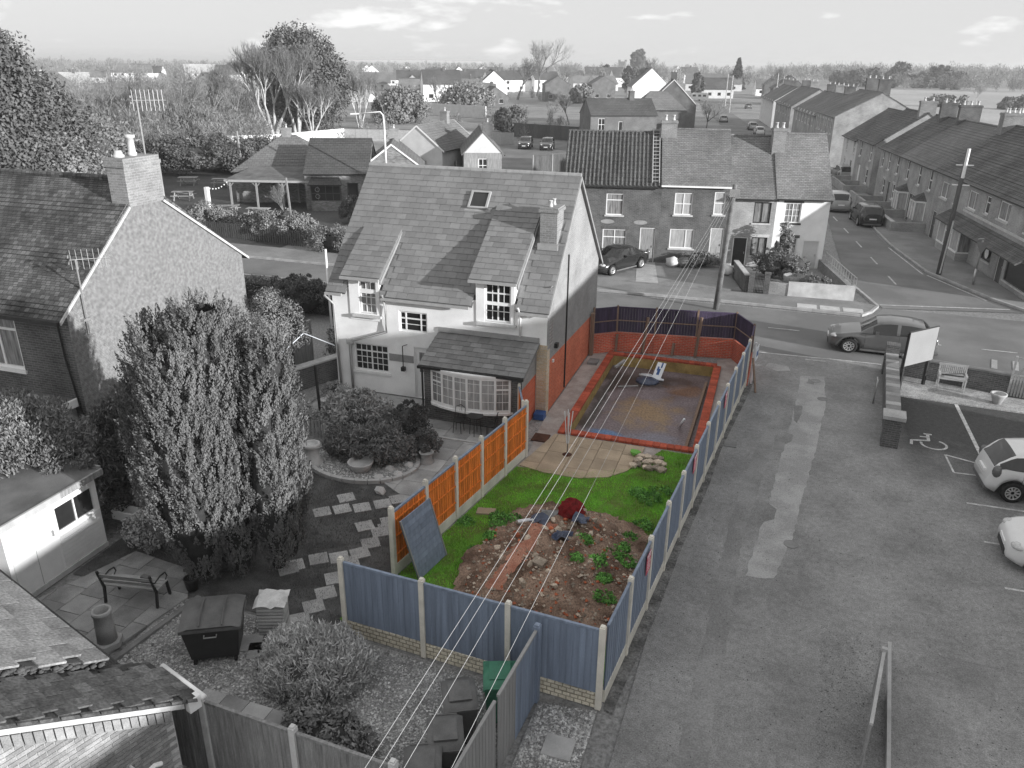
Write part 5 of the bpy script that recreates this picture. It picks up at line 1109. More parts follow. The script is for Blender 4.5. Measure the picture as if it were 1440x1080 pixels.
# ------------------------------------------------------------------ the plot: ground
sheet('plot_ground', [(-.8, -12.25), (4.7, -12.55), (6.45, 5.1), (6.5, 6.9), (5.8, 8.3), (5.3, 7.9), (5.26, -.95), (1.05, -.95), (1.05, 7.3), (.05, 6.9), (.02, -.05), (.3, -3.1), (-.8, -10.2)], -.012, walk_pale)
lawn_pts = [(-.82, -12.2), (4.66, -12.5), (5.55, -3.6), (5.6, -1.35), (4.3, -1.3), (3.6, -2.9), (2.2, -3.7), (.22, -3.9), (-.3, -7.2), (-.8, -10.2)]
o = sheet('lawn', lawn_pts, .006, lawn_green)
# basin
BA = thing('basin', 'sunken brick-edged basin with wet dark floor in the plot', 'basin', (0, 0, 0))
m, t, bs = _base('basin_floor'); vec = _coords(t, False); n1 = _noise(t, vec, 1.1, 7); n2 = _noise(t, vec, 14, 4)
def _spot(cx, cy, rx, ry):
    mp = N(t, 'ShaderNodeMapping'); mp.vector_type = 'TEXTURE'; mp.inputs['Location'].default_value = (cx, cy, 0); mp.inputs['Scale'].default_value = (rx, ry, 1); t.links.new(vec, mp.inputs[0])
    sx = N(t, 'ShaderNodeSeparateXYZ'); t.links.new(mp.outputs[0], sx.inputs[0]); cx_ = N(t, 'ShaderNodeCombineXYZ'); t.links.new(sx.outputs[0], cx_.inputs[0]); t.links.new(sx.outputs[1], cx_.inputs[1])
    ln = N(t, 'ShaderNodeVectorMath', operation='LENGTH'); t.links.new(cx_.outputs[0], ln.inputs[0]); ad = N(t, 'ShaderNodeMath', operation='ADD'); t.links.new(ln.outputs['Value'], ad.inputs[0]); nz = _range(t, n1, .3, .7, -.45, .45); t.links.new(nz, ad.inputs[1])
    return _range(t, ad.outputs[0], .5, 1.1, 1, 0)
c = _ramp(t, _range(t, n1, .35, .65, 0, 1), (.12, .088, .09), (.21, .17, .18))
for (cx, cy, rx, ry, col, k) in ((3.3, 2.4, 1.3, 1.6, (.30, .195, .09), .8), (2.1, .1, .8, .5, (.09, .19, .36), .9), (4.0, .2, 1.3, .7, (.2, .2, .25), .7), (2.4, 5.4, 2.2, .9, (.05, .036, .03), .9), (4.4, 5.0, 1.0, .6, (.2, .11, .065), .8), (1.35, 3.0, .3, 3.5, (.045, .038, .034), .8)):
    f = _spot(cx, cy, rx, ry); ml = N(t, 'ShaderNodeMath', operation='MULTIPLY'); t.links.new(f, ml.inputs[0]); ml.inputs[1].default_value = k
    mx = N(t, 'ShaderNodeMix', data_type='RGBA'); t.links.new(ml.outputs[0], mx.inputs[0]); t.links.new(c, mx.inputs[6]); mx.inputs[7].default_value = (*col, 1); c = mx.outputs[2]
f = N(t, 'ShaderNodeCombineColor'); r_ = _range(t, n2, .3, .7, .6, 1.4); [t.links.new(r_, f.inputs[i]) for i in range(3)]
t.links.new(_mul(t, c, f.outputs[0]), bs.inputs['Base Color']); t.links.new(_range(t, n1, .35, .65, .28, .6), bs.inputs['Roughness']); bs.inputs['Specular IOR Level'].default_value = .35; _bump(t, bs, n2, .3, .01)
basin_floor = m
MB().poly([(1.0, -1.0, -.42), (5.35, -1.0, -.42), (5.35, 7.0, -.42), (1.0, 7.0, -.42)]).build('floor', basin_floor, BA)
inner = MB(); inner.poly([(1.06, -.95, -.42), (1.06, 6.95, -.42), (1.06, 6.95, .02), (1.06, -.95, .02)][::-1]).poly([(1.06, 6.94, -.42), (5.25, 6.94, -.42), (5.25, 6.94, .02), (1.06, 6.94, .02)]).poly([(5.24, -.95, -.42), (5.24, 6.95, -.42), (5.24, 6.95, .02), (5.24, -.95, .02)]).poly([(1.06, -.94, -.42), (5.25, -.94, -.42), (5.25, -.94, .02), (1.06, -.94, .02)][::-1])
inner.build('basin_lining', timber_yellow, BA)
rimb = MB().box(0, 0, 0, .215, .29, .075).mesh('rim_brick', mat('rim_brick_red', (.42, .09, .05), var=.22, scale=5, fine=40, fvar=.25, island=.25, bump=.5)); rim2 = MB().box(0, 0, 0, .29, .215, .075).mesh('rim_brick', MATS['rim_brick_red'])
for k in range(20): o = link('rim_brick', rimb, BA); o.location = (.8 + k * .227, -1.21, .005 + random.uniform(0, .008))
for k in range(20): o = link('rim_brick', rimb, BA); o.location = (.8 + k * .227, 6.93, .005 + random.uniform(0, .008))
for k in range(35): o = link('rim_brick', rim2, BA); o.location = (.79, -.92 + k * .2245, .005 + random.uniform(0, .008))
for k in range(35): o = link('rim_brick', rim2, BA); o.location = (5.22, -.92 + k * .2245, .005 + random.uniform(0, .008))
MB().bar((4.95, -.6, -.3), (5.05, 5.8, -.3), .1, .14).build('edge_timber', weathered_wood, BA)
# things lying in the basin
WB = thing('logo_board', 'white board with blue lettering lying at the back of the basin', 'board', (3.05, 5.85, -.40), R(-12))
o = MB().obox((-.18, 0, 0), (.36, 0, 0), (0, .62, .5), (0, -.02, .025)).build('panel', plastic_white, WB)
for (a, b, w, h) in ((-.06, .15, .11, .3), (-.1, .3, .07, .2), (.02, .42, .06, .25)): MB().obox((a, b * 1.0 - .022, b * .806 + .026), (w, 0, 0), (0, h * .775, h * .63), (0, -.003, .004)).build('letter', plastic_blue, o)
MB().tube([(-.75, .05, .03), (-.3, .0, .06), (.1, -.12, .04), (.35, -.05, .05)], .05, 8).tube([(-.7, .15, .03), (-.35, .22, .05), (.2, .05, .03)], .035, 8).build('pipe', plastic_white, WB, True)
TP = tag(MB().lathe([(.5, 0), (.46, .06), (.3, .1), (.12, .14), (.02, .15)], 9, (2.75, 5.55, -.41)).build('tarpaulin', tarp_blue, None, True), 'crumpled dark tarpaulin beside the white board in the basin', 'tarpaulin'); TP.scale = (1, 1, 1)
tag(MB().tube([(1.75, 4.45, -.36), (2.5, 4.75, -.34)], .03, 6).build('batten', wood_pale), 'pale batten lying across the back of the basin', 'batten')
tag(MB().tube([(4.55, 1.5, -.36), (4.72, .95, .18)], .05, 10).build('white_pipe', plastic_white, None, True), 'white plastic pipe leaning at the right side of the basin', 'pipe')
tag(MB().bar((1.3, 6.1, -.2), (1.6, 6.6, -.02), .1, .08).build('timber_offcut', wood_pale), 'timber offcut in the back left corner of the basin', 'timber')
MB().box(.22, 5.55, -.005, .62, 6.1, .09).build('drain_cover', concrete_dark)
tag(bpy.data.objects['drain_cover'], 'concrete drain slab by the gable at the back of the walkway', 'drain cover')
tag(MB().box(.1, -2.0, -.01, .62, -1.45, .03).build('inspection_cover', rust_lid), 'rusty inspection cover in front of the gable corner', 'cover')
MB().box(-.3, -.4, 0, .06, -.04, .22).build('blue_sack', plastic_blue); tag(bpy.data.objects['blue_sack'], 'blue sack against the pale quoin of the house', 'sack')
# patio of buff slabs with rounded front
PT_ = thing('patio', 'buff paved patio with curved front edge beside the basin', 'patio')
arc = [(.72, -1.35), (.3, -3.75)] + [(.3 + 3.7 * math.sin(a) * .98, -3.75 - .35 * math.sin(a * 2)) for a in np.linspace(.05, .9, 6)] + [(3.5, -3.35), (3.75, -2.6), (3.6, -1.6), (3.45, -1.3)]
hull = [(.74, -1.3), (.28, -3.8), (1.2, -4.05), (2.2, -4.02), (3.0, -3.7), (3.5, -3.1), (3.72, -2.4), (3.75, -1.3)]
for i in range(6):
    for j in range(5):
        x0, y0 = .1 + i * .76, -4.2 + j * .72 + (.18 if i % 2 else 0); P_ = clip_poly([(x0, y0), (x0 + .745, y0), (x0 + .745, y0 + .705), (x0, y0 + .705)], hull)
        if len(P_) > 2:
            ar = abs(sum(P_[k - 1][0] * P_[k][1] - P_[k][0] * P_[k - 1][1] for k in range(len(P_)))) / 2
            if ar > .02: MB().prism(P_, -.02, .03 + random.uniform(0, .008)).build('paving_slab', patio_buff, PT_)
# stones
def stone_mesh(name, m, r=.12, seed=0):
    bm = bmesh.new(); bmesh.ops.create_icosphere(bm, subdivisions=1, radius=r); rr = random.Random(seed)
    for v in bm.verts: v.co *= rr.uniform(.72, 1.2); v.co.z *= .65
    me = bpy.data.meshes.new(name); bm.to_mesh(me); bm.free(); finish(me, m); return me
stones = [stone_mesh('stone', rubble_stone, .13, k) for k in range(5)]; bricksm = [stone_mesh('brick_lump', rubble_brick, .1, k + 9) for k in range(3)]
for k in range(17):
    x, y = 3.62 + (k % 6) * .17 + random.uniform(-.05, .05), -2.75 + (k // 6) * .36 + random.uniform(-.07, .07); o = link('garden_stone', stones[k % 5]); o.location = (x, y, .08); o.rotation_euler = (0, 0, k * 1.3); s = random.uniform(.8, 1.35); o.scale = (s, s, s)
    tag(o, 'loose pale stone in the pile at the patio corner', 'stone', 'stone pile at the patio corner')
o = link('mossy_stone', stone_mesh('mossy_stone', weed_green, .2, 4)); o.location = (3.55, -1.95, .1); tag(o, 'round mossy green stone behind the stone pile', 'stone')
# rotary washing line
WLN = thing('rotary_line', 'folded rotary washing line standing on the buff patio', 'washing line', (1.5, -2.65, .03))
MB().tube([(0, 0, 0), (0, 0, 1.35)], .022, 8).build('pole', metal_grey, WLN, True); MB().lathe([(.16, 0), (.12, .02), (.05, .05), (.03, .05)], 12).build('base', rust_lid, WLN)
for k in range(4): a = k * 1.57 + .4; MB().tube([(.03 * math.cos(a), .03 * math.sin(a), .4), (.13 * math.cos(a), .13 * math.sin(a), 1.5)], .014, 6).build('arm', plastic_white, WLN)
# soil heap: one uneven mound with rubble on it
def heap_z(x, y):
    d = ((x - 2.75) / 2.1) ** 2 + ((y + 8.6) / 2.5) ** 2
    z = .8 * math.exp(-d * 1.4) + .26 * math.exp(-(((x - 3.0) / .8) ** 2 + ((y + 7.0) / .7) ** 2))
    z += .10 * math.sin(x * 3.1 + y * 1.7) * math.sin(y * 2.3 - x) * math.exp(-d) + .075 * math.sin(x * 7.3) * math.sin(y * 6.1) * math.exp(-d * .7)
    return z
nx, ny = 64, 76; gx = np.linspace(.2, 4.95, nx); gy = np.linspace(-12.2, -5.7, ny); vv, ff = [], []
inside = {}
for j in range(ny):
    for i in range(nx):
        x, y = gx[i] , gy[j]; x = min(x, 4.78 + (y + 12.6) * .098 - .08)
        e = ((x - 2.75) / 2.35) ** 2 + ((y + 8.9) / 3.1) ** 2 + .16 * math.sin(x * 2.3 + 1) + .14 * math.sin(y * 2.1) + .1 * math.sin(x * 5 + y * 4)
        inside[(i, j)] = e < 1.0; vv.append((x, y, heap_z(x, y) * (1 if e < 1 else .3) + .014 + random.uniform(-.04, .06) * (1 if e < .98 else 0)))
for j in range(ny - 1):
    for i in range(nx - 1):
        if all(inside[k] for k in ((i, j), (i + 1, j), (i + 1, j + 1), (i, j + 1))): a = j * nx + i; ff.append((a, a + 1, a + nx + 1, a + nx))
used = sorted({k for f_ in ff for k in f_}); mp_ = {k: i for i, k in enumerate(used)}
sm = MB(); sm.v = [vv[k] for k in used]; sm.f = [tuple(mp_[k] for k in f_) for f_ in ff]; SH = sm.build('soil_heap', soil, None, True); tag(SH, 'rough brown soil heap with rubble and weeds in the plot', 'soil heap')
strip = MB(); nk = 26; rag = [[random.uniform(-.045, .045) for _ in range(nk + 1)] for _ in range(2)]
for k in range(nk):
    for s_ in range(4):
        q = []
        for (kk, ss) in ((k, s_), (k, s_ + 1), (k + 1, s_ + 1), (k + 1, s_)):
            c_ = V3((1.72, -10.3, 0)) + V3((.62, 2.6, 0)) * (kk / nk); wl_, wr_ = -.24 + rag[0][kk] - .05 * math.sin(kk * .7), .22 + rag[1][kk]; x = c_[0] + wl_ + (wr_ - wl_) * ss / 4; q.append((x, c_[1], heap_z(x, c_[1]) + (.035 if ss in (0, 4) or kk in (0, nk) else .06)))
        strip.poly(q)
tag(strip.build('brick_dust', soil_red, None, True), 'streak of crushed red brick down the soil heap', 'rubble')
rub = []
for k in range(1500):
    a, r_ = random.uniform(0, 6.28), math.sqrt(random.random()); x, y = 2.75 + 2.0 * r_ * math.cos(a), -8.9 + 2.8 * r_ * math.sin(a); rub.append((x, y, heap_z(x, y) + .02, random.uniform(.014, .06)))
for nm, m_, sel in (('rubble_scatter', rubble_stone, lambda k: k % 4), ('brick_scatter', rubble_brick, lambda k: k % 4 == 0)):
    rm_ = MB()
    for ki, (x, y, z, s) in enumerate(rub):
        if not sel(ki): continue
        i = len(rm_.v); rr = [random.uniform(.7, 1.3) for _ in range(6)]
        rm_.v += [(x + s * rr[0], y, z), (x, y + s * rr[1], z), (x - s * rr[2], y, z), (x, y - s * rr[3], z), (x, y, z + s * rr[4] * .8), (x, y, z - s)]
        for a, b in ((0, 1), (1, 2), (2, 3), (3, 0)): rm_.f += [(i + a, i + b, i + 4), (i + b, i + a, i + 5)]
    rm_.build(nm, m_, SH, kind='stuff')
for k, (px, py) in enumerate(((795, 742), (806, 750), (790, 752), (812, 742), (775, 757), (765, 760), (800, 760), (785, 764), (778, 745), (742, 770), (728, 762), (705, 790), (735, 820), (780, 830), (812, 770), (830, 765), (752, 790), (757, 800), (745, 806), (730, 738), (722, 745), (820, 735), (700, 770), (835, 748), (770, 812))):
    x, y, _ = G(px, py, .45); o = link('rubble_block', (bricksm[k % 3] if k in (0, 3, 4, 10) else stones[k % 5])); o.location = (x, y, heap_z(x, y) + .06); o.rotation_euler = (k, k * 2, k * 3); s = random.uniform(.7, 1.1); o.scale = (s, s * .8, s); tag(o, 'broken stone or brick lying on top of the soil heap', 'rubble', 'rubble on the soil heap')
x, y, _ = G(757, 804, .4); tag(MB().obox((x - .16, y - .1, heap_z(x, y) + .03), (.3, -.1, 0), (.08, .2, .05), (0, 0, .07)).build('stone_slab', rubble_stone), 'squared buff stone block on the slope of the heap', 'stone')
# red net mound
nm = MB(); cx, cy, _ = G(803, 738, .35); cz = heap_z(cx, cy)
rows_ = 9; cols_ = 20
for a in range(rows_):
    th = a / (rows_ - 1) * math.pi / 2
    for b in range(cols_): ph_ = 2 * math.pi * b / cols_; k_ = 1 + .07 * math.sin(b * 3.7 + a * 2.1); nm.v.append((cx + .36 * k_ * math.cos(th) * math.cos(ph_), cy + .32 * k_ * math.cos(th) * math.sin(ph_), cz - .03 + .40 * k_ * math.sin(th)))
for a in range(rows_ - 1):
    for b in range(cols_): i, j = a * cols_ + b, a * cols_ + (b + 1) % cols_; nm.f.append((i, j, j + cols_, i + cols_))
tag(nm.build('net_mound', red_net, None, True), 'dark red netting heap on top of the soil mound', 'netting')
for k, (px, py, lab) in enumerate(((772, 735, 'grey slate sheet left of the red netting'), (815, 752, 'crumpled blue sheet right of the orange bricks'), (790, 775, 'torn navy plastic on the front of the heap'), (758, 747, 'folded blue-grey sheeting behind the white bars'))):
    x, y, _ = G(px, py, .42); z = heap_z(x, y); mb = MB(); n_ = 5
    for j in range(n_):
        for i in range(n_): mb.v.append((x + (i / 4 - .5) * .42 + random.uniform(-.04, .04), y + (j / 4 - .5) * .4 + random.uniform(-.04, .04), z + .06 + random.uniform(0, .14)))
    for j in range(n_ - 1):
        for i in range(n_ - 1): a = j * n_ + i; mb.f.append((a, a + 1, a + n_ + 1, a + n_))
    tag(mb.build('plastic_sheet', slate if k == 0 else tarp_blue), lab, 'plastic sheet')
x, y, _ = G(738, 748, .4); z = heap_z(x, y); tag(MB().bar((x - .16, y - .06, z + .12), (x + .2, y + .05, z + .2), .035).bar((x - .2, y + .02, z + .1), (x + .12, y + .12, z + .17), .03).build('white_offcut', plastic_white), 'white plastic offcuts lying left on the soil heap', 'offcut')
tag(MB().obox((.02, -6.9, .0), (.5, .1, 0), (-.05, .3, 0), (0, 0, .05)).build('stepping_slab', patio_buff), 'single buff slab in the grass by the orange fence', 'slab')
# ------------------------------------------------------------------ neighbour's garden
sheet('garden_lawn', [(-8.2, -12.6), (-5.1, -12.4), (-1.9, -12.4), (-.95, -12.3), (-.9, -10.1), (-.3, -6.4), (-8.4, -5.6)], -.004, garden_lawn)
sheet('gravel_bed', [(-5.1, -16.35), (3.2, -16.7), (3.4, -12.75), (-.9, -12.45), (-2.0, -12.5), (-5.1, -12.5)], .002, gravel_bed)
sheet('gravel_bed', [(3.55, -19), (4.75, -19), (4.72, -12.8), (3.58, -12.9)], .0065, gravel_bed)
sheet('garden_bed', [(-16, -8.4), (-8.4, -5.6), (-8.3, 9), (-16, 9)], -.002, earth)
sheet('garden_grass', [(-.84, -12.2), (-1.3, -12.0), (-.95, -10.0), (-.83, -10.1)], .003, lawn_green)
# main patio by the house
GP = thing('patio', 'grey slab patio in front of the bow window', 'patio')
hull = [(-6.2, -6.4), (-2.2, -6.9), (-.15, -6.35), (.22, -3.4), (-.1, -1.62), (-8.1, -.05), (-8.3, -2.2)]
hull = [(-6.6, -4.0), (-2.3, -6.7), (-.25, -6.45), (.2, -3.3), (-.3, -1.65), (-3.9, -.2), (-8.1, -.1), (-8.2, -2.0)]
for i in range(11):
    for j in range(9):
        x0, y0 = -8.3 + i * .8, -6.9 + j * .78 + (.3 if i % 2 else 0); P_ = clip_poly([(x0, y0), (x0 + .785, y0), (x0 + .785, y0 + .765), (x0, y0 + .765)], hull)
        if len(P_) > 2 and abs(sum(P_[k - 1][0] * P_[k][1] - P_[k][0] * P_[k - 1][1] for k in range(len(P_)))) / 2 > .03: MB().prism(P_, -.03, .02 + random.uniform(0, .008)).build('paving_slab', paving, GP)
# left patio with bench
GP2 = thing('patio', 'weathered paved corner under the garden bench', 'patio')
hull = [(-8.2, -13.9), (-5.3, -14.75), (-4.95, -12.5), (-5.6, -11.6), (-7.4, -11.4)]
for i in range(7):
    for j in range(7):
        x0, y0 = -8.6 + i * .62, -15 + j * .6 + (.2 if i % 2 else 0); P_ = clip_poly([(x0, y0), (x0 + .607, y0), (x0 + .607, y0 + .587), (x0, y0 + .587)], hull)
        if len(P_) > 2 and abs(sum(P_[k - 1][0] * P_[k][1] - P_[k][0] * P_[k - 1][1] for k in range(len(P_)))) / 2 > .02: MB().prism(P_, -.02, .05 + random.uniform(0, .008)).build('paving_slab', paving_dark, GP2)
MB().bar((-5.0, -14.75, .03), (-4.7, -12.4, .03), .12, .1).build('edging', concrete_dark, GP2)
# stepping slabs set as diamonds
sl_px = [(453, 720), (481, 716), (509, 714), (538, 709), (560, 702), (578, 697), (560, 721), (548, 733), (535, 748), (521, 764), (506, 778), (491, 790), (477, 784), (448, 786), (414, 795), (471, 813), (458, 834), (441, 853), (421, 872), (487, 700), (513, 740), (545, 742), (405, 560 + 240)]
TR = R(40)
for k, (px, py) in enumerate(sl_px):
    x, y, _ = G(px, py); w = .46; o = MB().box(-w / 2, -w / 2, -.03, w / 2, w / 2, .012 + random.uniform(0, .01)).build('stepping_slab', paving, None, loc=(x, y, 0)); o.rotation_euler = (0, 0, TR + random.uniform(-.06, .06))
    tag(o, 'square grey slab set diamond-wise in the lawn path', 'slab', 'stepping slabs in the garden lawn')
# round bed
bed = [(-4.35 + 1.75 * math.cos(a), -5.15 + 1.3 * math.sin(a)) for a in np.linspace(0, 2 * math.pi, 28, endpoint=False)]
struct('shrub_bed', MB().prism(bed, -.02, .05), gravel_bed)
RBD = thing('bed_edging', 'curved stone edging round the shrub bed', 'edging')
for k in range(28):
    a, b = bed[k], bed[(k + 1) % 28]; MB().bar((*a, .05), (a[0] + (b[0] - a[0]) * .96, a[1] + (b[1] - a[1]) * .96, .05), .13, .12).build('edging_stone', concrete, RBD)
def pot(name, label, loc, prof, m, cat='pot', fill=True):
    t = thing(name, label, cat, loc); MB().lathe(prof, 18).build('body', m, t, True)
    if fill: MB().lathe([(.02, 0), (prof[-1][0] * .95, 0.0), (prof[-1][0] * .6, .05), (.02, .06)], 12, (0, 0, prof[-1][1] - .12)).build('soil', core_mid, t)
    return t
pot('chimney_pot_planter', 'tall stone chimney pot standing at the edge of the shrub bed', (-5.75, -5.8, 0), [(.33, 0), (.33, .1), (.24, .16), (.2, .5), (.22, .55), (.28, .62), (.28, .7), (.2, .72), (.2, .66)], stone_pale, 'chimney pot')
t = pot('chimney_pot_planter', 'plain clay chimney pot on a hexagonal base on the left patio', (-5.45, -14.35, .05), [(.2, .12), (.19, .5), (.17, .78), (.2, .8), (.2, .88), (.15, .88), (.15, .7)], paving, 'chimney pot', False); MB().lathe([(.3, 0), (.3, .12), (.22, .13)], 6).build('base', paving, t)
pot('bowl_planter', 'patterned round bowl planter in front of the shrub bed', G(508, 662), [(.16, 0), (.3, .08), (.38, .28), (.4, .33), (.36, .33), (.33, .24)], stone_pale, 'planter')
pot('flower_pot', 'small pale pot by the black pergola posts', G(459, 573), [(.14, 0), (.2, .3), (.23, .32), (.2, .32), (.18, .25)], stone_pale, 'pot')
pot('flower_pot', 'square-based stone urn beside the clipped ball shrub', G(600, 650), [(.24, 0), (.24, .06), (.16, .1), (.2, .32), (.24, .36), (.2, .36), (.18, .3)], paving, 'urn')
for k, (px, py) in enumerate(((532, 672), (560, 668), (548, 660), (520, 640), (575, 655), (534, 690))): o = link('garden_stone', stones[k % 5]); o.location = G(px, py, .06); o.data = o.data; tag(o, 'pale boulder in the gravel of the shrub bed', 'stone', 'boulders in the shrub bed')
for o in bpy.data.objects:
    if o.name.startswith('garden_stone') and o.get('group', '').startswith('boulders'): o.scale = (1.5, 1.5, 1.5)
grey_stone = [stone_mesh('stone', stone_pale, .13, k + 40) for k in range(3)]
for o in bpy.data.objects:
    if o.name.startswith('garden_stone') and o.get('group', '').startswith('boulders'): o.data = grey_stone[hash(o.name) % 3]
# picket fence by the bed
PK = thing('picket_fence', 'low picket fence behind the shrub bed', 'fence', (-7.55, -4.15, 0))
for k in range(15): MB().box(k * .13, -.01, .05, k * .13 + .085, .01, .62).build('picket', wood_grey, PK)
for z in (.18, .5): MB().box(0, .011, z, 1.95, .035, z + .06).build('rail', wood_grey, PK)
# black pergola posts, trellis, side wall and water butt left of the house
for k, (px, py, h) in enumerate(((418, 548, 2.0), (451, 585, 1.9))): x, y, _ = G(px, py); tag(MB().bar((x, y, 0), (x - .05, y, h), .07).build('pergola_post', paint_black), ['black post nearer the left house trellis', 'black post beside the small pale pot'][k], 'post')
low_wall('garden_wall', 'brick side wall with flat cap left of the white house', (-9.6, -1.2), (-8.35, 1.6), .3, .85, brick_mid, stone_pale)
tag(MB().box(-9.9, -1.55, .9, -9.6, -1.25, 1.25).build('white_caddy', paint_white), 'small white box standing on the side wall', 'box')
tag(MB().box(-10.4, -.4, 0, -10.3, 1.8, 1.9).build('shed_panel', wood_grey), 'upright board panel left of the white house', 'panel')
TRL = thing('trellis', 'dark slatted trellis behind the leafy shrub', 'trellis', (-11.2, -1.2, 0), R(25))
for k in range(11): MB().box(0, -.02, .1 + k * .15, 1.7, .02, .1 + k * .15 + .06).build('slat', wood_dark, TRL)
tag(MB().tube([(-10.0, -1.4, 1.25), (-9.3, -.3, 2.1), (-8.2, .0, 1.65)], .02, 6).build('washing_hose', plastic_white), 'white hose looped to the house corner', 'hose')
# garden bench
def bench(name, label, loc, rz, L=1.3, back_slats=4, vertical=False, wood=None, iron=None, curved=True):
    wood = wood or wood_pale; iron = iron or paint_black; t = thing(name, label, 'bench', loc, rz)
    for k in range(4): MB().box(0, .02 + k * .11, .42, L, .11 + k * .11, .45).build('seat_slat', wood, t)
    if vertical:
        MB().box(0, .46, .86, L, .5, .93).build('top_rail', wood, t); MB().box(0, .45, .5, L, .49, .55).build('back_rail', wood, t)
        for k in range(15): MB().box(.04 + k * (L - .1) / 14, .46, .55, .04 + k * (L - .1) / 14 + .045, .485, .86).build('back_slat', wood, t)
    else:
        for k in range(2): MB().obox((0, .47 + k * .05, .55 + k * .16), (L, 0, 0), (0, .02, .0), (0, .03, .1)).build('back_slat', wood, t)
    for x in (.02, L - .07):
        lg = iron if curved else wood
        MB().bar((x + .025, .04, .42), (x + .025, -.02 if curved else .04, 0), .05).build('leg', lg, t); MB().bar((x + .025, .44, .42), (x + .025, .5, 0), .05).bar((x + .025, .46, .42), (x + .025, .58 if not vertical else .49, .9), .045).build('leg', lg, t)
        if curved: MB().tube([(x + .025, .45, .62), (x + .025, .2, .66), (x + .025, .02, .62), (x + .025, -.02, .5), (x + .025, .06, .44)], .018, 6).build('armrest', lg, t)
        else: MB().box(x - .01, -.02, .6, x + .06, .48, .64).bar((x + .025, .04, .42), (x + .025, .04, .6), .05).build('armrest', lg, t)
    return t
bench('garden_bench', 'slatted bench with black iron ends on the left patio', (-5.35, -12.55, .06), R(190), 1.35)
tag(MB().box(0, 0, 0, .18, .12, .22).build('satchel', plastic_dark), 'dark bag left on the garden bench', 'bag'); bpy.data.objects['satchel'].location = (-5.75, -12.95, .51)
pot('watering_can', 'black bucket beside the garden bench', (-5.05, -12.2, .05), [(.13, 0), (.17, .28), (.18, .3), (.15, .3), (.14, .2)], plastic_black, 'bucket')
# large wheeled bin
BB = thing('wheeled_bin', 'large dark four-wheeled refuse bin on the gravel', 'bin', (-3.15, -13.75, 0), R(28))
def taper(mb, x0, y0, z0, x1, y1, z1, dx, dy):
    i = len(mb.v); mb.v += [(x0 + dx, y0 + dy, z0), (x1 - dx, y0 + dy, z0), (x1 - dx, y1 - dy, z0), (x0 + dx, y1 - dy, z0), (x0, y0, z1), (x1, y0, z1), (x1, y1, z1), (x0, y1, z1)]
    mb.f += [(i, i + 3, i + 2, i + 1), (i + 4, i + 5, i + 6, i + 7), (i, i + 1, i + 5, i + 4), (i + 1, i + 2, i + 6, i + 5), (i + 2, i + 3, i + 7, i + 6), (i + 3, i, i + 4, i + 7)]; return mb
taper(MB(), -.56, -.42, .14, .56, .42, .88, .1, .08).build('body', plastic_black, BB); MB().box(-.6, -.46, .88, .6, .46, .95).build('rim', plastic_dark, BB)
lid = MB(); ns = 9
for k in range(ns):
    y = -.46 + .92 * k / (ns - 1); z = .955 + .16 * math.sin(math.pi * min(1, (k + .6) / (ns - .2)) * .75)
    lid.v += [(-.6, y, z - .05), (-.42, y, z + .01), (.42, y, z + .01), (.6, y, z - .05)]
for k in range(ns - 1):
    for j in range(3): a = k * 4 + j; lid.f.append((a, a + 1, a + 5, a + 4))
LD = lid.build('lid', plastic_dark, BB, True)
for x in (-.2, .25): MB().tube([(x, -.44 + .1 * k, 1.0 + .16 * math.sin(math.pi * min(1, (k + .6) / 8.8) * .75)) for k in range(9)], .018, 6).build('lid_rib', plastic_dark, LD)
for x, y in ((-.4, -.3), (.4, -.3), (-.4, .3), (.4, .3)): MB().tube([(x - .025, y, .075), (x + .025, y, .075)], .075, 12).build('wheel', rubber, BB)
MB().tube([(-.12, -.44, .8), (-.12, -.5, .78), (.12, -.5, .78), (.12, -.44, .8)], .014, 6).build('handle', metal_grey, BB); MB().lathe([(.05, 0), (.05, .004)], 12, (0, 0, 0)).build('sticker', paint_white, BB); bpy.data.objects['sticker'].matrix_local = Matrix.Translation((-.53, -.1, .62)) @ Matrix.Rotation(R(-90), 4, 'Y')
# stack of ridge tiles under a pale sheet
TS = thing('tile_stack', 'stack of corrugated sheets topped by a crumpled pale cover behind the big bin', 'stack', (-2.45, -12.75, 0), R(20))
for k in range(9): MB().tube([(-.28, -.2, .06 + k * .085), (.28, -.2, .06 + k * .085)], .045, 8).box(-.28, -.19, .02 + k * .085, .28, .2, .09 + k * .085).build('sheet', concrete if k % 2 else paving, TS)
cv = MB(); n_ = 8
for j in range(n_):
    for i in range(n_): cv.v.append((-.34 + .68 * i / 7, -.3 + .6 * j / 7, .86 + random.uniform(-.03, .05) - (.08 if i in (0, 7) or j in (0, 7) else 0)))
for j in range(n_ - 1):
    for i in range(n_ - 1): a = j * n_ + i; cv.f.append((a, a + 1, a + n_ + 1, a + n_))
cv.build('cover', cloth_pale, TS)
for k, (px, py) in enumerate(((352, 905), (366, 916), (378, 922), (400, 902), (412, 880))): x, y, _ = G(px, py); o = MB().box(-.25, -.25, 0, .25, .25, .03).build('paving_slab', paving, None, loc=(x, y, .004)); o.rotation_euler = (0, 0, R(25)); tag(o, 'loose paving slab on the gravel beside the big bin', 'slab', 'slabs by the big bin')
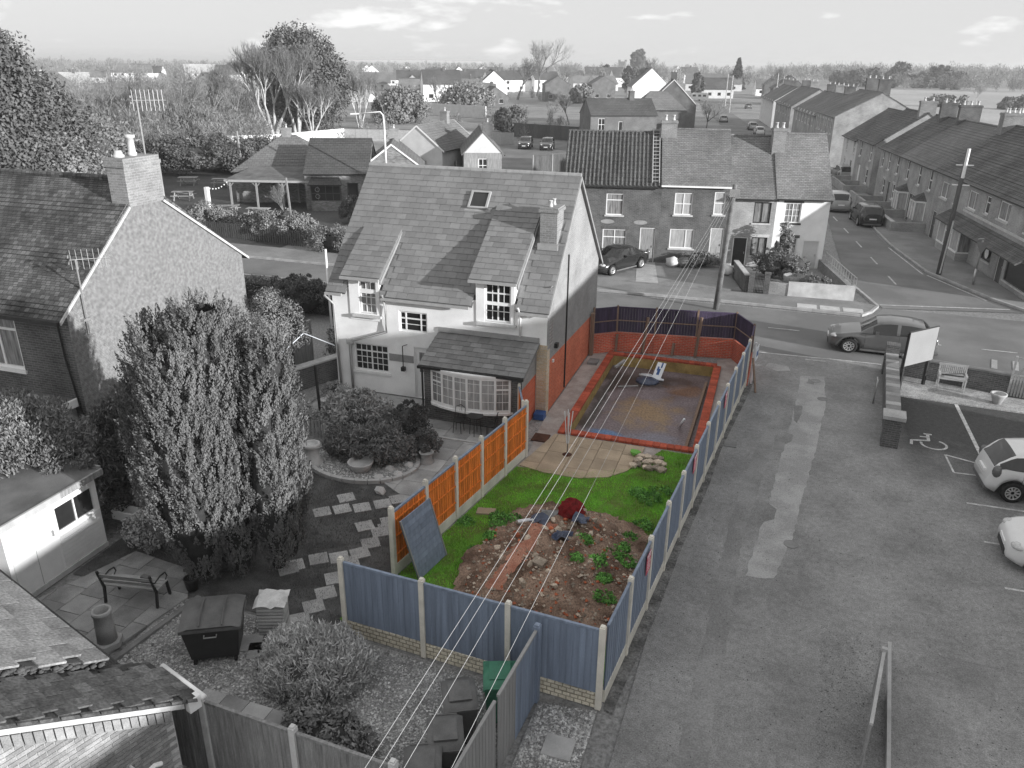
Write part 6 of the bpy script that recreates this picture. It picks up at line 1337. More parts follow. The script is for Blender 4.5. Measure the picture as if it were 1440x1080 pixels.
# low wall with slab coping behind the bottom fence, fence itself
SWL = thing('slab_wall', 'low wall capped with pale square slabs behind the bottom fence', 'wall', (-4.3, -15.35, 0), R(-1.5))
MB().box(0, -.15, 0, 4.5, .15, .5).build('brickwork', brick_mid, SWL)
for k in range(9): MB().box(k * .5 + .006, -.24, .5, k * .5 + .494, .24, .55).build('coping_slab', concrete_dark if k % 2 else paving, SWL)
BF = thing('panel_fence', 'dark grey board fence with white posts along the bottom of the gravel', 'fence')
fence_run(BF, (-2.98, -16.32), (2.5, -16.6), (0, .325, .65, .975), 1.74, 0, 0, wood_grey, post_white := mat('post_white', g(.62), var=.12, fvar=.1, bump=.3), concrete, bw=.11, ph=1.82)
# wheelie bins
def wheelie(loc, rz, m, lab, grp='wheelie bins by the divider fence'):
    t = thing('wheelie_bin', lab, 'bin', loc, rz, grp); taper(MB(), -.29, -.35, .06, .29, .33, .95, .07, .09).build('body', m, t)
    l = MB(); prof = [(-.38, .96), (-.3, 1.03), (.0, 1.07), (.3, 1.06), (.37, .99)]
    for y, z in prof: l.v += [(-.31, y, z - .04), (-.24, y, z), (.24, y, z), (.31, y, z - .04)]
    for k in range(4):
        for j in range(3): a = k * 4 + j; l.f.append((a, a + 1, a + 5, a + 4))
    L_ = l.build('lid', m, t, True); MB().box(-.2, -.25, 1.055, .2, .22, 1.085).build('lid_panel', m, L_); MB().box(-.31, -.39, .92, .31, .37, .965).build('rim', m, t)
    for x in (-.26, .22): MB().tube([(x, .3, .1), (x + .05, .3, .1)], .1, 12).build('wheel', rubber, t)
    MB().tube([(-.22, .38, 1.0), (.22, .38, 1.0)], .02, 6).build('handle', m, t)
    return t
for (px, py, rz, m_, lab) in ((703, 945, 200, plastic_green, 'green wheelie bin half hidden by the divider fence'), (646, 972, 28, plastic_dark, 'dark wheelie bin nearest the near blue fence'), (626, 1026, 25, plastic_dark, 'middle dark wheelie bin beside the divider fence'), (594, 1070, 22, plastic_dark, 'dark wheelie bin at the bottom edge by the divider fence')):
    x, y, _ = G(px, py, 1.05); wheelie((x, y, 0), R(rz), m_, lab)
tag(MB().box(3.98, -14.15, .006, 4.52, -13.65, .05).build('paving_slab', concrete), 'square pale slab on the gravel by the lane', 'slab')
pot('football', 'pale ball on the gravel by the bottom fence', (.95, -15.75, 0), [(.03, 0), (.1, .04), (.13, .12), (.1, .2), (.03, .24)], stone_pale, 'ball', False)
# bistro set under the bow window
for k, x in enumerate((-2.35, -1.75, -1.2)):
    t = thing('bistro_chair' if k != 1 else 'bistro_table', ['black iron bistro chair left of the little table', 'small black bistro table under the bow window', 'black iron bistro chair right of the little table'][k], 'chair' if k != 1 else 'table', (x, -2.25, .03), R(k * 140))
    MB().lathe([(.2 if k != 1 else .28, 0), (.2 if k != 1 else .28, .025), (.02, .026)], 14, (0, 0, .43 if k != 1 else .66)).build('seat' if k != 1 else 'top', paint_black, t)
    for a in (0.8, 2.4, 3.9, 5.5): MB().tube([(.16 * math.cos(a), .16 * math.sin(a), .43 if k != 1 else .66), (.2 * math.cos(a), .2 * math.sin(a), 0)], .012, 5).build('leg', paint_black, t)
    if k != 1: MB().tube([(-.18, .12, .43), (-.17, .2, .82), (0, .24, .9), (.17, .2, .82), (.18, .12, .43)], .013, 6).tube([(-.1, .2, .45), (0, .22, .88), (.1, .2, .45)], .01, 5).build('backrest', paint_black, t)
tag(MB().box(-3.6, -2.9, .02, -.6, -2.82, .07).build('edging_strip', stone_pale), 'pale edging strip below the bow window', 'edging')
t = thing('garden_chair', 'blue garden chair half hidden behind the orange fence', 'chair', (-.62, -5.5, 0), R(-15)); taper(MB(), -.22, -.22, .38, .22, .22, .44, 0, 0).build('seat', plastic_blue, t); MB().obox((-.22, .2, .44), (.44, 0, 0), (0, .03, 0), (0, .08, .42)).build('backrest', plastic_blue, t)
for x, y in ((-.2, -.2), (.2, -.2), (-.2, .2), (.2, .2)): MB().bar((x, y, 0), (x, y, .4), .035).build('leg', plastic_blue, t)
t = thing('garden_trug', 'white trough planter on bricks by the garage corner', 'trough', (-8.4, -10.5, .3)); MB().box(-.35, -.18, 0, .35, .18, .05).box(-.35, -.18, .05, .35, -.15, .25).box(-.35, .15, .05, .35, .18, .25).box(-.35, -.15, .05, -.32, .15, .25).box(.32, -.15, .05, .35, .15, .25).build('trough', paint_white, t); MB().box(-.3, -.14, -.3, .3, .14, -.001).build('stand', brick_mid, t)

# ------------------------------------------------------------------ car park edge
PW = thing('parapet_wall', 'thick coped wall ending in a brick pier between lane and car park', 'wall', (11.3, 1.75, 0), R(84.5))
MB().box(.0, -.19, 0, 6.9, .19, .82).build('brickwork', brick_mid, PW)
for k in range(23): MB().lathe([(.22, 0)], 3) if False else MB().box(k * .3 + .2, -.23, .82, k * .3 + .494, .23, .93).build('coping_brick', concrete_dark if k % 3 else paving, PW)
MB().box(-.42, -.26, 0, .1, .26, 1.0).build('pier', brick_mid, PW); MB().box(-.5, -.34, 1.0, .18, .34, 1.12).build('pier_cap', paving, PW); MB().box(6.7, -.25, 0, 7.2, .25, 1.25).build('end_pier', brick_mid, PW)
tag(MB().tube([(11.1, 5.1, 0), (11.12, 5.1, .9), (11.15, 5.5, .9), (11.17, 5.5, 0)], .03, 8).build('hoop_barrier', metal_grey, None, True), 'low metal hoop barrier beside the parapet wall', 'barrier')
CWL = thing('boundary_wall', 'dark brick wall behind the car-park bench', 'wall', (12.35, 8.5, 0), R(-14)); MB().box(0, -.11, 0, 3.75, .11, .82).build('brickwork', brick_dark, CWL); MB().box(-.02, -.14, .82, 3.77, .14, .89).build('coping', concrete_dark, CWL)
low_wall('boundary_wall', 'brick wall continuing right beyond the trellis gate', (17.6, 7.0), (30, 5.9), .22, .9, brick_dark)
TG_ = thing('trellis_gate', 'wooden slatted gate with open top at the car-park edge', 'gate', (15.95, 7.45, 0), R(-12))
for k in range(16): MB().box(k * .1, -.015, .08, k * .1 + .055, .015, .88).build('slat', wood_pale, TG_)
MB().box(-.02, -.04, .06, .05, .04, 1.65).build('post', wood_pale, TG_); MB().box(1.6, -.04, .06, 1.68, .04, 1.65).build('post', wood_pale, TG_)
for z in (.88, 1.55): MB().box(0, -.025, z, 1.65, .025, z + .05).build('rail', wood_pale, TG_)
for k in range(4): MB().bar((.2 + k * .4, 0, .9), (.4 + k * .4 - .2 * (k % 2), 0, 1.55), .02).build('tracery', metal_grey, TG_)
bench('park_bench', 'wooden slatted bench on the gravel by the car-park wall', (13.5, 7.28, .06), R(-4), 1.0, vertical=True, wood=wood_pale, curved=False)
pot('flower_pot', 'white-rimmed tub at the edge of the gravel strip', (15.42, 6.5, .06), [(.14, 0), (.24, .3), (.28, .34), (.28, .4), (.22, .4), (.2, .3)], concrete, 'tub')
SB = thing('sign_board', 'blank pale-backed sign board on two dark posts by the parapet wall', 'sign', (12.08, 6.55, 0), R(47))
for x in (.05, 1.5): MB().box(x - .05, -.05, 0, x + .05, .05, 2.35).build('post', paint_black, SB)
MB().box(-.05, -.1, 1.1, 1.6, -.052, 2.42).build('board', sign_back, SB); MB().box(-.08, -.095, 1.07, -.05, -.04, 2.45).box(1.6, -.095, 1.07, 1.63, -.04, 2.45).box(-.05, -.095, 2.42, 1.6, -.04, 2.45).build('frame', paint_black, SB)
# agent's board and cones at the fence end
ES = thing('agent_board', 'small pale blue agent board leaning at the far end of the lane fence', 'sign', (6.75, 5.6, 0), R(80)); MB().box(-.03, -.03, 0, .03, .03, 1.7).build('post', sign_white, ES); MB().box(.0, -.05, .95, .42, -.031, 1.5).build('board', plastic_white, ES); MB().box(.06, -.056, 1.1, .36, -.051, 1.3).build('lettering', plastic_blue, ES)
tag(MB().bar((6.95, 4.7, 0), (6.7, 5.2, 1.2), .06).build('prop_batten', weathered_wood), 'timber batten propped against the end of the lane fence', 'batten')
tag(MB().box(6.15, -.35, .008, 6.55, .05, .03).build('paving_slab', concrete_dark), 'flat slab lying in the lane against the fence', 'slab')
# timber edging and board at the bottom right
tag(MB().bar((10.22, -9.1, .1), (9.75, -13.6, .1), .07, .2).build('kerb_board', concrete), 'long thin concrete edging at the bottom right of the lane', 'edging')
t = thing('stub_fence', 'short weathered board fence at the bottom right edge', 'fence', (9.82, -10.6, 0), R(259))
for k in range(7): MB().box(k * .3 + .005, -.02, .05, k * .3 + .295, .02, 1.05).build('board', wood_grey, t)
MB().box(-.03, -.05, 0, .05, .05, 1.15).build('post', concrete, t); MB().box(.05, -.03, 1.05, 2.1, .03, 1.1).build('top_rail', concrete, t)
# pub garden furniture
def picnic(loc, rz, lab):
    t = thing('picnic_table', lab, 'table', loc, rz, 'picnic tables in the pub garden')
    for k in range(4): MB().box(-.9, -.36 + k * .18, .72, .9, -.36 + k * .18 + .165, .76).build('top_board', wood_pale, t)
    for y in (-.75, .62): MB().box(-.9, y, .43, .9, y + .16, .47).build('seat', wood_pale, t)
    for x in (-.65, .65): MB().bar((x, -.7, 0), (x, -.2, .72), .07).bar((x, .7, 0), (x, .2, .72), .07).bar((x, -.75, .41), (x, .75, .41), .05, .08).build('leg', wood_pale, t)
for (x, y, rz, lab) in ((-48.4, 41.3, .4, 'picnic table nearest the big clipped hedge'), (-44.7, 41.6, .4, 'picnic table between the hedge and the canopy'), (-42.7, 33.6, .4, 'picnic table behind the left house chimney'), (-34.6, 28.9, .5, 'picnic table beside the white post'), (-31.6, 28.7, .2, 'picnic table in front of the canopy'), (-30.2, 27.0, .6, 'picnic table nearest the roadside hedge')): picnic((x, y, 0), rz, lab)
sheet('beer_garden', [(-60, 20.5), (-24, 19.9), (-24, 40), (-40, 55), (-66, 60)], -.006, patch_mat('beer_grass', g(.055), g(.09), scale=.2, fine=6, fvar=.4, bump=.5, bdist=.04))
tag(MB().bar((-35.4, 27.7, 0), (-35.4, 27.7, 2.3), .28).build('garden_post', paint_white), 'stout white post in the pub garden', 'post')
tag(MB().bar((-48.1, 49.6, 0), (-48.3, 49.6, 4.5), .16).build('garden_pole', wood_grey), 'thin pole by the dark hedge in the pub garden', 'pole')
LG = thing('string_lights', 'string of small bulbs between white post and canopy', 'string lights'); pts_ = [V3((-35.4, 27.7, 2.3)) + (V3((-36.2, 31.6, 2.4)) - V3((-35.4, 27.7, 2.3))) * s - V3((0, 0, .35 * math.sin(math.pi * s))) for s in np.linspace(0, 1, 9)]
MB().tube(pts_, .015, 4).build('flex', plastic_black, LG)
for p in pts_[1:-1]: MB().lathe([(.02, 0), (.06, .05), (.04, .11), (.01, .12)], 8, tuple(p - (0, 0, .12))).build('bulb', paint_white, LG)
PF2 = thing('picket_fence', 'dark slatted fence along the pub hedge by the road', 'fence', (-33.0, 21.9, 0), R(-6))
for k in range(56): MB().box(k * .19, -.02, 0, k * .19 + .12, .02, 1.0).build('picket', wood_dark, PF2)
tag(MB().bar((-24.4, 22.4, 0), (-24.6, 22.4, 4.2), .1).build('sign_pole', metal_grey), 'thin grey pole in front of the pub bay', 'pole')
# pub car park fence
PCF = thing('board_fence', 'dark board fence of the yard left of the ribbed roof', 'fence')
fence_run(PCF, (-19.2, 62), (-12.5, 70), (0, .25, .5, .75, 1), 2.0, 0, 0, wood_dark, wood_grey, concrete, bw=.35)
fence_run(PCF, (-36, 107), (-24, 103), (0, .5, 1), 2.2, 0, 0, wood_dark, wood_dark, concrete, bw=.8)
sheet('pub_yard', [(-40, 60), (-20, 60), (-22, 103), (-38, 108)], -.004, asphalt_road)
tag(MB().prism([(-16, 67), (-12, 69), (-13, 74), (-17, 72)], 0, 2.4).build('flat_shed', felt), 'flat pale-roofed shed in the yard behind the terrace', 'shed')
# ------------------------------------------------------------------ vehicles
def smooth_interp(xs, ys, x):
    xs = np.array(xs, float); ys = np.array(ys, float); return float(np.interp(x, xs, ys))
STY = {
 'hatch': dict(L=3.95, W=1.72, hood=[(0, .52), (.25, .66), (.9, .86), (1.15, .92)], top=[(0, .55), (.12, .72), (.9, .90), (1.15, .95), (1.75, 1.40), (2.2, 1.47), (2.9, 1.46), (3.4, 1.38), (3.8, 1.0), (3.9, .82), (3.95, .55)], belt=[(0, .5), (.3, .68), (1.0, .86), (1.2, .92), (2.6, .97), (3.6, 1.02), (3.95, .85)], cab=(1.15, 3.82), ax=(.78, 3.28), r=.31),
 'suv': dict(L=4.5, W=1.84, top=[(0, .6), (.1, .85), (1.0, 1.02), (1.3, 1.08), (1.95, 1.55), (2.4, 1.62), (3.6, 1.60), (4.05, 1.5), (4.38, 1.1), (4.45, .9), (4.5, .6)], belt=[(0, .6), (.3, .8), (1.0, .97), (1.35, 1.05), (4.2, 1.12), (4.5, .95)], cab=(1.3, 4.4), ax=(.9, 3.58), r=.35),
 'saloon': dict(L=4.55, W=1.76, top=[(0, .5), (.12, .66), (1.1, .86), (1.4, .92), (2.05, 1.36), (2.5, 1.42), (3.0, 1.40), (3.65, 1.05), (3.8, .98), (4.4, .93), (4.5, .75), (4.55, .5)], belt=[(0, .5), (.3, .66), (1.1, .82), (1.4, .9), (3.6, .96), (4.55, .85)], cab=(1.4, 3.72), ax=(.85, 3.55), r=.31)}
def car(name, label, style, paint, loc, rz, group=None, detail=True):
    """nose towards local -x ... car runs from x=-L/2 (nose) to L/2 (tail)"""
    S = STY[style]; L, W = S['L'], S['W']; t = thing(name, label, 'car', loc, rz, group); c0, c1 = S['cab']; rw = S['r']
    xs = sorted(set(np.round(np.concatenate([np.linspace(0, L, 34), [c0, c1, S['ax'][0], S['ax'][1]]]), 3))); rings = []
    for x in xs:
        e = min(x, L - x); nose = 1 - .28 * max(0, 1 - e / .55) ** 2; hw = W / 2 * nose
        zt = smooth_interp(*zip(*S['top']), x); zb = min(smooth_interp(*zip(*S['belt']), x), zt - .01); zs = .2 + .1 * max(0, 1 - e / .35)
        for ax in S['ax']:
            if abs(x - ax) < rw + .07: zs = max(zs, rw + math.sqrt(max(0, (rw + .07) ** 2 - (x - ax) ** 2)))
        zs = min(zs, zb - .12)
        incab = c0 < x < c1; tw = hw * (.76 if incab else .9); rnd = .06 if incab else .03
        zm = (zs + zb) / 2
        half = [(hw * .93, zs), (hw * 1.0, zs + (zb - zs) * .35), (hw * .99, zs + (zb - zs) * .72), (hw * .955, zb), (tw + (hw * .955 - tw) * .12, zb + (zt - zb) * .86), (tw * .9, zt - rnd * .25), (tw * .5, zt), (0, zt + .008)]
        rings.append([(x - L / 2, y, z) for y, z in half] + [(x - L / 2, -y, z) for y, z in half[-2::-1]])
    n = len(rings[0]); body, glass = MB(), {'windscreen': MB(), 'rear_window': MB(), 'side_window': None}
    body.v = [p for r_ in rings for p in r_]
    gl = MB(); gl.v = body.v; side = []
    xa, xb = c0 + .62, c1 - .42
    for i in range(len(rings) - 1):
        xm = (xs[i] + xs[i + 1]) / 2
        for j in range(n - 1):
            f = (i * n + j, i * n + j + 1, (i + 1) * n + j + 1, (i + 1) * n + j); cls = 'body'
            if c0 < xm < c1:
                if j in (3, 10) and c0 + .35 < xm < c1 - .16 and not (abs(xm - (c0 + (c1 - c0) * .5)) < .05): cls = 'side'
                if 4 <= j <= 9:
                    if xm < c0 + .58 and 5 <= j <= 8: cls = 'front'
                    if xm > c1 - (.5 if style != 'saloon' else .62) and 5 <= j <= 8: cls = 'rear'
            if cls == 'body': body.f.append(f)
            else: side.append((cls, j, f))
    body.f.append(tuple(range(n))[::-1]); e = (len(rings) - 1) * n; body.f.append(tuple(e + k for k in range(n)))
    fl = [i * n for i in range(len(rings))]
    for i in range(len(rings) - 1): body.f.append((i * n, (i + 1) * n, (i + 1) * n + n - 1, i * n + n - 1))
    body.f = [f for f in body.f]
    B = body.build('body', paint, t, True)
    for cls, nm in (('front', 'windscreen'), ('rear', 'rear_window')):
        m_ = MB(); m_.v = list(body.v); m_.f = [f for c, j, f in side if c == cls]
        if m_.f: compact(m_).build(nm, glass_dark, t, True)
    for jj in (3, 10):
        m_ = MB(); m_.v = list(body.v); m_.f = [f for c, j, f in side if c == 'side' and j == jj]
        if m_.f: compact(m_).build('side_window', glass_dark, t, True)
    for ax in S['ax']:
        for sgn in (-1, 1):
            x, y = ax - L / 2, sgn * (W / 2 - .10); wob = MB().lathe([(rw * .6, -.035), (rw * .66, -.1), (rw * .95, -.1), (rw, -.06), (rw, .06), (rw * .95, .1), (rw * .66, .1), (rw * .6, .035)], 20).build('wheel', rubber, t, True)
            wob.matrix_local = Matrix.Translation((x, y, rw)) @ Matrix.Rotation(R(90), 4, 'X')
            rm = MB(); [rm.tube([(rw * .62 * math.cos(a), rw * .62 * math.sin(a), zz) for a in np.linspace(0, 2 * math.pi, 21)], .018, 5, False) for zz in (.085, -.085)]
            for k in range(10 if detail else 5):
                a = 2 * math.pi * k / (10 if detail else 5)
                for zz in (.05, -.08): rm.obox((.05 * math.cos(a) + .02 * math.sin(a), .05 * math.sin(a) - .02 * math.cos(a), zz), (rw * .55 * math.cos(a), rw * .55 * math.sin(a), 0), (-.04 * math.sin(a), .04 * math.cos(a), 0), (0, 0, .03))
            ro = rm.build('rim', aluminium, wob)
    hl = S['W'] / 2
    if detail:
        for xd in (c0 + .15, (c0 + c1) / 2, c1 - .75):
            i = int(np.argmin(np.abs(np.array(xs) - xd)))
            for q in (rings[i][0:4], rings[i][11:15]): MB().tube(q, .006, 4, False).build('door_seam', plastic_black, t)
        i0_, i1_ = int(np.argmin(np.abs(np.array(xs) - c0))), int(np.argmin(np.abs(np.array(xs) - c1)))
        for jj in (3, 11): MB().tube([rings[i][jj] for i in range(i0_, i1_)], .011, 5).build('window_trim', plastic_black, t)
        for sg in (-1, 1): MB().box(S['ax'][0] + rw + .1 - L / 2, sg * (hl * .93) - .02, .17, S['ax'][1] - rw - .1 - L / 2, sg * (hl * .93) + .02, .25).build('sill_trim', plastic_dark, t)
    for sgn in (-1, 1):
        ell = [(math.sin(a), -math.cos(a)) for a in np.linspace(.1, 3.04, 7)]
        o = MB().lathe(ell, 12).build('headlight', lamp_glass, t, True); o.matrix_local = Matrix.Translation((-L / 2 + .22, sgn * hl * .70, .66 if style != 'suv' else .80)) @ Matrix.Rotation(R(sgn * -28), 4, 'Z') @ Matrix.Diagonal((.17, .19, .085, 1))
        o = MB().lathe(ell, 12).build('tail_light', lamp_red, t, True); o.matrix_local = Matrix.Translation((L / 2 - .2, sgn * hl * .80, .86)) @ Matrix.Rotation(R(sgn * 25), 4, 'Z') @ Matrix.Diagonal((.14, .13, .19, 1))
        MB().obox((c0 + .5 - L / 2, sgn * (hl + .02) - .09, smooth_interp(*zip(*S['belt']), c0 + .5)), (.12, 0, 0), (0, .18, 0), (0, 0, .11)).build('mirror', paint, t)
    MB().box(-L / 2 - .012, -.42, .26, -L / 2 + .06, .42, .42).build('grille', plastic_black, t); MB().box(-L / 2 - .02, -.26, .46, -L / 2 + .05, .26, .56).build('number_plate', paint_white, t)
    MB().box(L / 2 - .05, -.26, .62, L / 2 + .012, .26, .72).build('number_plate', paint_white, t); MB().box(L / 2 - .1, -hl * .7, .22, L / 2 + .004, hl * .7, .34).build('bumper_insert', plastic_dark, t)
    return t
def compact(m_):
    u = sorted({k for f in m_.f for k in f}); mp = {k: i for i, k in enumerate(u)}; r = MB(); r.v = [m_.v[k] for k in u]; r.f = [tuple(mp[k] for k in f) for f in m_.f]; return r
car('hatchback', 'white hatchback parked tail to the lane, upper one at the right edge', 'hatch', car_white, (15.45, -.42, 0), R(183))
car('hatchback', 'white car parked nose to the lane, lower one at the right edge', 'hatch', car_white, (15.25, -4.42, 0), R(-3))
car('estate_car', 'mid-grey car passing on the main road behind the sign board', 'hatch', car_grey, (11.9, 11.55, 0), R(-2)).scale = (1.1, 1.05, 1.02)
car('saloon_car', 'black saloon parked on the forecourt of the terrace', 'saloon', car_black, (-1.75, 21.6, .12), R(62))
car('people_carrier', 'dark car parked on the right of the side street, nearest the junction', 'suv', car_black, (13.75, 44.0, 0), R(-82))
car('estate_car', 'silver car parked in the side street ahead of the dark one', 'suv', car_silver, (11.8, 50.2, 0), R(-82))
far = [('silver hatchback far up the side street on the left', 'hatch', car_silver, (-6.0, 161, 0), -82), ('pale hatchback in the middle of the side street', 'hatch', car_silver, (.9, 141, 0), -82), ('dark hatchback far up the side street on the right', 'hatch', car_grey, (-3.8, 224, 0), -82), ('pale car just above the terrace ridge in the side street', 'hatch', car_white, (2.6, 129, 0), -82),
       ('dark car parked on the left in the pub yard', 'suv', car_black, (-28.6, 89.5, 0), 100), ('dark car parked on the right in the pub yard', 'suv', car_black, (-25.2, 89.0, 0), 100), ('silver car half hidden behind the corner cottage', 'suv', car_silver, (13.4, 71, 0), -82), ('pale car by the left-hand trees beside the old chimney', 'hatch', car_silver, (-46, 24, 0), 10), ('dark car in front of the far caravan', 'hatch', car_grey, (2.5, 250, 0), 0)]
for lab, st, pm_, lc, a in far: car('parked_car', lab, st, pm_, lc, R(a), 'cars parked in the distance', False)
def caravan(loc, rz, lab):
    t = thing('caravan', lab, 'caravan', loc, rz); pr = [(-2.8, .5), (-3.0, 1.2), (-2.7, 2.3), (-2.2, 2.6), (2.2, 2.6), (2.8, 2.3), (3.0, 1.2), (2.8, .5)]; mb = MB(); n = len(pr)
    mb.v = [(x, -1.1, z) for x, z in pr] + [(x, 1.1, z) for x, z in pr]; mb.f = [tuple(range(n)), tuple(range(2 * n - 1, n - 1, -1))] + [(i, n + i, n + (i + 1) % n, (i + 1) % n) for i in range(n)]; mb.build('body', car_white, t)
    for x in (-1.8, 0, 1.6): MB().box(x - .5, -1.13, 1.4, x + .5, -1.1, 2.0).build('window', glass_dark, t)
    for y in (-1.0, .9): MB().tube([(0, y, .32), (0, y + .15, .32)], .32, 14).build('wheel', rubber, t)
caravan((1.5, 262, 0), R(5), 'white caravan on the right side of the far street'); caravan((-22, 268, 0), R(5), 'white van-like caravan on the left side of the far street')
# ------------------------------------------------------------------ vegetation
def height_at(px, py, base):
    x, y = px - 720, 540 - py; xr, yr = x * _cr - y * _sr, x * _sr + y * _cr
    d = (xr, FPX * _cp + yr * _sp, -FPX * _sp + yr * _cp); s = math.hypot(base[0] - CAM[0], base[1] - CAM[1]) / math.hypot(d[0], d[1]); return CAM[2] + d[2] * s
def rand_dirs(n): d = rng.normal(size=(n, 3)); return d / np.linalg.norm(d, axis=1)[:, None]
def leaf_mesh(name, pts, axis, size, elong, m, spread=.6, nrm=None):
    """one rhombic leaf (two triangles) for each point, long side about axis, face about nrm"""
    n = len(pts); a = axis + rand_dirs(n) * spread; a /= np.linalg.norm(a, axis=1)[:, None]
    ref = rand_dirs(n) if nrm is None else nrm + rand_dirs(n) * .42
    b = np.cross(ref, a); b /= np.maximum(1e-6, np.linalg.norm(b, axis=1))[:, None]
    s = size * rng.uniform(.6, 1.3, n)[:, None]
    v = np.stack([pts - a * s * elong / 2, pts + b * s / 2 , pts + a * s * elong / 2, pts - b * s / 2], 1).reshape(-1, 3)
    return np_mesh(name, v, np.arange(n * 4).reshape(n, 4), m)
def blob_mesh(name, c, rad, m, seed=0, sub=3, amp=.12, squash=None):
    bm = bmesh.new(); bmesh.ops.create_icosphere(bm, subdivisions=sub, radius=1); r0 = np.random.default_rng(seed); ph = r0.uniform(0, 6, 6)
    for v in bm.verts:
        k = 1 + amp * (math.sin(v.co.x * 4 + ph[0]) * math.sin(v.co.y * 5 + ph[1]) + .6 * math.sin(v.co.z * 7 + ph[2] + v.co.x * 3) + .4 * math.sin(v.co.x * 11 + ph[3]) * math.sin(v.co.z * 9 + ph[4]))
        v.co = Vector((c[0] + v.co.x * rad[0] * k, c[1] + v.co.y * rad[1] * k, c[2] + v.co.z * rad[2] * k))
    me = bpy.data.meshes.new(name); bm.to_mesh(me); bm.free(); finish(me, m, True); return me
def lump_points(c, rad, lumps, per, lr, flat_bottom=-.6):
    """points on the outside of many lumps spread over an ellipsoid: gives clumps, gaps and an uneven edge"""
    d = rand_dirs(lumps * 3); d = d[d[:, 2] > flat_bottom][:lumps]; k = rng.uniform(.7, 1.1, len(d))[:, None]
    cen = np.array(c) + d * np.array(rad) * k; P, A, E_ = [], [], []
    for q, dd in zip(cen, d):
        r = lr * rng.uniform(.5, 1.45); e = rand_dirs(per); e = np.where((e * dd).sum(1)[:, None] < -.3, -e, e); P.append(q + e * r * rng.uniform(.6, 1.12, (per, 1))); A.append(rand_dirs(per) * .8 + dd * .4); E_.append(e * .7 + dd * .6 + np.array([0, 0, .25]))
    return np.concatenate(P), np.concatenate(A), np.concatenate(E_)
def shrub(name, label, cat, loc, rad, lumps, per, lr, leaf, size, elong=1.6, core=None, group=None, upright=0.0, spread=.6, seed=0, trunk=.0):
    t = thing(name, label, cat, loc, 0, group); c = (0, 0, rad[2] + trunk); P, A, E_ = lump_points(c, rad, lumps, per, lr); P[:, 2] = np.maximum(P[:, 2], .02); A = A + np.array([0, 0, upright])
    link('foliage', leaf_mesh('foliage', P, A, size, elong, leaf, spread, E_ if upright == 0 else None), t)
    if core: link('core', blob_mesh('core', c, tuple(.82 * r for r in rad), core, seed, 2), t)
    if trunk: MB().tube([(0, 0, 0), (.03, 0, trunk + rad[2] * .6)], [.09, .05], 8).build('stem', bark, t)
    return t
# the big yew: three merged columns of upright fronds
YW = thing('yew_tree', 'huge dense upright yew with several merged columns beside the gravel', 'tree', (-4.85, -11.35, 0))
cols_ = [(-.8, .1, .95, 1.15, 6.3), (.12, .3, .95, 1.2, 6.75), (-.15, -.5, .95, .85, 5.9), (-1.4, .15, .55, .75, 5.2), (1.38, .8, .62, .75, 6.0), (1.42, .3, .52, .55, 5.0), (.62, .0, .55, .7, 5.2)]
P_, A_, N_, cores = [], [], [], MB()
for k, (cx, cy, rx, ry, h) in enumerate(cols_):
    nfr = int(740 * rx * h / 5); th = rng.uniform(0, 2 * math.pi, nfr); zz = rng.uniform(.0, 1, nfr) ** .9
    prof = lambda z: np.clip(np.sin(np.clip(z * .82 + .12, 0, 1) * math.pi) ** .42, .05, 1) * np.where(z < .3, .6 + z * 1.33, 1)
    r = prof(zz) * rng.uniform(.84, 1.07, nfr) * (1 + .05 * np.sin(th * 5 + zz * 9 + k)); X = np.stack([cx + rx * r * np.cos(th), cy + ry * r * np.sin(th), .35 + zz * (h - .35)], 1)
    per = 60
    for q, a in zip(X, th):
        if any(((q[0] - c2[0]) / c2[2]) ** 2 + ((q[1] - c2[1]) / c2[3]) ** 2 < .2 and q[2] < c2[4] * .75 for j, c2 in enumerate(cols_) if j != k): continue
        out = np.array([math.cos(a), math.sin(a), 0]); up = unit(np.array([0, 0, 1]) + out * .35); L = rng.uniform(.28, .5); w = rng.uniform(.06, .11)
        s = rng.uniform(0, 1, per)[:, None]; P_.append(q + up * (s - .5) * L + rand_dirs(per) * w * (1.15 - s)); A_.append(np.repeat(up[None] * 1.0, per, 0)); e_ = rand_dirs(per); N_.append(out * .9 + e_ * .35 + np.array([0, 0, .35]))
    ring = []
    nz = 14
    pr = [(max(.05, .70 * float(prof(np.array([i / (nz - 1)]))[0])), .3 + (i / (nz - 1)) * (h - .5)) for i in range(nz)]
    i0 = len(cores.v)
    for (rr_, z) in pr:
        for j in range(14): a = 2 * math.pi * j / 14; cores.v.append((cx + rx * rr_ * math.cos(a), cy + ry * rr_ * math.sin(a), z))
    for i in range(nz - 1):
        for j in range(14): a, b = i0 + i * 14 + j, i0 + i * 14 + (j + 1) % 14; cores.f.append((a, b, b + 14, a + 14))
link('foliage', leaf_mesh('foliage', np.concatenate(P_), np.concatenate(A_), .027, 2.3, leaf_yew, .6, np.concatenate(N_)), YW)
cores.build('inner_foliage', mat('core_gap_shade', g(.04), rough=1, var=.3, fvar=.3, bump=.3), YW, True)  # near-black filler hull: paints the shade in gaps between the fronds
MB().tube([(0, .2, 0), (.05, .3, 1.5)], [.22, .16], 10).build('trunk', bark, YW, True)
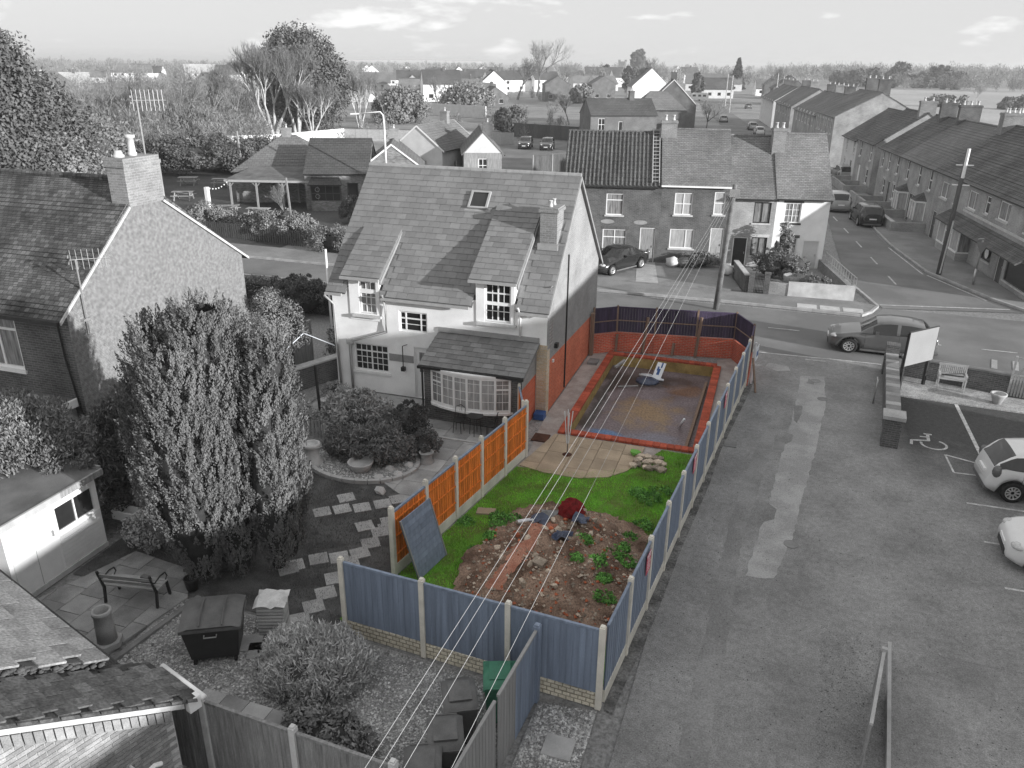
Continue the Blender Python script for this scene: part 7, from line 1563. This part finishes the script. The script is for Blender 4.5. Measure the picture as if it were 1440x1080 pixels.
# conifer hedge between garage and left house
def hedge(name, label, p, q, w, h, leaf, core, size=.07, dens=260, elong=1.8, cat='hedge', group=None, bulge=.08, z0=0.0):
    t = thing(name, label, cat, (p[0], p[1], z0), math.atan2(q[1] - p[1], q[0] - p[0]), group); L = math.hypot(q[0] - p[0], q[1] - p[1])
    area = [('t', L * w), ('f', L * h), ('b', L * h), ('l', w * h), ('r', w * h)]; P, A = [], []
    for k, ar in area:
        n = int(ar * dens); a, b = rng.uniform(0, 1, n), rng.uniform(0, 1, n); j = rng.normal(0, bulge, n)
        if k == 't': P.append(np.stack([a * L, (b - .5) * w, h + j], 1)); A.append(np.tile([0, 0, 1.0], (n, 1)))
        elif k in 'fb': s = -1 if k == 'f' else 1; P.append(np.stack([a * L, s * (w / 2 + j), b * h], 1)); A.append(np.tile([0, s * .8, .5], (n, 1)))
        else: s = 0 if k == 'l' else 1; P.append(np.stack([s * L + (2 * s - 1) * j, (a - .5) * w, b * h], 1)); A.append(np.tile([(2 * s - 1) * .8, 0, .5], (n, 1)))
    P, A = np.concatenate(P), np.concatenate(A); lump = .12 * h / 2 * np.sin(P[:, 0] * 2.1) * np.sin(P[:, 0] * .9 + 1); P[:, 2] += np.where(P[:, 2] > h * .8, lump, 0)
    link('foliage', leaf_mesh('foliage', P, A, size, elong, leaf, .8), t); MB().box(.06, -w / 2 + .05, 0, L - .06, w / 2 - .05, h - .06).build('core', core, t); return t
shrub('conifer_hedge', 'feathery conifer clump behind the garage roof', 'hedge', (-11.0, -11.0, 0), (2.3, 1.2, 1.65), 200, 260, .32, leaf_mid, .042, 3.0, core_dark, upright=.8)
shrub('conifer_hedge', 'darker conifer bush between the feathery clump and the yew', 'hedge', (-8.9, -9.0, 0), (1.2, 1.5, 1.55), 120, 240, .3, leaf_dark, .042, 3.0, core_dark, upright=.7)
shrub('garden_shrub', 'small leafy shrub under the yew beside the garage', 'shrub', (-7.1, -11.1, 0), (.55, .5, .5), 40, 60, .2, leaf_pale, .05, 1.5, core_mid)
shrub('garden_shrub', 'tall airy leafy shrub between the left house and the white house', 'shrub', (-10.8, -.3, 0), (1.25, 1.25, 1.2), 130, 110, .3, leaf_mid, .05, 1.5, None, trunk=.9)
shrub('clipped_hedge', 'dark rounded hedge by the road behind the leafy shrub', 'hedge', (-14.6, 7.6, 0), (1.5, .9, .95), 80, 150, .22, leaf_dark, .06, 1.6, core_dark)
shrub('evergreen_tree', 'big rounded evergreen at the back corner of the white house', 'tree', (-10.6, 8.4, 0), (1.5, 1.5, 1.75), 130, 150, .3, leaf_mid, .07, 1.5, core_dark, trunk=.3)
shrub('garden_shrub', 'low bush at the foot of the white house corner', 'shrub', (-9.0, 2.6, 0), (.9, .9, .8), 60, 70, .25, leaf_mid, .06, 1.5, core_mid)
# shrub bed
shrub('ornamental_shrub', 'pale wispy weeping shrub behind the picket fence end', 'shrub', (-5.35, -3.7, 0), (.95, .8, .78), 120, 110, .22, leaf_pale, .045, 4.0, core_mid, upright=-.3)
shrub('cone_conifer', 'dark pointed dwarf conifer in the shrub bed', 'shrub', (-3.65, -3.3, 0), (.55, .55, .62), 60, 120, .16, leaf_dark, .04, 1.8, core_dark, upright=.5)
shrub('dwarf_conifer', 'spreading dwarf conifer in the middle of the shrub bed', 'shrub', (-4.0, -4.75, 0), (1.0, .75, .5), 110, 110, .18, leaf_mid, .045, 3.2, core_dark, upright=.2)
shrub('clipped_ball', 'clipped dark ball shrub at the right end of the bed', 'shrub', (-2.75, -4.1, 0), (.42, .42, .42), 40, 120, .12, leaf_dark, .04, 1.6, core_dark)
shrub('dwarf_conifer', 'grassy tuft shrub at the left of the bed behind the bowl planter', 'shrub', (-5.0, -5.0, 0), (.6, .5, .42), 60, 90, .16, leaf_mid, .04, 3.5, core_mid, upright=.4)
for k, (px, py) in enumerate(((480, 575), (470, 560), (440, 590), (425, 600), (405, 545), (460, 600))): shrub('bedding_plant', 'small bedding plant in the gravel beside the black posts', 'plant', G(px, py), (.35, .35, .28), 16, 50, .14, leaf_mid if k % 2 else leaf_pale, .045, 1.6, None, 'bedding plants by the black posts')
# gravel-garden shrub with pale stalks
SP = shrub('lavender_bush', 'large pale wispy bush spreading over the gravel at the bottom', 'shrub', (-.85, -13.75, 0), (1.0, .85, .38), 190, 120, .2, leaf_white, .026, 5.0, core_mid, upright=.9, spread=.7)
shrub('ivy_clump', 'dark trailing plant on the low wall at the bottom', 'shrub', (.35, -15.35, 0), (.75, .4, .4), 60, 90, .18, leaf_mid, .045, 2.2, core_dark)
shrub('wall_plant', 'dark leafy climber at the foot of the bungalow gable', 'plant', (-.9, -18.2, 0), (.35, .35, .5), 26, 60, .15, leaf_dark, .06, 1.4, core_dark)
# cottage garden plants
for k, (x, y, r_, h_, lf, lab) in enumerate(((7.0, 22.6, .9, .85, leaf_dark, 'dark bush by the cottage door'), (8.3, 22.4, .75, .75, leaf_mid, 'round bush beside the planter barrel'), (9.4, 20.6, .7, .35, leaf_mid, 'low plants behind the corner wall'), (7.6, 24.4, .4, 1.4, leaf_mid, 'climber on the cottage wall'), (2.6, 24.3, 1.3, .35, leaf_mid, 'low hedge under the terrace window'))): shrub('front_shrub', lab, 'shrub', (x, y, .1), (r_, r_ * .8, h_), 45, 60, .2, lf, .07, 1.5, core_dark)
pot('barrel_planter', 'half-barrel planter in the cottage garden', (8.3, 21.2, .12), [(.4, 0), (.55, .3), (.6, .6), (.55, .6), (.5, .4)], wood_grey, 'planter')
for k, (x, y, lab) in enumerate(((1.3, 23.4, 'white rubbish bag against the terrace'), (2.0, 23.5, 'dark rubbish bag against the terrace'), (4.6, 22.4, 'pale builder\'s bag beside the telegraph pole'))): tag(link('rubbish_bag', blob_mesh('rubbish_bag', (0, 0, .3), (.4, .33, .33), [cloth_pale, plastic_dark, cloth_pale][k], k, 2, .16)), lab, 'bag').location = (x, y, .1)
# pub hedges
shrub('clipped_hedge', 'long bulging clipped hedge left of centre in the pub garden', 'hedge', (-52, 50, 0), (9.5, 2.6, 1.7), 260, 110, .8, leaf_dark, .16, 1.6, core_dark); bpy.data.objects['clipped_hedge.001'].rotation_euler = (0, 0, R(25))
hedge('clipped_hedge', 'dark hedge behind the pole in the pub garden', (-56, 62), (-40, 54), 2.0, 2.3, leaf_dark, core_dark, .16, 60)
shrub('clipped_hedge', 'rounded roadside hedge in front of the pub tables', 'hedge', (-25.6, 22.3, 0), (2.9, 1.1, .85), 120, 130, .35, leaf_mid, .09, 1.6, core_dark)
shrub('clipped_hedge', 'roadside hedge end beside the left house verge', 'hedge', (-32.2, 23.6, 0), (1.9, 1.0, .8), 90, 110, .33, leaf_mid, .09, 1.6, core_dark)
shrub('clipped_ball', 'dark ball shrub beside the pub bay', 'shrub', (-23.6, 29.6, 0), (1.0, 1.0, .95), 60, 100, .25, leaf_dark, .08, 1.5, core_dark)
shrub('clipped_hedge', 'low roadside hedge right of the ball shrub', 'hedge', (-19.6, 20.3, 0), (2.4, .9, .7), 90, 110, .3, leaf_mid, .08, 1.6, core_dark)
hedge('clipped_hedge', 'roadside garden hedge beside the white house, partly hidden', (-20, 8.2), (-12.6, 8.2), .9, 1.3, leaf_mid, core_dark, .07, 160)
# lawn and rough grass
def in_poly(P, x, y):
    c = False
    for i in range(len(P)):
        (x0, y0), (x1, y1) = P[i - 1], P[i]
        if (y0 > y) != (y1 > y) and x < (x1 - x0) * (y - y0) / (y1 - y0) + x0: c = not c
    return c
def blades(name, poly, n, h, m, skip=None, parent=None, wid=.012):
    xs, ys = [p[0] for p in poly], [p[1] for p in poly]; out = []
    while len(out) < n:
        x, y = random.uniform(min(xs), max(xs)), random.uniform(min(ys), max(ys))
        if in_poly(poly, x, y) and not (skip and skip(x, y)): out.append((x, y))
    P = np.array(out); k = len(P); hh = h * rng.uniform(.5, 1.4, k); a = rng.uniform(0, 6.28, k); ln = rng.uniform(0, .7, k); d = np.stack([np.cos(a), np.sin(a)], 1)
    b0 = np.concatenate([P - d * wid / 2 * 1, np.full((k, 1), .003)], 1); b1 = np.concatenate([P + d * wid / 2, np.full((k, 1), .003)], 1); perp = np.stack([-d[:, 1], d[:, 0]], 1)
    tp = np.concatenate([P + perp * (hh * ln)[:, None], hh[:, None] + .003], 1); v = np.stack([b0, b1, tp], 1).reshape(-1, 3)
    o = link(name, np_mesh(name, v, np.arange(k * 3).reshape(k, 3), m), parent); o['kind'] = 'stuff'; return o
def on_soil(x, y): return ((x - 2.75) / 2.35) ** 2 + ((y + 8.9) / 3.1) ** 2 + .16 * math.sin(x * 2.3 + 1) + .14 * math.sin(y * 2.1) + .1 * math.sin(x * 5 + y * 4) < .93
def worn(x, y): return math.sin(x * 1.9 + 1) * math.sin(y * 1.5 + x) + .4 * math.sin(x * 5 - y * 3) > .85
o = blades('grass', lawn_pts, 46000, .05, grass_blade, lambda x, y: on_soil(x, y) or (worn(x, y) and random.random() < .75)); o['label'] = 'bright green grass of the plot lawn'; o['category'] = 'grass'
o = blades('grass', [(-8.2, -12.4), (-1.0, -12.2), (-.95, -10.1), (-.35, -6.5), (-2.2, -6.9), (-6.0, -6.2), (-8.3, -5.7)], 26000, .045, leaf_dark, lambda x, y: (x + 4.85) ** 2 + (y + 11.3) ** 2 < 1.6); o['label'] = 'dark mossy grass of the garden lawn'; o['category'] = 'grass'
wl = ((838, 812, .22), (860, 795, .25), (880, 800, .2), (818, 790, .2), (850, 850, .2), (722, 735, .2), (700, 742, .2), (905, 735, .25), (885, 760, .18), (915, 700, .3), (930, 690, .3), (900, 690, .25), (655, 730, .2), (690, 760, .15), (668, 770, .18), (846, 830, .15), (810, 815, .12), (875, 782, .15), (700, 722, .2))
for k, (px, py, r_) in enumerate(wl):
    x, y, _ = G(px, py, .12); x = min(x, 4.78 + (y + 12.6) * .098 - .3); t = shrub('weed_clump', 'leafy green weeds on and beside the soil heap', 'weed', (x, y, heap_z(x, y) - .03 if on_soil(x, y) else -.03), (r_, r_ * .8, r_ * .26), 26, 26, .085, weed_green, .038, 1.7, None, 'weeds on the soil heap', spread=.9)
# pebbles on the gravel
def pebbles(name, poly, n, s0, m, z=.01, skip=None):
    xs, ys = [p[0] for p in poly], [p[1] for p in poly]; out = []
    while len(out) < n:
        x, y = random.uniform(min(xs), max(xs)), random.uniform(min(ys), max(ys))
        if in_poly(poly, x, y): out.append((x, y, z))
    P = np.array(out); k = len(P); s = s0 * rng.uniform(.5, 1.4, (k, 1)); dirs = np.array([(1, 0, .1), (-.5, .87, .1), (-.5, -.87, .1), (0, 0, .8)]); ro = rng.uniform(0, 6.28, k)
    c, sn = np.cos(ro), np.sin(ro); V = []
    for d in dirs: q = np.stack([d[0] * c - d[1] * sn, d[0] * sn + d[1] * c, np.full(k, d[2])], 1) * s * rng.uniform(.7, 1.3, (k, 1)); V.append(P + q)
    v = np.stack(V, 1).reshape(-1, 3); b = np.arange(k) * 4; f = np.concatenate([np.stack([b, b + 1, b + 3], 1), np.stack([b + 1, b + 2, b + 3], 1), np.stack([b + 2, b, b + 3], 1)])
    o = link(name, np_mesh(name, v, f, m)); o['kind'] = 'stuff'; return o
o = pebbles('pebbles', [(-5.0, -16.3), (3.2, -16.6), (3.4, -12.9), (-.9, -12.5), (-2, -12.6), (-5, -12.6)], 20000, .028, pebble); o['label'] = 'loose grey pebbles over the bottom gravel garden'; o['category'] = 'gravel'
o = pebbles('pebbles', [(3.6, -18), (4.72, -18), (4.7, -12.85), (3.62, -12.95)], 6000, .03, pebble); o['label'] = 'pale pebbles between divider fence and lane'; o['category'] = 'gravel'
o = pebbles('pebbles', bed, 3500, .03, pebble, .055); o['label'] = 'pale pebbles in the shrub bed'; o['category'] = 'gravel'
o = pebbles('pebbles', [(8.6, -13.5), (9.9, -13.5), (10.1, -8.9), (8.9, -8.6)], 2200, .012, pebble_dull, .008); o['label'] = 'grit spilled beside the edging at the bottom right'; o['category'] = 'gravel'
o = pebbles('pebbles', [(4.9, -12.5), (5.7, -12.5), (7.3, 4.5), (6.6, 5), (5.3, -6)], 700, .016, pebble_dull, .008); o['label'] = 'loose stones along the foot of the lane fence'; o['category'] = 'gravel'
o = pebbles('pebbles', [(5, -20), (13, -20), (13, 8.5), (7, 8.5)], 900, .009, pebble_dull, .008); o['label'] = 'scattered grit on the lane tarmac'; o['category'] = 'gravel'
o = pebbles('litter', [(4.9, -20), (13, -20), (13, -4), (7.4, 6), (6.3, 3)], 1500, .014, litter_dark, .009); o['label'] = 'dark leaf litter scattered over the lane'; o['category'] = 'leaf litter'

# ------------------------------------------------------------------ trees beyond
def seg_mesh(name, P, Q, R0, R1, m, n=3):
    d = Q - P; L = np.maximum(1e-6, np.linalg.norm(d, axis=1))[:, None]; d = d / L; ref = np.where(np.abs(d[:, 2:3]) < .9, np.array([[0, 0, 1.0]]), np.array([[1.0, 0, 0]]))
    t = np.cross(d, ref); t /= np.linalg.norm(t, axis=1)[:, None]; b = np.cross(d, t); V = []
    for k in range(n): a = 2 * math.pi * k / n; o = math.cos(a) * t + math.sin(a) * b; V += [P + o * R0[:, None], Q + o * R1[:, None]]
    v = np.stack(V, 1).reshape(-1, 3); base = np.arange(len(P))[:, None] * 2 * n
    f = np.concatenate([base + np.array([[2 * k, 2 * ((k + 1) % n), 2 * ((k + 1) % n) + 1, 2 * k + 1]]) for k in range(n)]); return np_mesh(name, v, f, m)
def bare_tree_proto(name, seed, H=10.0, spread=.42, trunks=1, tw=.02, tm=None, cm=None, levels=5, upright=.25):
    rr = np.random.default_rng(seed); S = [[], [], [], []]; Tn = [[], [], [], []]
    def grow(p, d, L, r, lv):
        nseg = 3; q = p
        for k in range(nseg):
            d2 = unit(d + rr.normal(0, .10, 3) + np.array([0, 0, upright * .12])); q2 = q + d2 * L / nseg; tgt = Tn if lv >= 3 else S
            tgt[0].append(q); tgt[1].append(q2); tgt[2].append(r * (1 - .22 * k)); tgt[3].append(r * (1 - .22 * (k + 1))); q, d = q2, d2
            if lv >= 1 and lv < levels and k < nseg - 1 and rr.random() < .75: branch(q, d, L * .62, r * .5, lv + 1)
        if lv < levels:
            for _ in range(3 if lv > 0 else 4): branch(q, d, L * rr.uniform(.6, .78), r * .55, lv + 1)
    def branch(p, d, L, r, lv):
        side = rr.normal(0, 1, 3); side -= d * np.dot(side, d); grow(p, unit(d + unit(side) * rr.uniform(.35, .8) * spread * 2 + np.array([0, 0, upright])), L, max(r, tw * .5), lv)
    for k in range(trunks): a = 6.28 * k / max(1, trunks); grow(np.array([.3 * math.cos(a), .3 * math.sin(a), 0]) * (trunks > 1), unit((.22 * math.cos(a) * (trunks > 1), .22 * math.sin(a) * (trunks > 1), 1)), H * .3, H * .022, 0)
    mk = lambda T, nm, m, n: seg_mesh(nm, *[np.array(x) for x in T], m, n)
    r = thing(name, 'tree', 'tree'); a = link('trunk', mk(S, 'trunk', tm or bark, 5), r); b = link('crown', mk(Tn, 'crown', cm or twig, 3), r)
    co = np.empty(len(b.data.vertices) * 3, np.float32); b.data.vertices.foreach_get('co', co); top = co.reshape(-1, 3)[:, 2].max(); return r, top
protos = [bare_tree_proto('bare_tree', 3 + k, 10, .42 + .05 * (k % 3), 1, .022, [bark, bark_pale, bark, bark][k], [twig, twig_pale, twig_pale, twig][k], 5) for k in range(4)]
birch = bare_tree_proto('birch_tree', 21, 10, .34, 4, .02, bark_pale, twig, 5, .3)
recs = [record(p[0]) for p in protos]; brec = record(birch[0]); used_ = set()
def place(proto, rec, top, x, y, h, lab, grp, key, wide=1.0):
    s = h / top
    if key not in used_: used_.add(key); o = proto; o.location = (x, y, 0); o.scale = (s * wide, s * wide, s); o.rotation_euler = (0, 0, random.uniform(0, 6)); o['label'] = lab; o['group'] = grp
    else: o = dup(proto, rec, (x, y, 0), random.uniform(0, 6), (s * wide, s * wide, s), lab, grp)
    return o
BT = [ # label, base px, base py, top py, kind, wide
 ('tall multi-stemmed pale birch in front of the ivy-dark tree', 385, 188, 52, 4, 1.1), ('second pale birch right of the tall one behind the white wall', 418, 186, 62, 4, 1.0), ('leaning bare tree at the right of the birches', 440, 190, 110, 4, 1.1),
 ('bare tree left of the birches', 340, 190, 92, 2, 1.1), ('thin bare tree left of centre in the left wood', 305, 195, 88, 0, 1.1), ('bare tree near the small gabled house in the left wood', 270, 192, 84, 2, 1.2), ('low bare thorn by the end of the white wall', 300, 205, 150, 3, 1.3),
 ('bare tree behind the tall aerial', 235, 205, 98, 2, 1.2), ('bare tree right of the tall aerial', 255, 215, 120, 0, 1.2), ('spreading bare tree left of the chimney', 160, 215, 108, 2, 1.3), ('bare tree in the middle of the left wood', 190, 200, 92, 3, 1.3), ('bare tree above the pale car on the left', 128, 245, 165, 1, 1.1),
 ('bare tree at the left behind the dark conifer', 95, 215, 110, 2, 1.3), ('bushy bare tree beside the left skyline roofs', 120, 200, 118, 0, 1.4), ('low bushy bare tree below the left skyline', 65, 240, 150, 2, 1.5), ('bare shrub tree just over the left roof ridge', 30, 262, 190, 2, 1.5), ('small bare tree just left of the big chimney', 150, 258, 185, 3, 1.3),
 ('thin bare tree behind the pub sign', 507, 180, 92, 4, .8), ('bare tree behind the street lamp', 542, 176, 100, 0, .9), ('slender bare tree in front of the cream bungalows', 612, 160, 105, 0, .9), ('large round-headed bare tree on the central skyline', 756, 135, 50, 2, 1.1), ('bare tree left of the large central one', 728, 140, 78, 0, 1.3), ('bare tree right of the large central one', 790, 138, 82, 2, 1.2),
 ('bare tree above the brick house roof', 905, 150, 84, 2, 1.3), ('bare tree right of the church tower', 925, 140, 78, 0, 1.2), ('bare tree on the verge left of the side street', 992, 190, 135, 2, 1.2), ('bare tree near the far right houses', 1100, 140, 85, 2, 1.2), ('pale bare tree in the field on the right', 1372, 150, 115, 1, .9), ('bare tree behind the yard left of the ribbed roof', 835, 190, 140, 2, 1.3), ('bare garden tree left of the brick house', 800, 175, 125, 3, 1.2), ('small weeping bare tree on the pub lawn', 408, 314, 258, 3, 1.3)]
for lab, px, pb, pt, k, wd in BT:
    b = G(px, pb); h = height_at(px, pt, b)
    if k == 4: place(birch[0], brec, birch[1], b[0], b[1], h, lab, 'bare trees beyond the road', 'b', wd)
    else: place(protos[k][0], recs[k], protos[k][1], b[0], b[1], h, lab, 'bare trees beyond the road', k, wd)
def evergreen(lab, px, pb, pt, wpx, leaf, conical=False, group='evergreens beyond the road', size=.02, n=9000, lumps=90):
    b = G(px, pb); h = height_at(px, pt, b); dist = math.hypot(b[0] - CAM[0], b[1] - CAM[1]); w = wpx / 1110 * math.hypot(dist, 11.5) / 2; t = thing('evergreen_tree', lab, 'tree', b, 0, group)
    if conical:
        zz = rng.uniform(0, 1, n) ** 1.3; th = rng.uniform(0, 6.28, n); tier = 1 - .25 * ((zz * 7) % 1); r = w * (1 - zz) ** .9 * tier * rng.uniform(.75, 1.05, n); P = np.stack([r * np.cos(th), r * np.sin(th), h * (.06 + .94 * zz)], 1); A = np.stack([np.cos(th), np.sin(th), np.full(n, -.2)], 1)
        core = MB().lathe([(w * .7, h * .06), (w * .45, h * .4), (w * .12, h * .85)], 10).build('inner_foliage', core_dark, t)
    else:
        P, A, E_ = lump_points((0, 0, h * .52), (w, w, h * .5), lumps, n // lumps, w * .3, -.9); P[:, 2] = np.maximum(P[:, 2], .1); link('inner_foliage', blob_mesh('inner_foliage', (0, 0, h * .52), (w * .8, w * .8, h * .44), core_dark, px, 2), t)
    link('crown', leaf_mesh('crown', P, A, max(.06, dist * size / 10), 1.8, leaf, .8, None if conical else E_), t); MB().tube([(0, 0, 0), (0, 0, h * .4)], [w * .1, w * .06], 8).build('trunk', bark, t); return t
evergreen('huge dark conifer filling the left edge of the view', 5, 290, 48, 120, leaf_dark, False, size=.024, n=50000, lumps=420)
evergreen('dark mass of evergreen below the big left conifer', 45, 262, 120, 130, leaf_dark, False, size=.024, n=26000, lumps=260)
evergreen('ivy-dark evergreen tree behind the birches', 430, 182, 52, 92, leaf_dark, False, size=.02, n=32000, lumps=260)
evergreen('low evergreen bushes under the left bare trees', 85, 250, 175, 130, leaf_mid, False, size=.022, n=26000, lumps=160)
evergreen('rounded bush at the far left over the roof', 40, 275, 205, 150, leaf_mid, False, size=.024, n=22000, lumps=170)
evergreen('dark bush by the thorn at the end of the white wall', 285, 205, 160, 40, leaf_dark, False, size=.02, n=10000)
evergreen('dark pointed conifer in the far left bungalows', 690, 128, 98, 18, leaf_dark, True, n=3000)
evergreen('dark conifer at the end of the side street', 1035, 128, 82, 22, leaf_dark, True, n=4000)
evergreen('dark cypress beside the white gabled house', 979, 138, 104, 13, leaf_dark, False, n=3000, lumps=40)
evergreen('rounded dark evergreen beside the pale-fronted house', 817, 145, 122, 24, leaf_mid, False, n=4000, lumps=40)
evergreen('dark egg-shaped evergreen above the brick house', 884, 130, 97, 14, leaf_dark, False, n=3000, lumps=40)
evergreen('round-topped evergreen near the central skyline', 852, 118, 92, 13, leaf_dark, False, n=3000, lumps=40)
evergreen('evergreen on the skyline right of the tower', 897, 110, 72, 20, leaf_dark, False, n=3500, lumps=40)
evergreen('bushes behind the street lamp left of the outhouse', 560, 172, 132, 62, leaf_mid, False, n=7000)
evergreen('dark shrubs behind the chimney of the outhouse', 716, 185, 155, 34, leaf_dark, False, n=5000)
evergreen('pale spreading bush in front of the cream bungalow', 655, 150, 128, 62, leaf_mid, False, n=6000)
for k, (px, pb, pt, w_) in enumerate(((1205, 122, 100, 22), (1222, 122, 98, 20), (1262, 122, 92, 24), (1300, 124, 106, 26), (1318, 124, 96, 24), (1180, 120, 104, 22), (1250, 124, 108, 18), (1340, 126, 104, 24), (1235, 140, 130, 22), (1330, 150, 138, 34), (1425, 154, 140, 30))):
    evergreen(['dark evergreen at the far edge of the field', 'bushy evergreen along the field hedge'][int(k > 7)], px, pb, pt, w_, leaf_dark if k <= 7 else leaf_mid, False, 'evergreens along the field', n=2600, lumps=30)
# fields on the right
sheet('field', [(20, 160), (400, 130), (600, 500), (60, 560), (25, 300)], -.015, field_mat); sheet('meadow', [(24, 60), (400, 40), (420, 140), (26, 168), (20, 110)], -.012, meadow_mat)
# far woods as one mass
def woods(name, n, box, hr, m, seed, per=90, leafs=.5, wid=.35, el=7):
    r0 = np.random.default_rng(seed); P, A = [], []
    for k in range(n):
        d = r0.uniform(*box[0]); a = R(r0.uniform(*box[1])); x, y = CAM[0] + d * math.cos(a), CAM[1] + d * math.sin(a); h = r0.uniform(*hr); w = h * wid
        e = rand_dirs(per) * np.array([w, w, h * .5]) * r0.uniform(.4, 1, (per, 1)); P.append(e + np.array([x, y, h * .52])); A.append(e / np.linalg.norm(e, axis=1)[:, None] * .5 + np.array([0, 0, .7]))
    o = link(name, leaf_mesh(name, np.concatenate(P), np.concatenate(A), leafs, el, m, .8)); o['kind'] = 'stuff'; o['category'] = 'woodland'; return o
woods('woodland', 520, ((600, 1150), (58, 90)), (10, 15.5), twig_wood, 5, 190, .3)['label'] = 'pale bare woodland along the right horizon'
woods('woodland', 520, ((420, 1000), (90, 148)), (7, 11.5), twig_wood, 6, 150, .25)['label'] = 'mixed trees scattered to the left and central horizon'
woods('woodland', 110, ((490, 590), (64, 84)), (6, 10), twig, 7, 260, .16)['label'] = 'darker tree belt at the far side of the field'
woods('woodland', 430, ((95, 360), (125, 147)), (4, 7.5), twig, 8, 300, .08, el=9)['label'] = 'tangled bare scrub among the left-hand houses'
woods('woodland', 150, ((120, 330), (100, 124)), (2.0, 3.8), twig, 9, 200, .07, el=7)['label'] = 'garden bushes between the far houses'
woods('woodland', 50, ((520, 640), (62, 72)), (8, 11), leaf_dark, 10, 300, .3, el=3)['label'] = 'dark plantation on the right horizon'
woods('woodland', 450, ((1150, 2600), (58, 150)), (9, 14), twig_wood, 11, 90, .7, el=5)['label'] = 'hazy line of trees on the far horizon'
cb = G(869, 104); tag(MB().box(cb[0], cb[1], 0, cb[0] + 8, cb[1] + 8, 14).build('church_tower', brick_far), 'small square church tower on the central skyline', 'church tower'); ct = bpy.data.objects['church_tower']
for dx in (-.4, 7.2):
    for dy in (-.4, 7.2): MB().box(cb[0] + dx, cb[1] + dy, 14, cb[0] + dx + 1.2, cb[1] + dy + 1.2, 16).build('pinnacle', brick_far, ct)
# ------------------------------------------------------------------ poles, lamps, wires
def tele_pole(loc, h, lab, lean=0.0, mid=None, arms=False):
    t = thing('telegraph_pole', lab, 'pole', loc); MB().tube([(0, 0, 0), (lean, 0, h)], [.15, .11], 12).build('pole', bark if not mid else wood_dark, t, True)
    if arms:
        for z in (h - .9, h - 2.0): MB().bar((lean * .9 - .45, 0, z), (lean * .9 + .45, 0, z), .06).build('crossarm', paint_white, t)
        MB().tube([(lean * .9 + .0, -.12, h - 1.6), (lean + 0, -.12, h)], .09, 8).build('pale_sleeve', paint_white, t)
        MB().bar((.02, -.16, .1), (.15, -.13, 3.2), .1, .06).build('cable_guard', stone_pale, t)
    else: MB().box(-.2 + lean, -.22, h - .55, .25 + lean, -.08, h - .2).build('junction_box', metal_grey, t)
    return t
tele_pole((4.59, 15.5, 0), 6.2, 'dark telegraph pole at the far kerb behind the navy fence', .25)
tele_pole((16.52, 27.1, .1), 7.2, 'telegraph pole with white-topped arms in front of the shop', .15, True, True)
GW = thing('give_way_sign', 'back of a triangular road sign on a grey post by the shop', 'sign', (18.0, 25.2, .1), R(30)); MB().tube([(0, 0, 0), (0, 0, .9)], .07, 10).tube([(0, 0, .9), (0, 0, 2.6)], .045, 10).build('post', metal_grey, GW, True)
MB().prism([(-.42, 0), (.42, 0), (0, .001)], 0, .01) if False else None
mb = MB(); tri = [(-.42, 2.42), (.42, 2.42), (0, 1.7)]; mb.poly([(x, -.06, z) for x, z in tri]); mb.poly([(x, -.05, z) for x, z in tri][::-1]); mb.build('plate', sign_back, GW); MB().box(-.3, -.05, 2.56, .05, .05, 2.62).build('lamp_head', metal_grey, GW)
SLm = thing('street_lamp', 'tall pale street lamp with bent arm in front of the pub gable', 'street lamp', (-23.0, 34.0, 0)); MB().tube([(0, 0, 0), (0, 0, 6.9), (-.05, 0, 7.6), (-.25, -.05, 7.85), (-1.9, -.5, 7.7)], [.1, .07, .06, .055, .05], 10).build('column', paint_white, SLm, True); MB().obox((-2.5, -.75, 7.62), (.65, .17, .03), (-.05, .2, 0), (0, 0, .1)).build('lantern', paint_white, SLm)
for k, (x, y, h) in enumerate(((-7.4, 200, 9), (5.2, 190, 9), (3.5, 215, 9.5), (-11, 235, 9), (4.4, 170, 8))): tag(MB().tube([(x, y, 0), (x, y, h)], [.16, .12], 8).build('street_pole', bark_pale), ['pale pole on the left pavement far up the street', 'pale pole on the right pavement of the far street', 'tallest pale pole at the far right of the street', 'pole at the far end of the street by the junction', 'pole above the terraces on the right of the street'][k], 'pole')
# overhead cables from the pole to a house behind the camera
WR = thing('overhead_cables', 'four thin pale cables crossing the view from the telegraph pole', 'cables')
cable_m = mat('cable_pale', g(.5), rough=.5, var=.05, fvar=.05, bump=0)
e0 = V3((4.84, 15.45, 6.0))
for k, (px, z) in enumerate(((505, 4.0), (515, 4.0), (540, 4.0), (600, 4.0))):
    e1 = V3(G(px, 1110, z)); d = unit(e1 - e0); L = np.linalg.norm(e1 - e0) + 2.5
    MB().tube([e0 + (.06 * k - .1, 0, -.05 * k) + d * L * s - V3((0, 0, .35 * 4 * s * (1 - s) * .4)) for s in np.linspace(0, 1, 22)], .003, 5).build('cable', cable_m, WR)

# ------------------------------------------------------------------ air: faint haze over the whole place
hm = bpy.data.materials.new('haze_air'); hm.use_nodes = True; t = hm.node_tree; t.nodes.clear(); pv = N(t, 'ShaderNodeVolumePrincipled'); pv.inputs['Color'].default_value = (.93, .93, .93, 1); pv.inputs['Density'].default_value = .0004; pv.inputs['Anisotropy'].default_value = .2
ou = N(t, 'ShaderNodeOutputMaterial'); t.links.new(pv.outputs[0], ou.inputs['Volume'])
hzb = MB().box(-6100, -160, -1.2, 6100, 9100, 24).build('haze', hm); hzb['kind'] = 'stuff'; hzb['label'] = 'thin pale winter haze over the whole view'
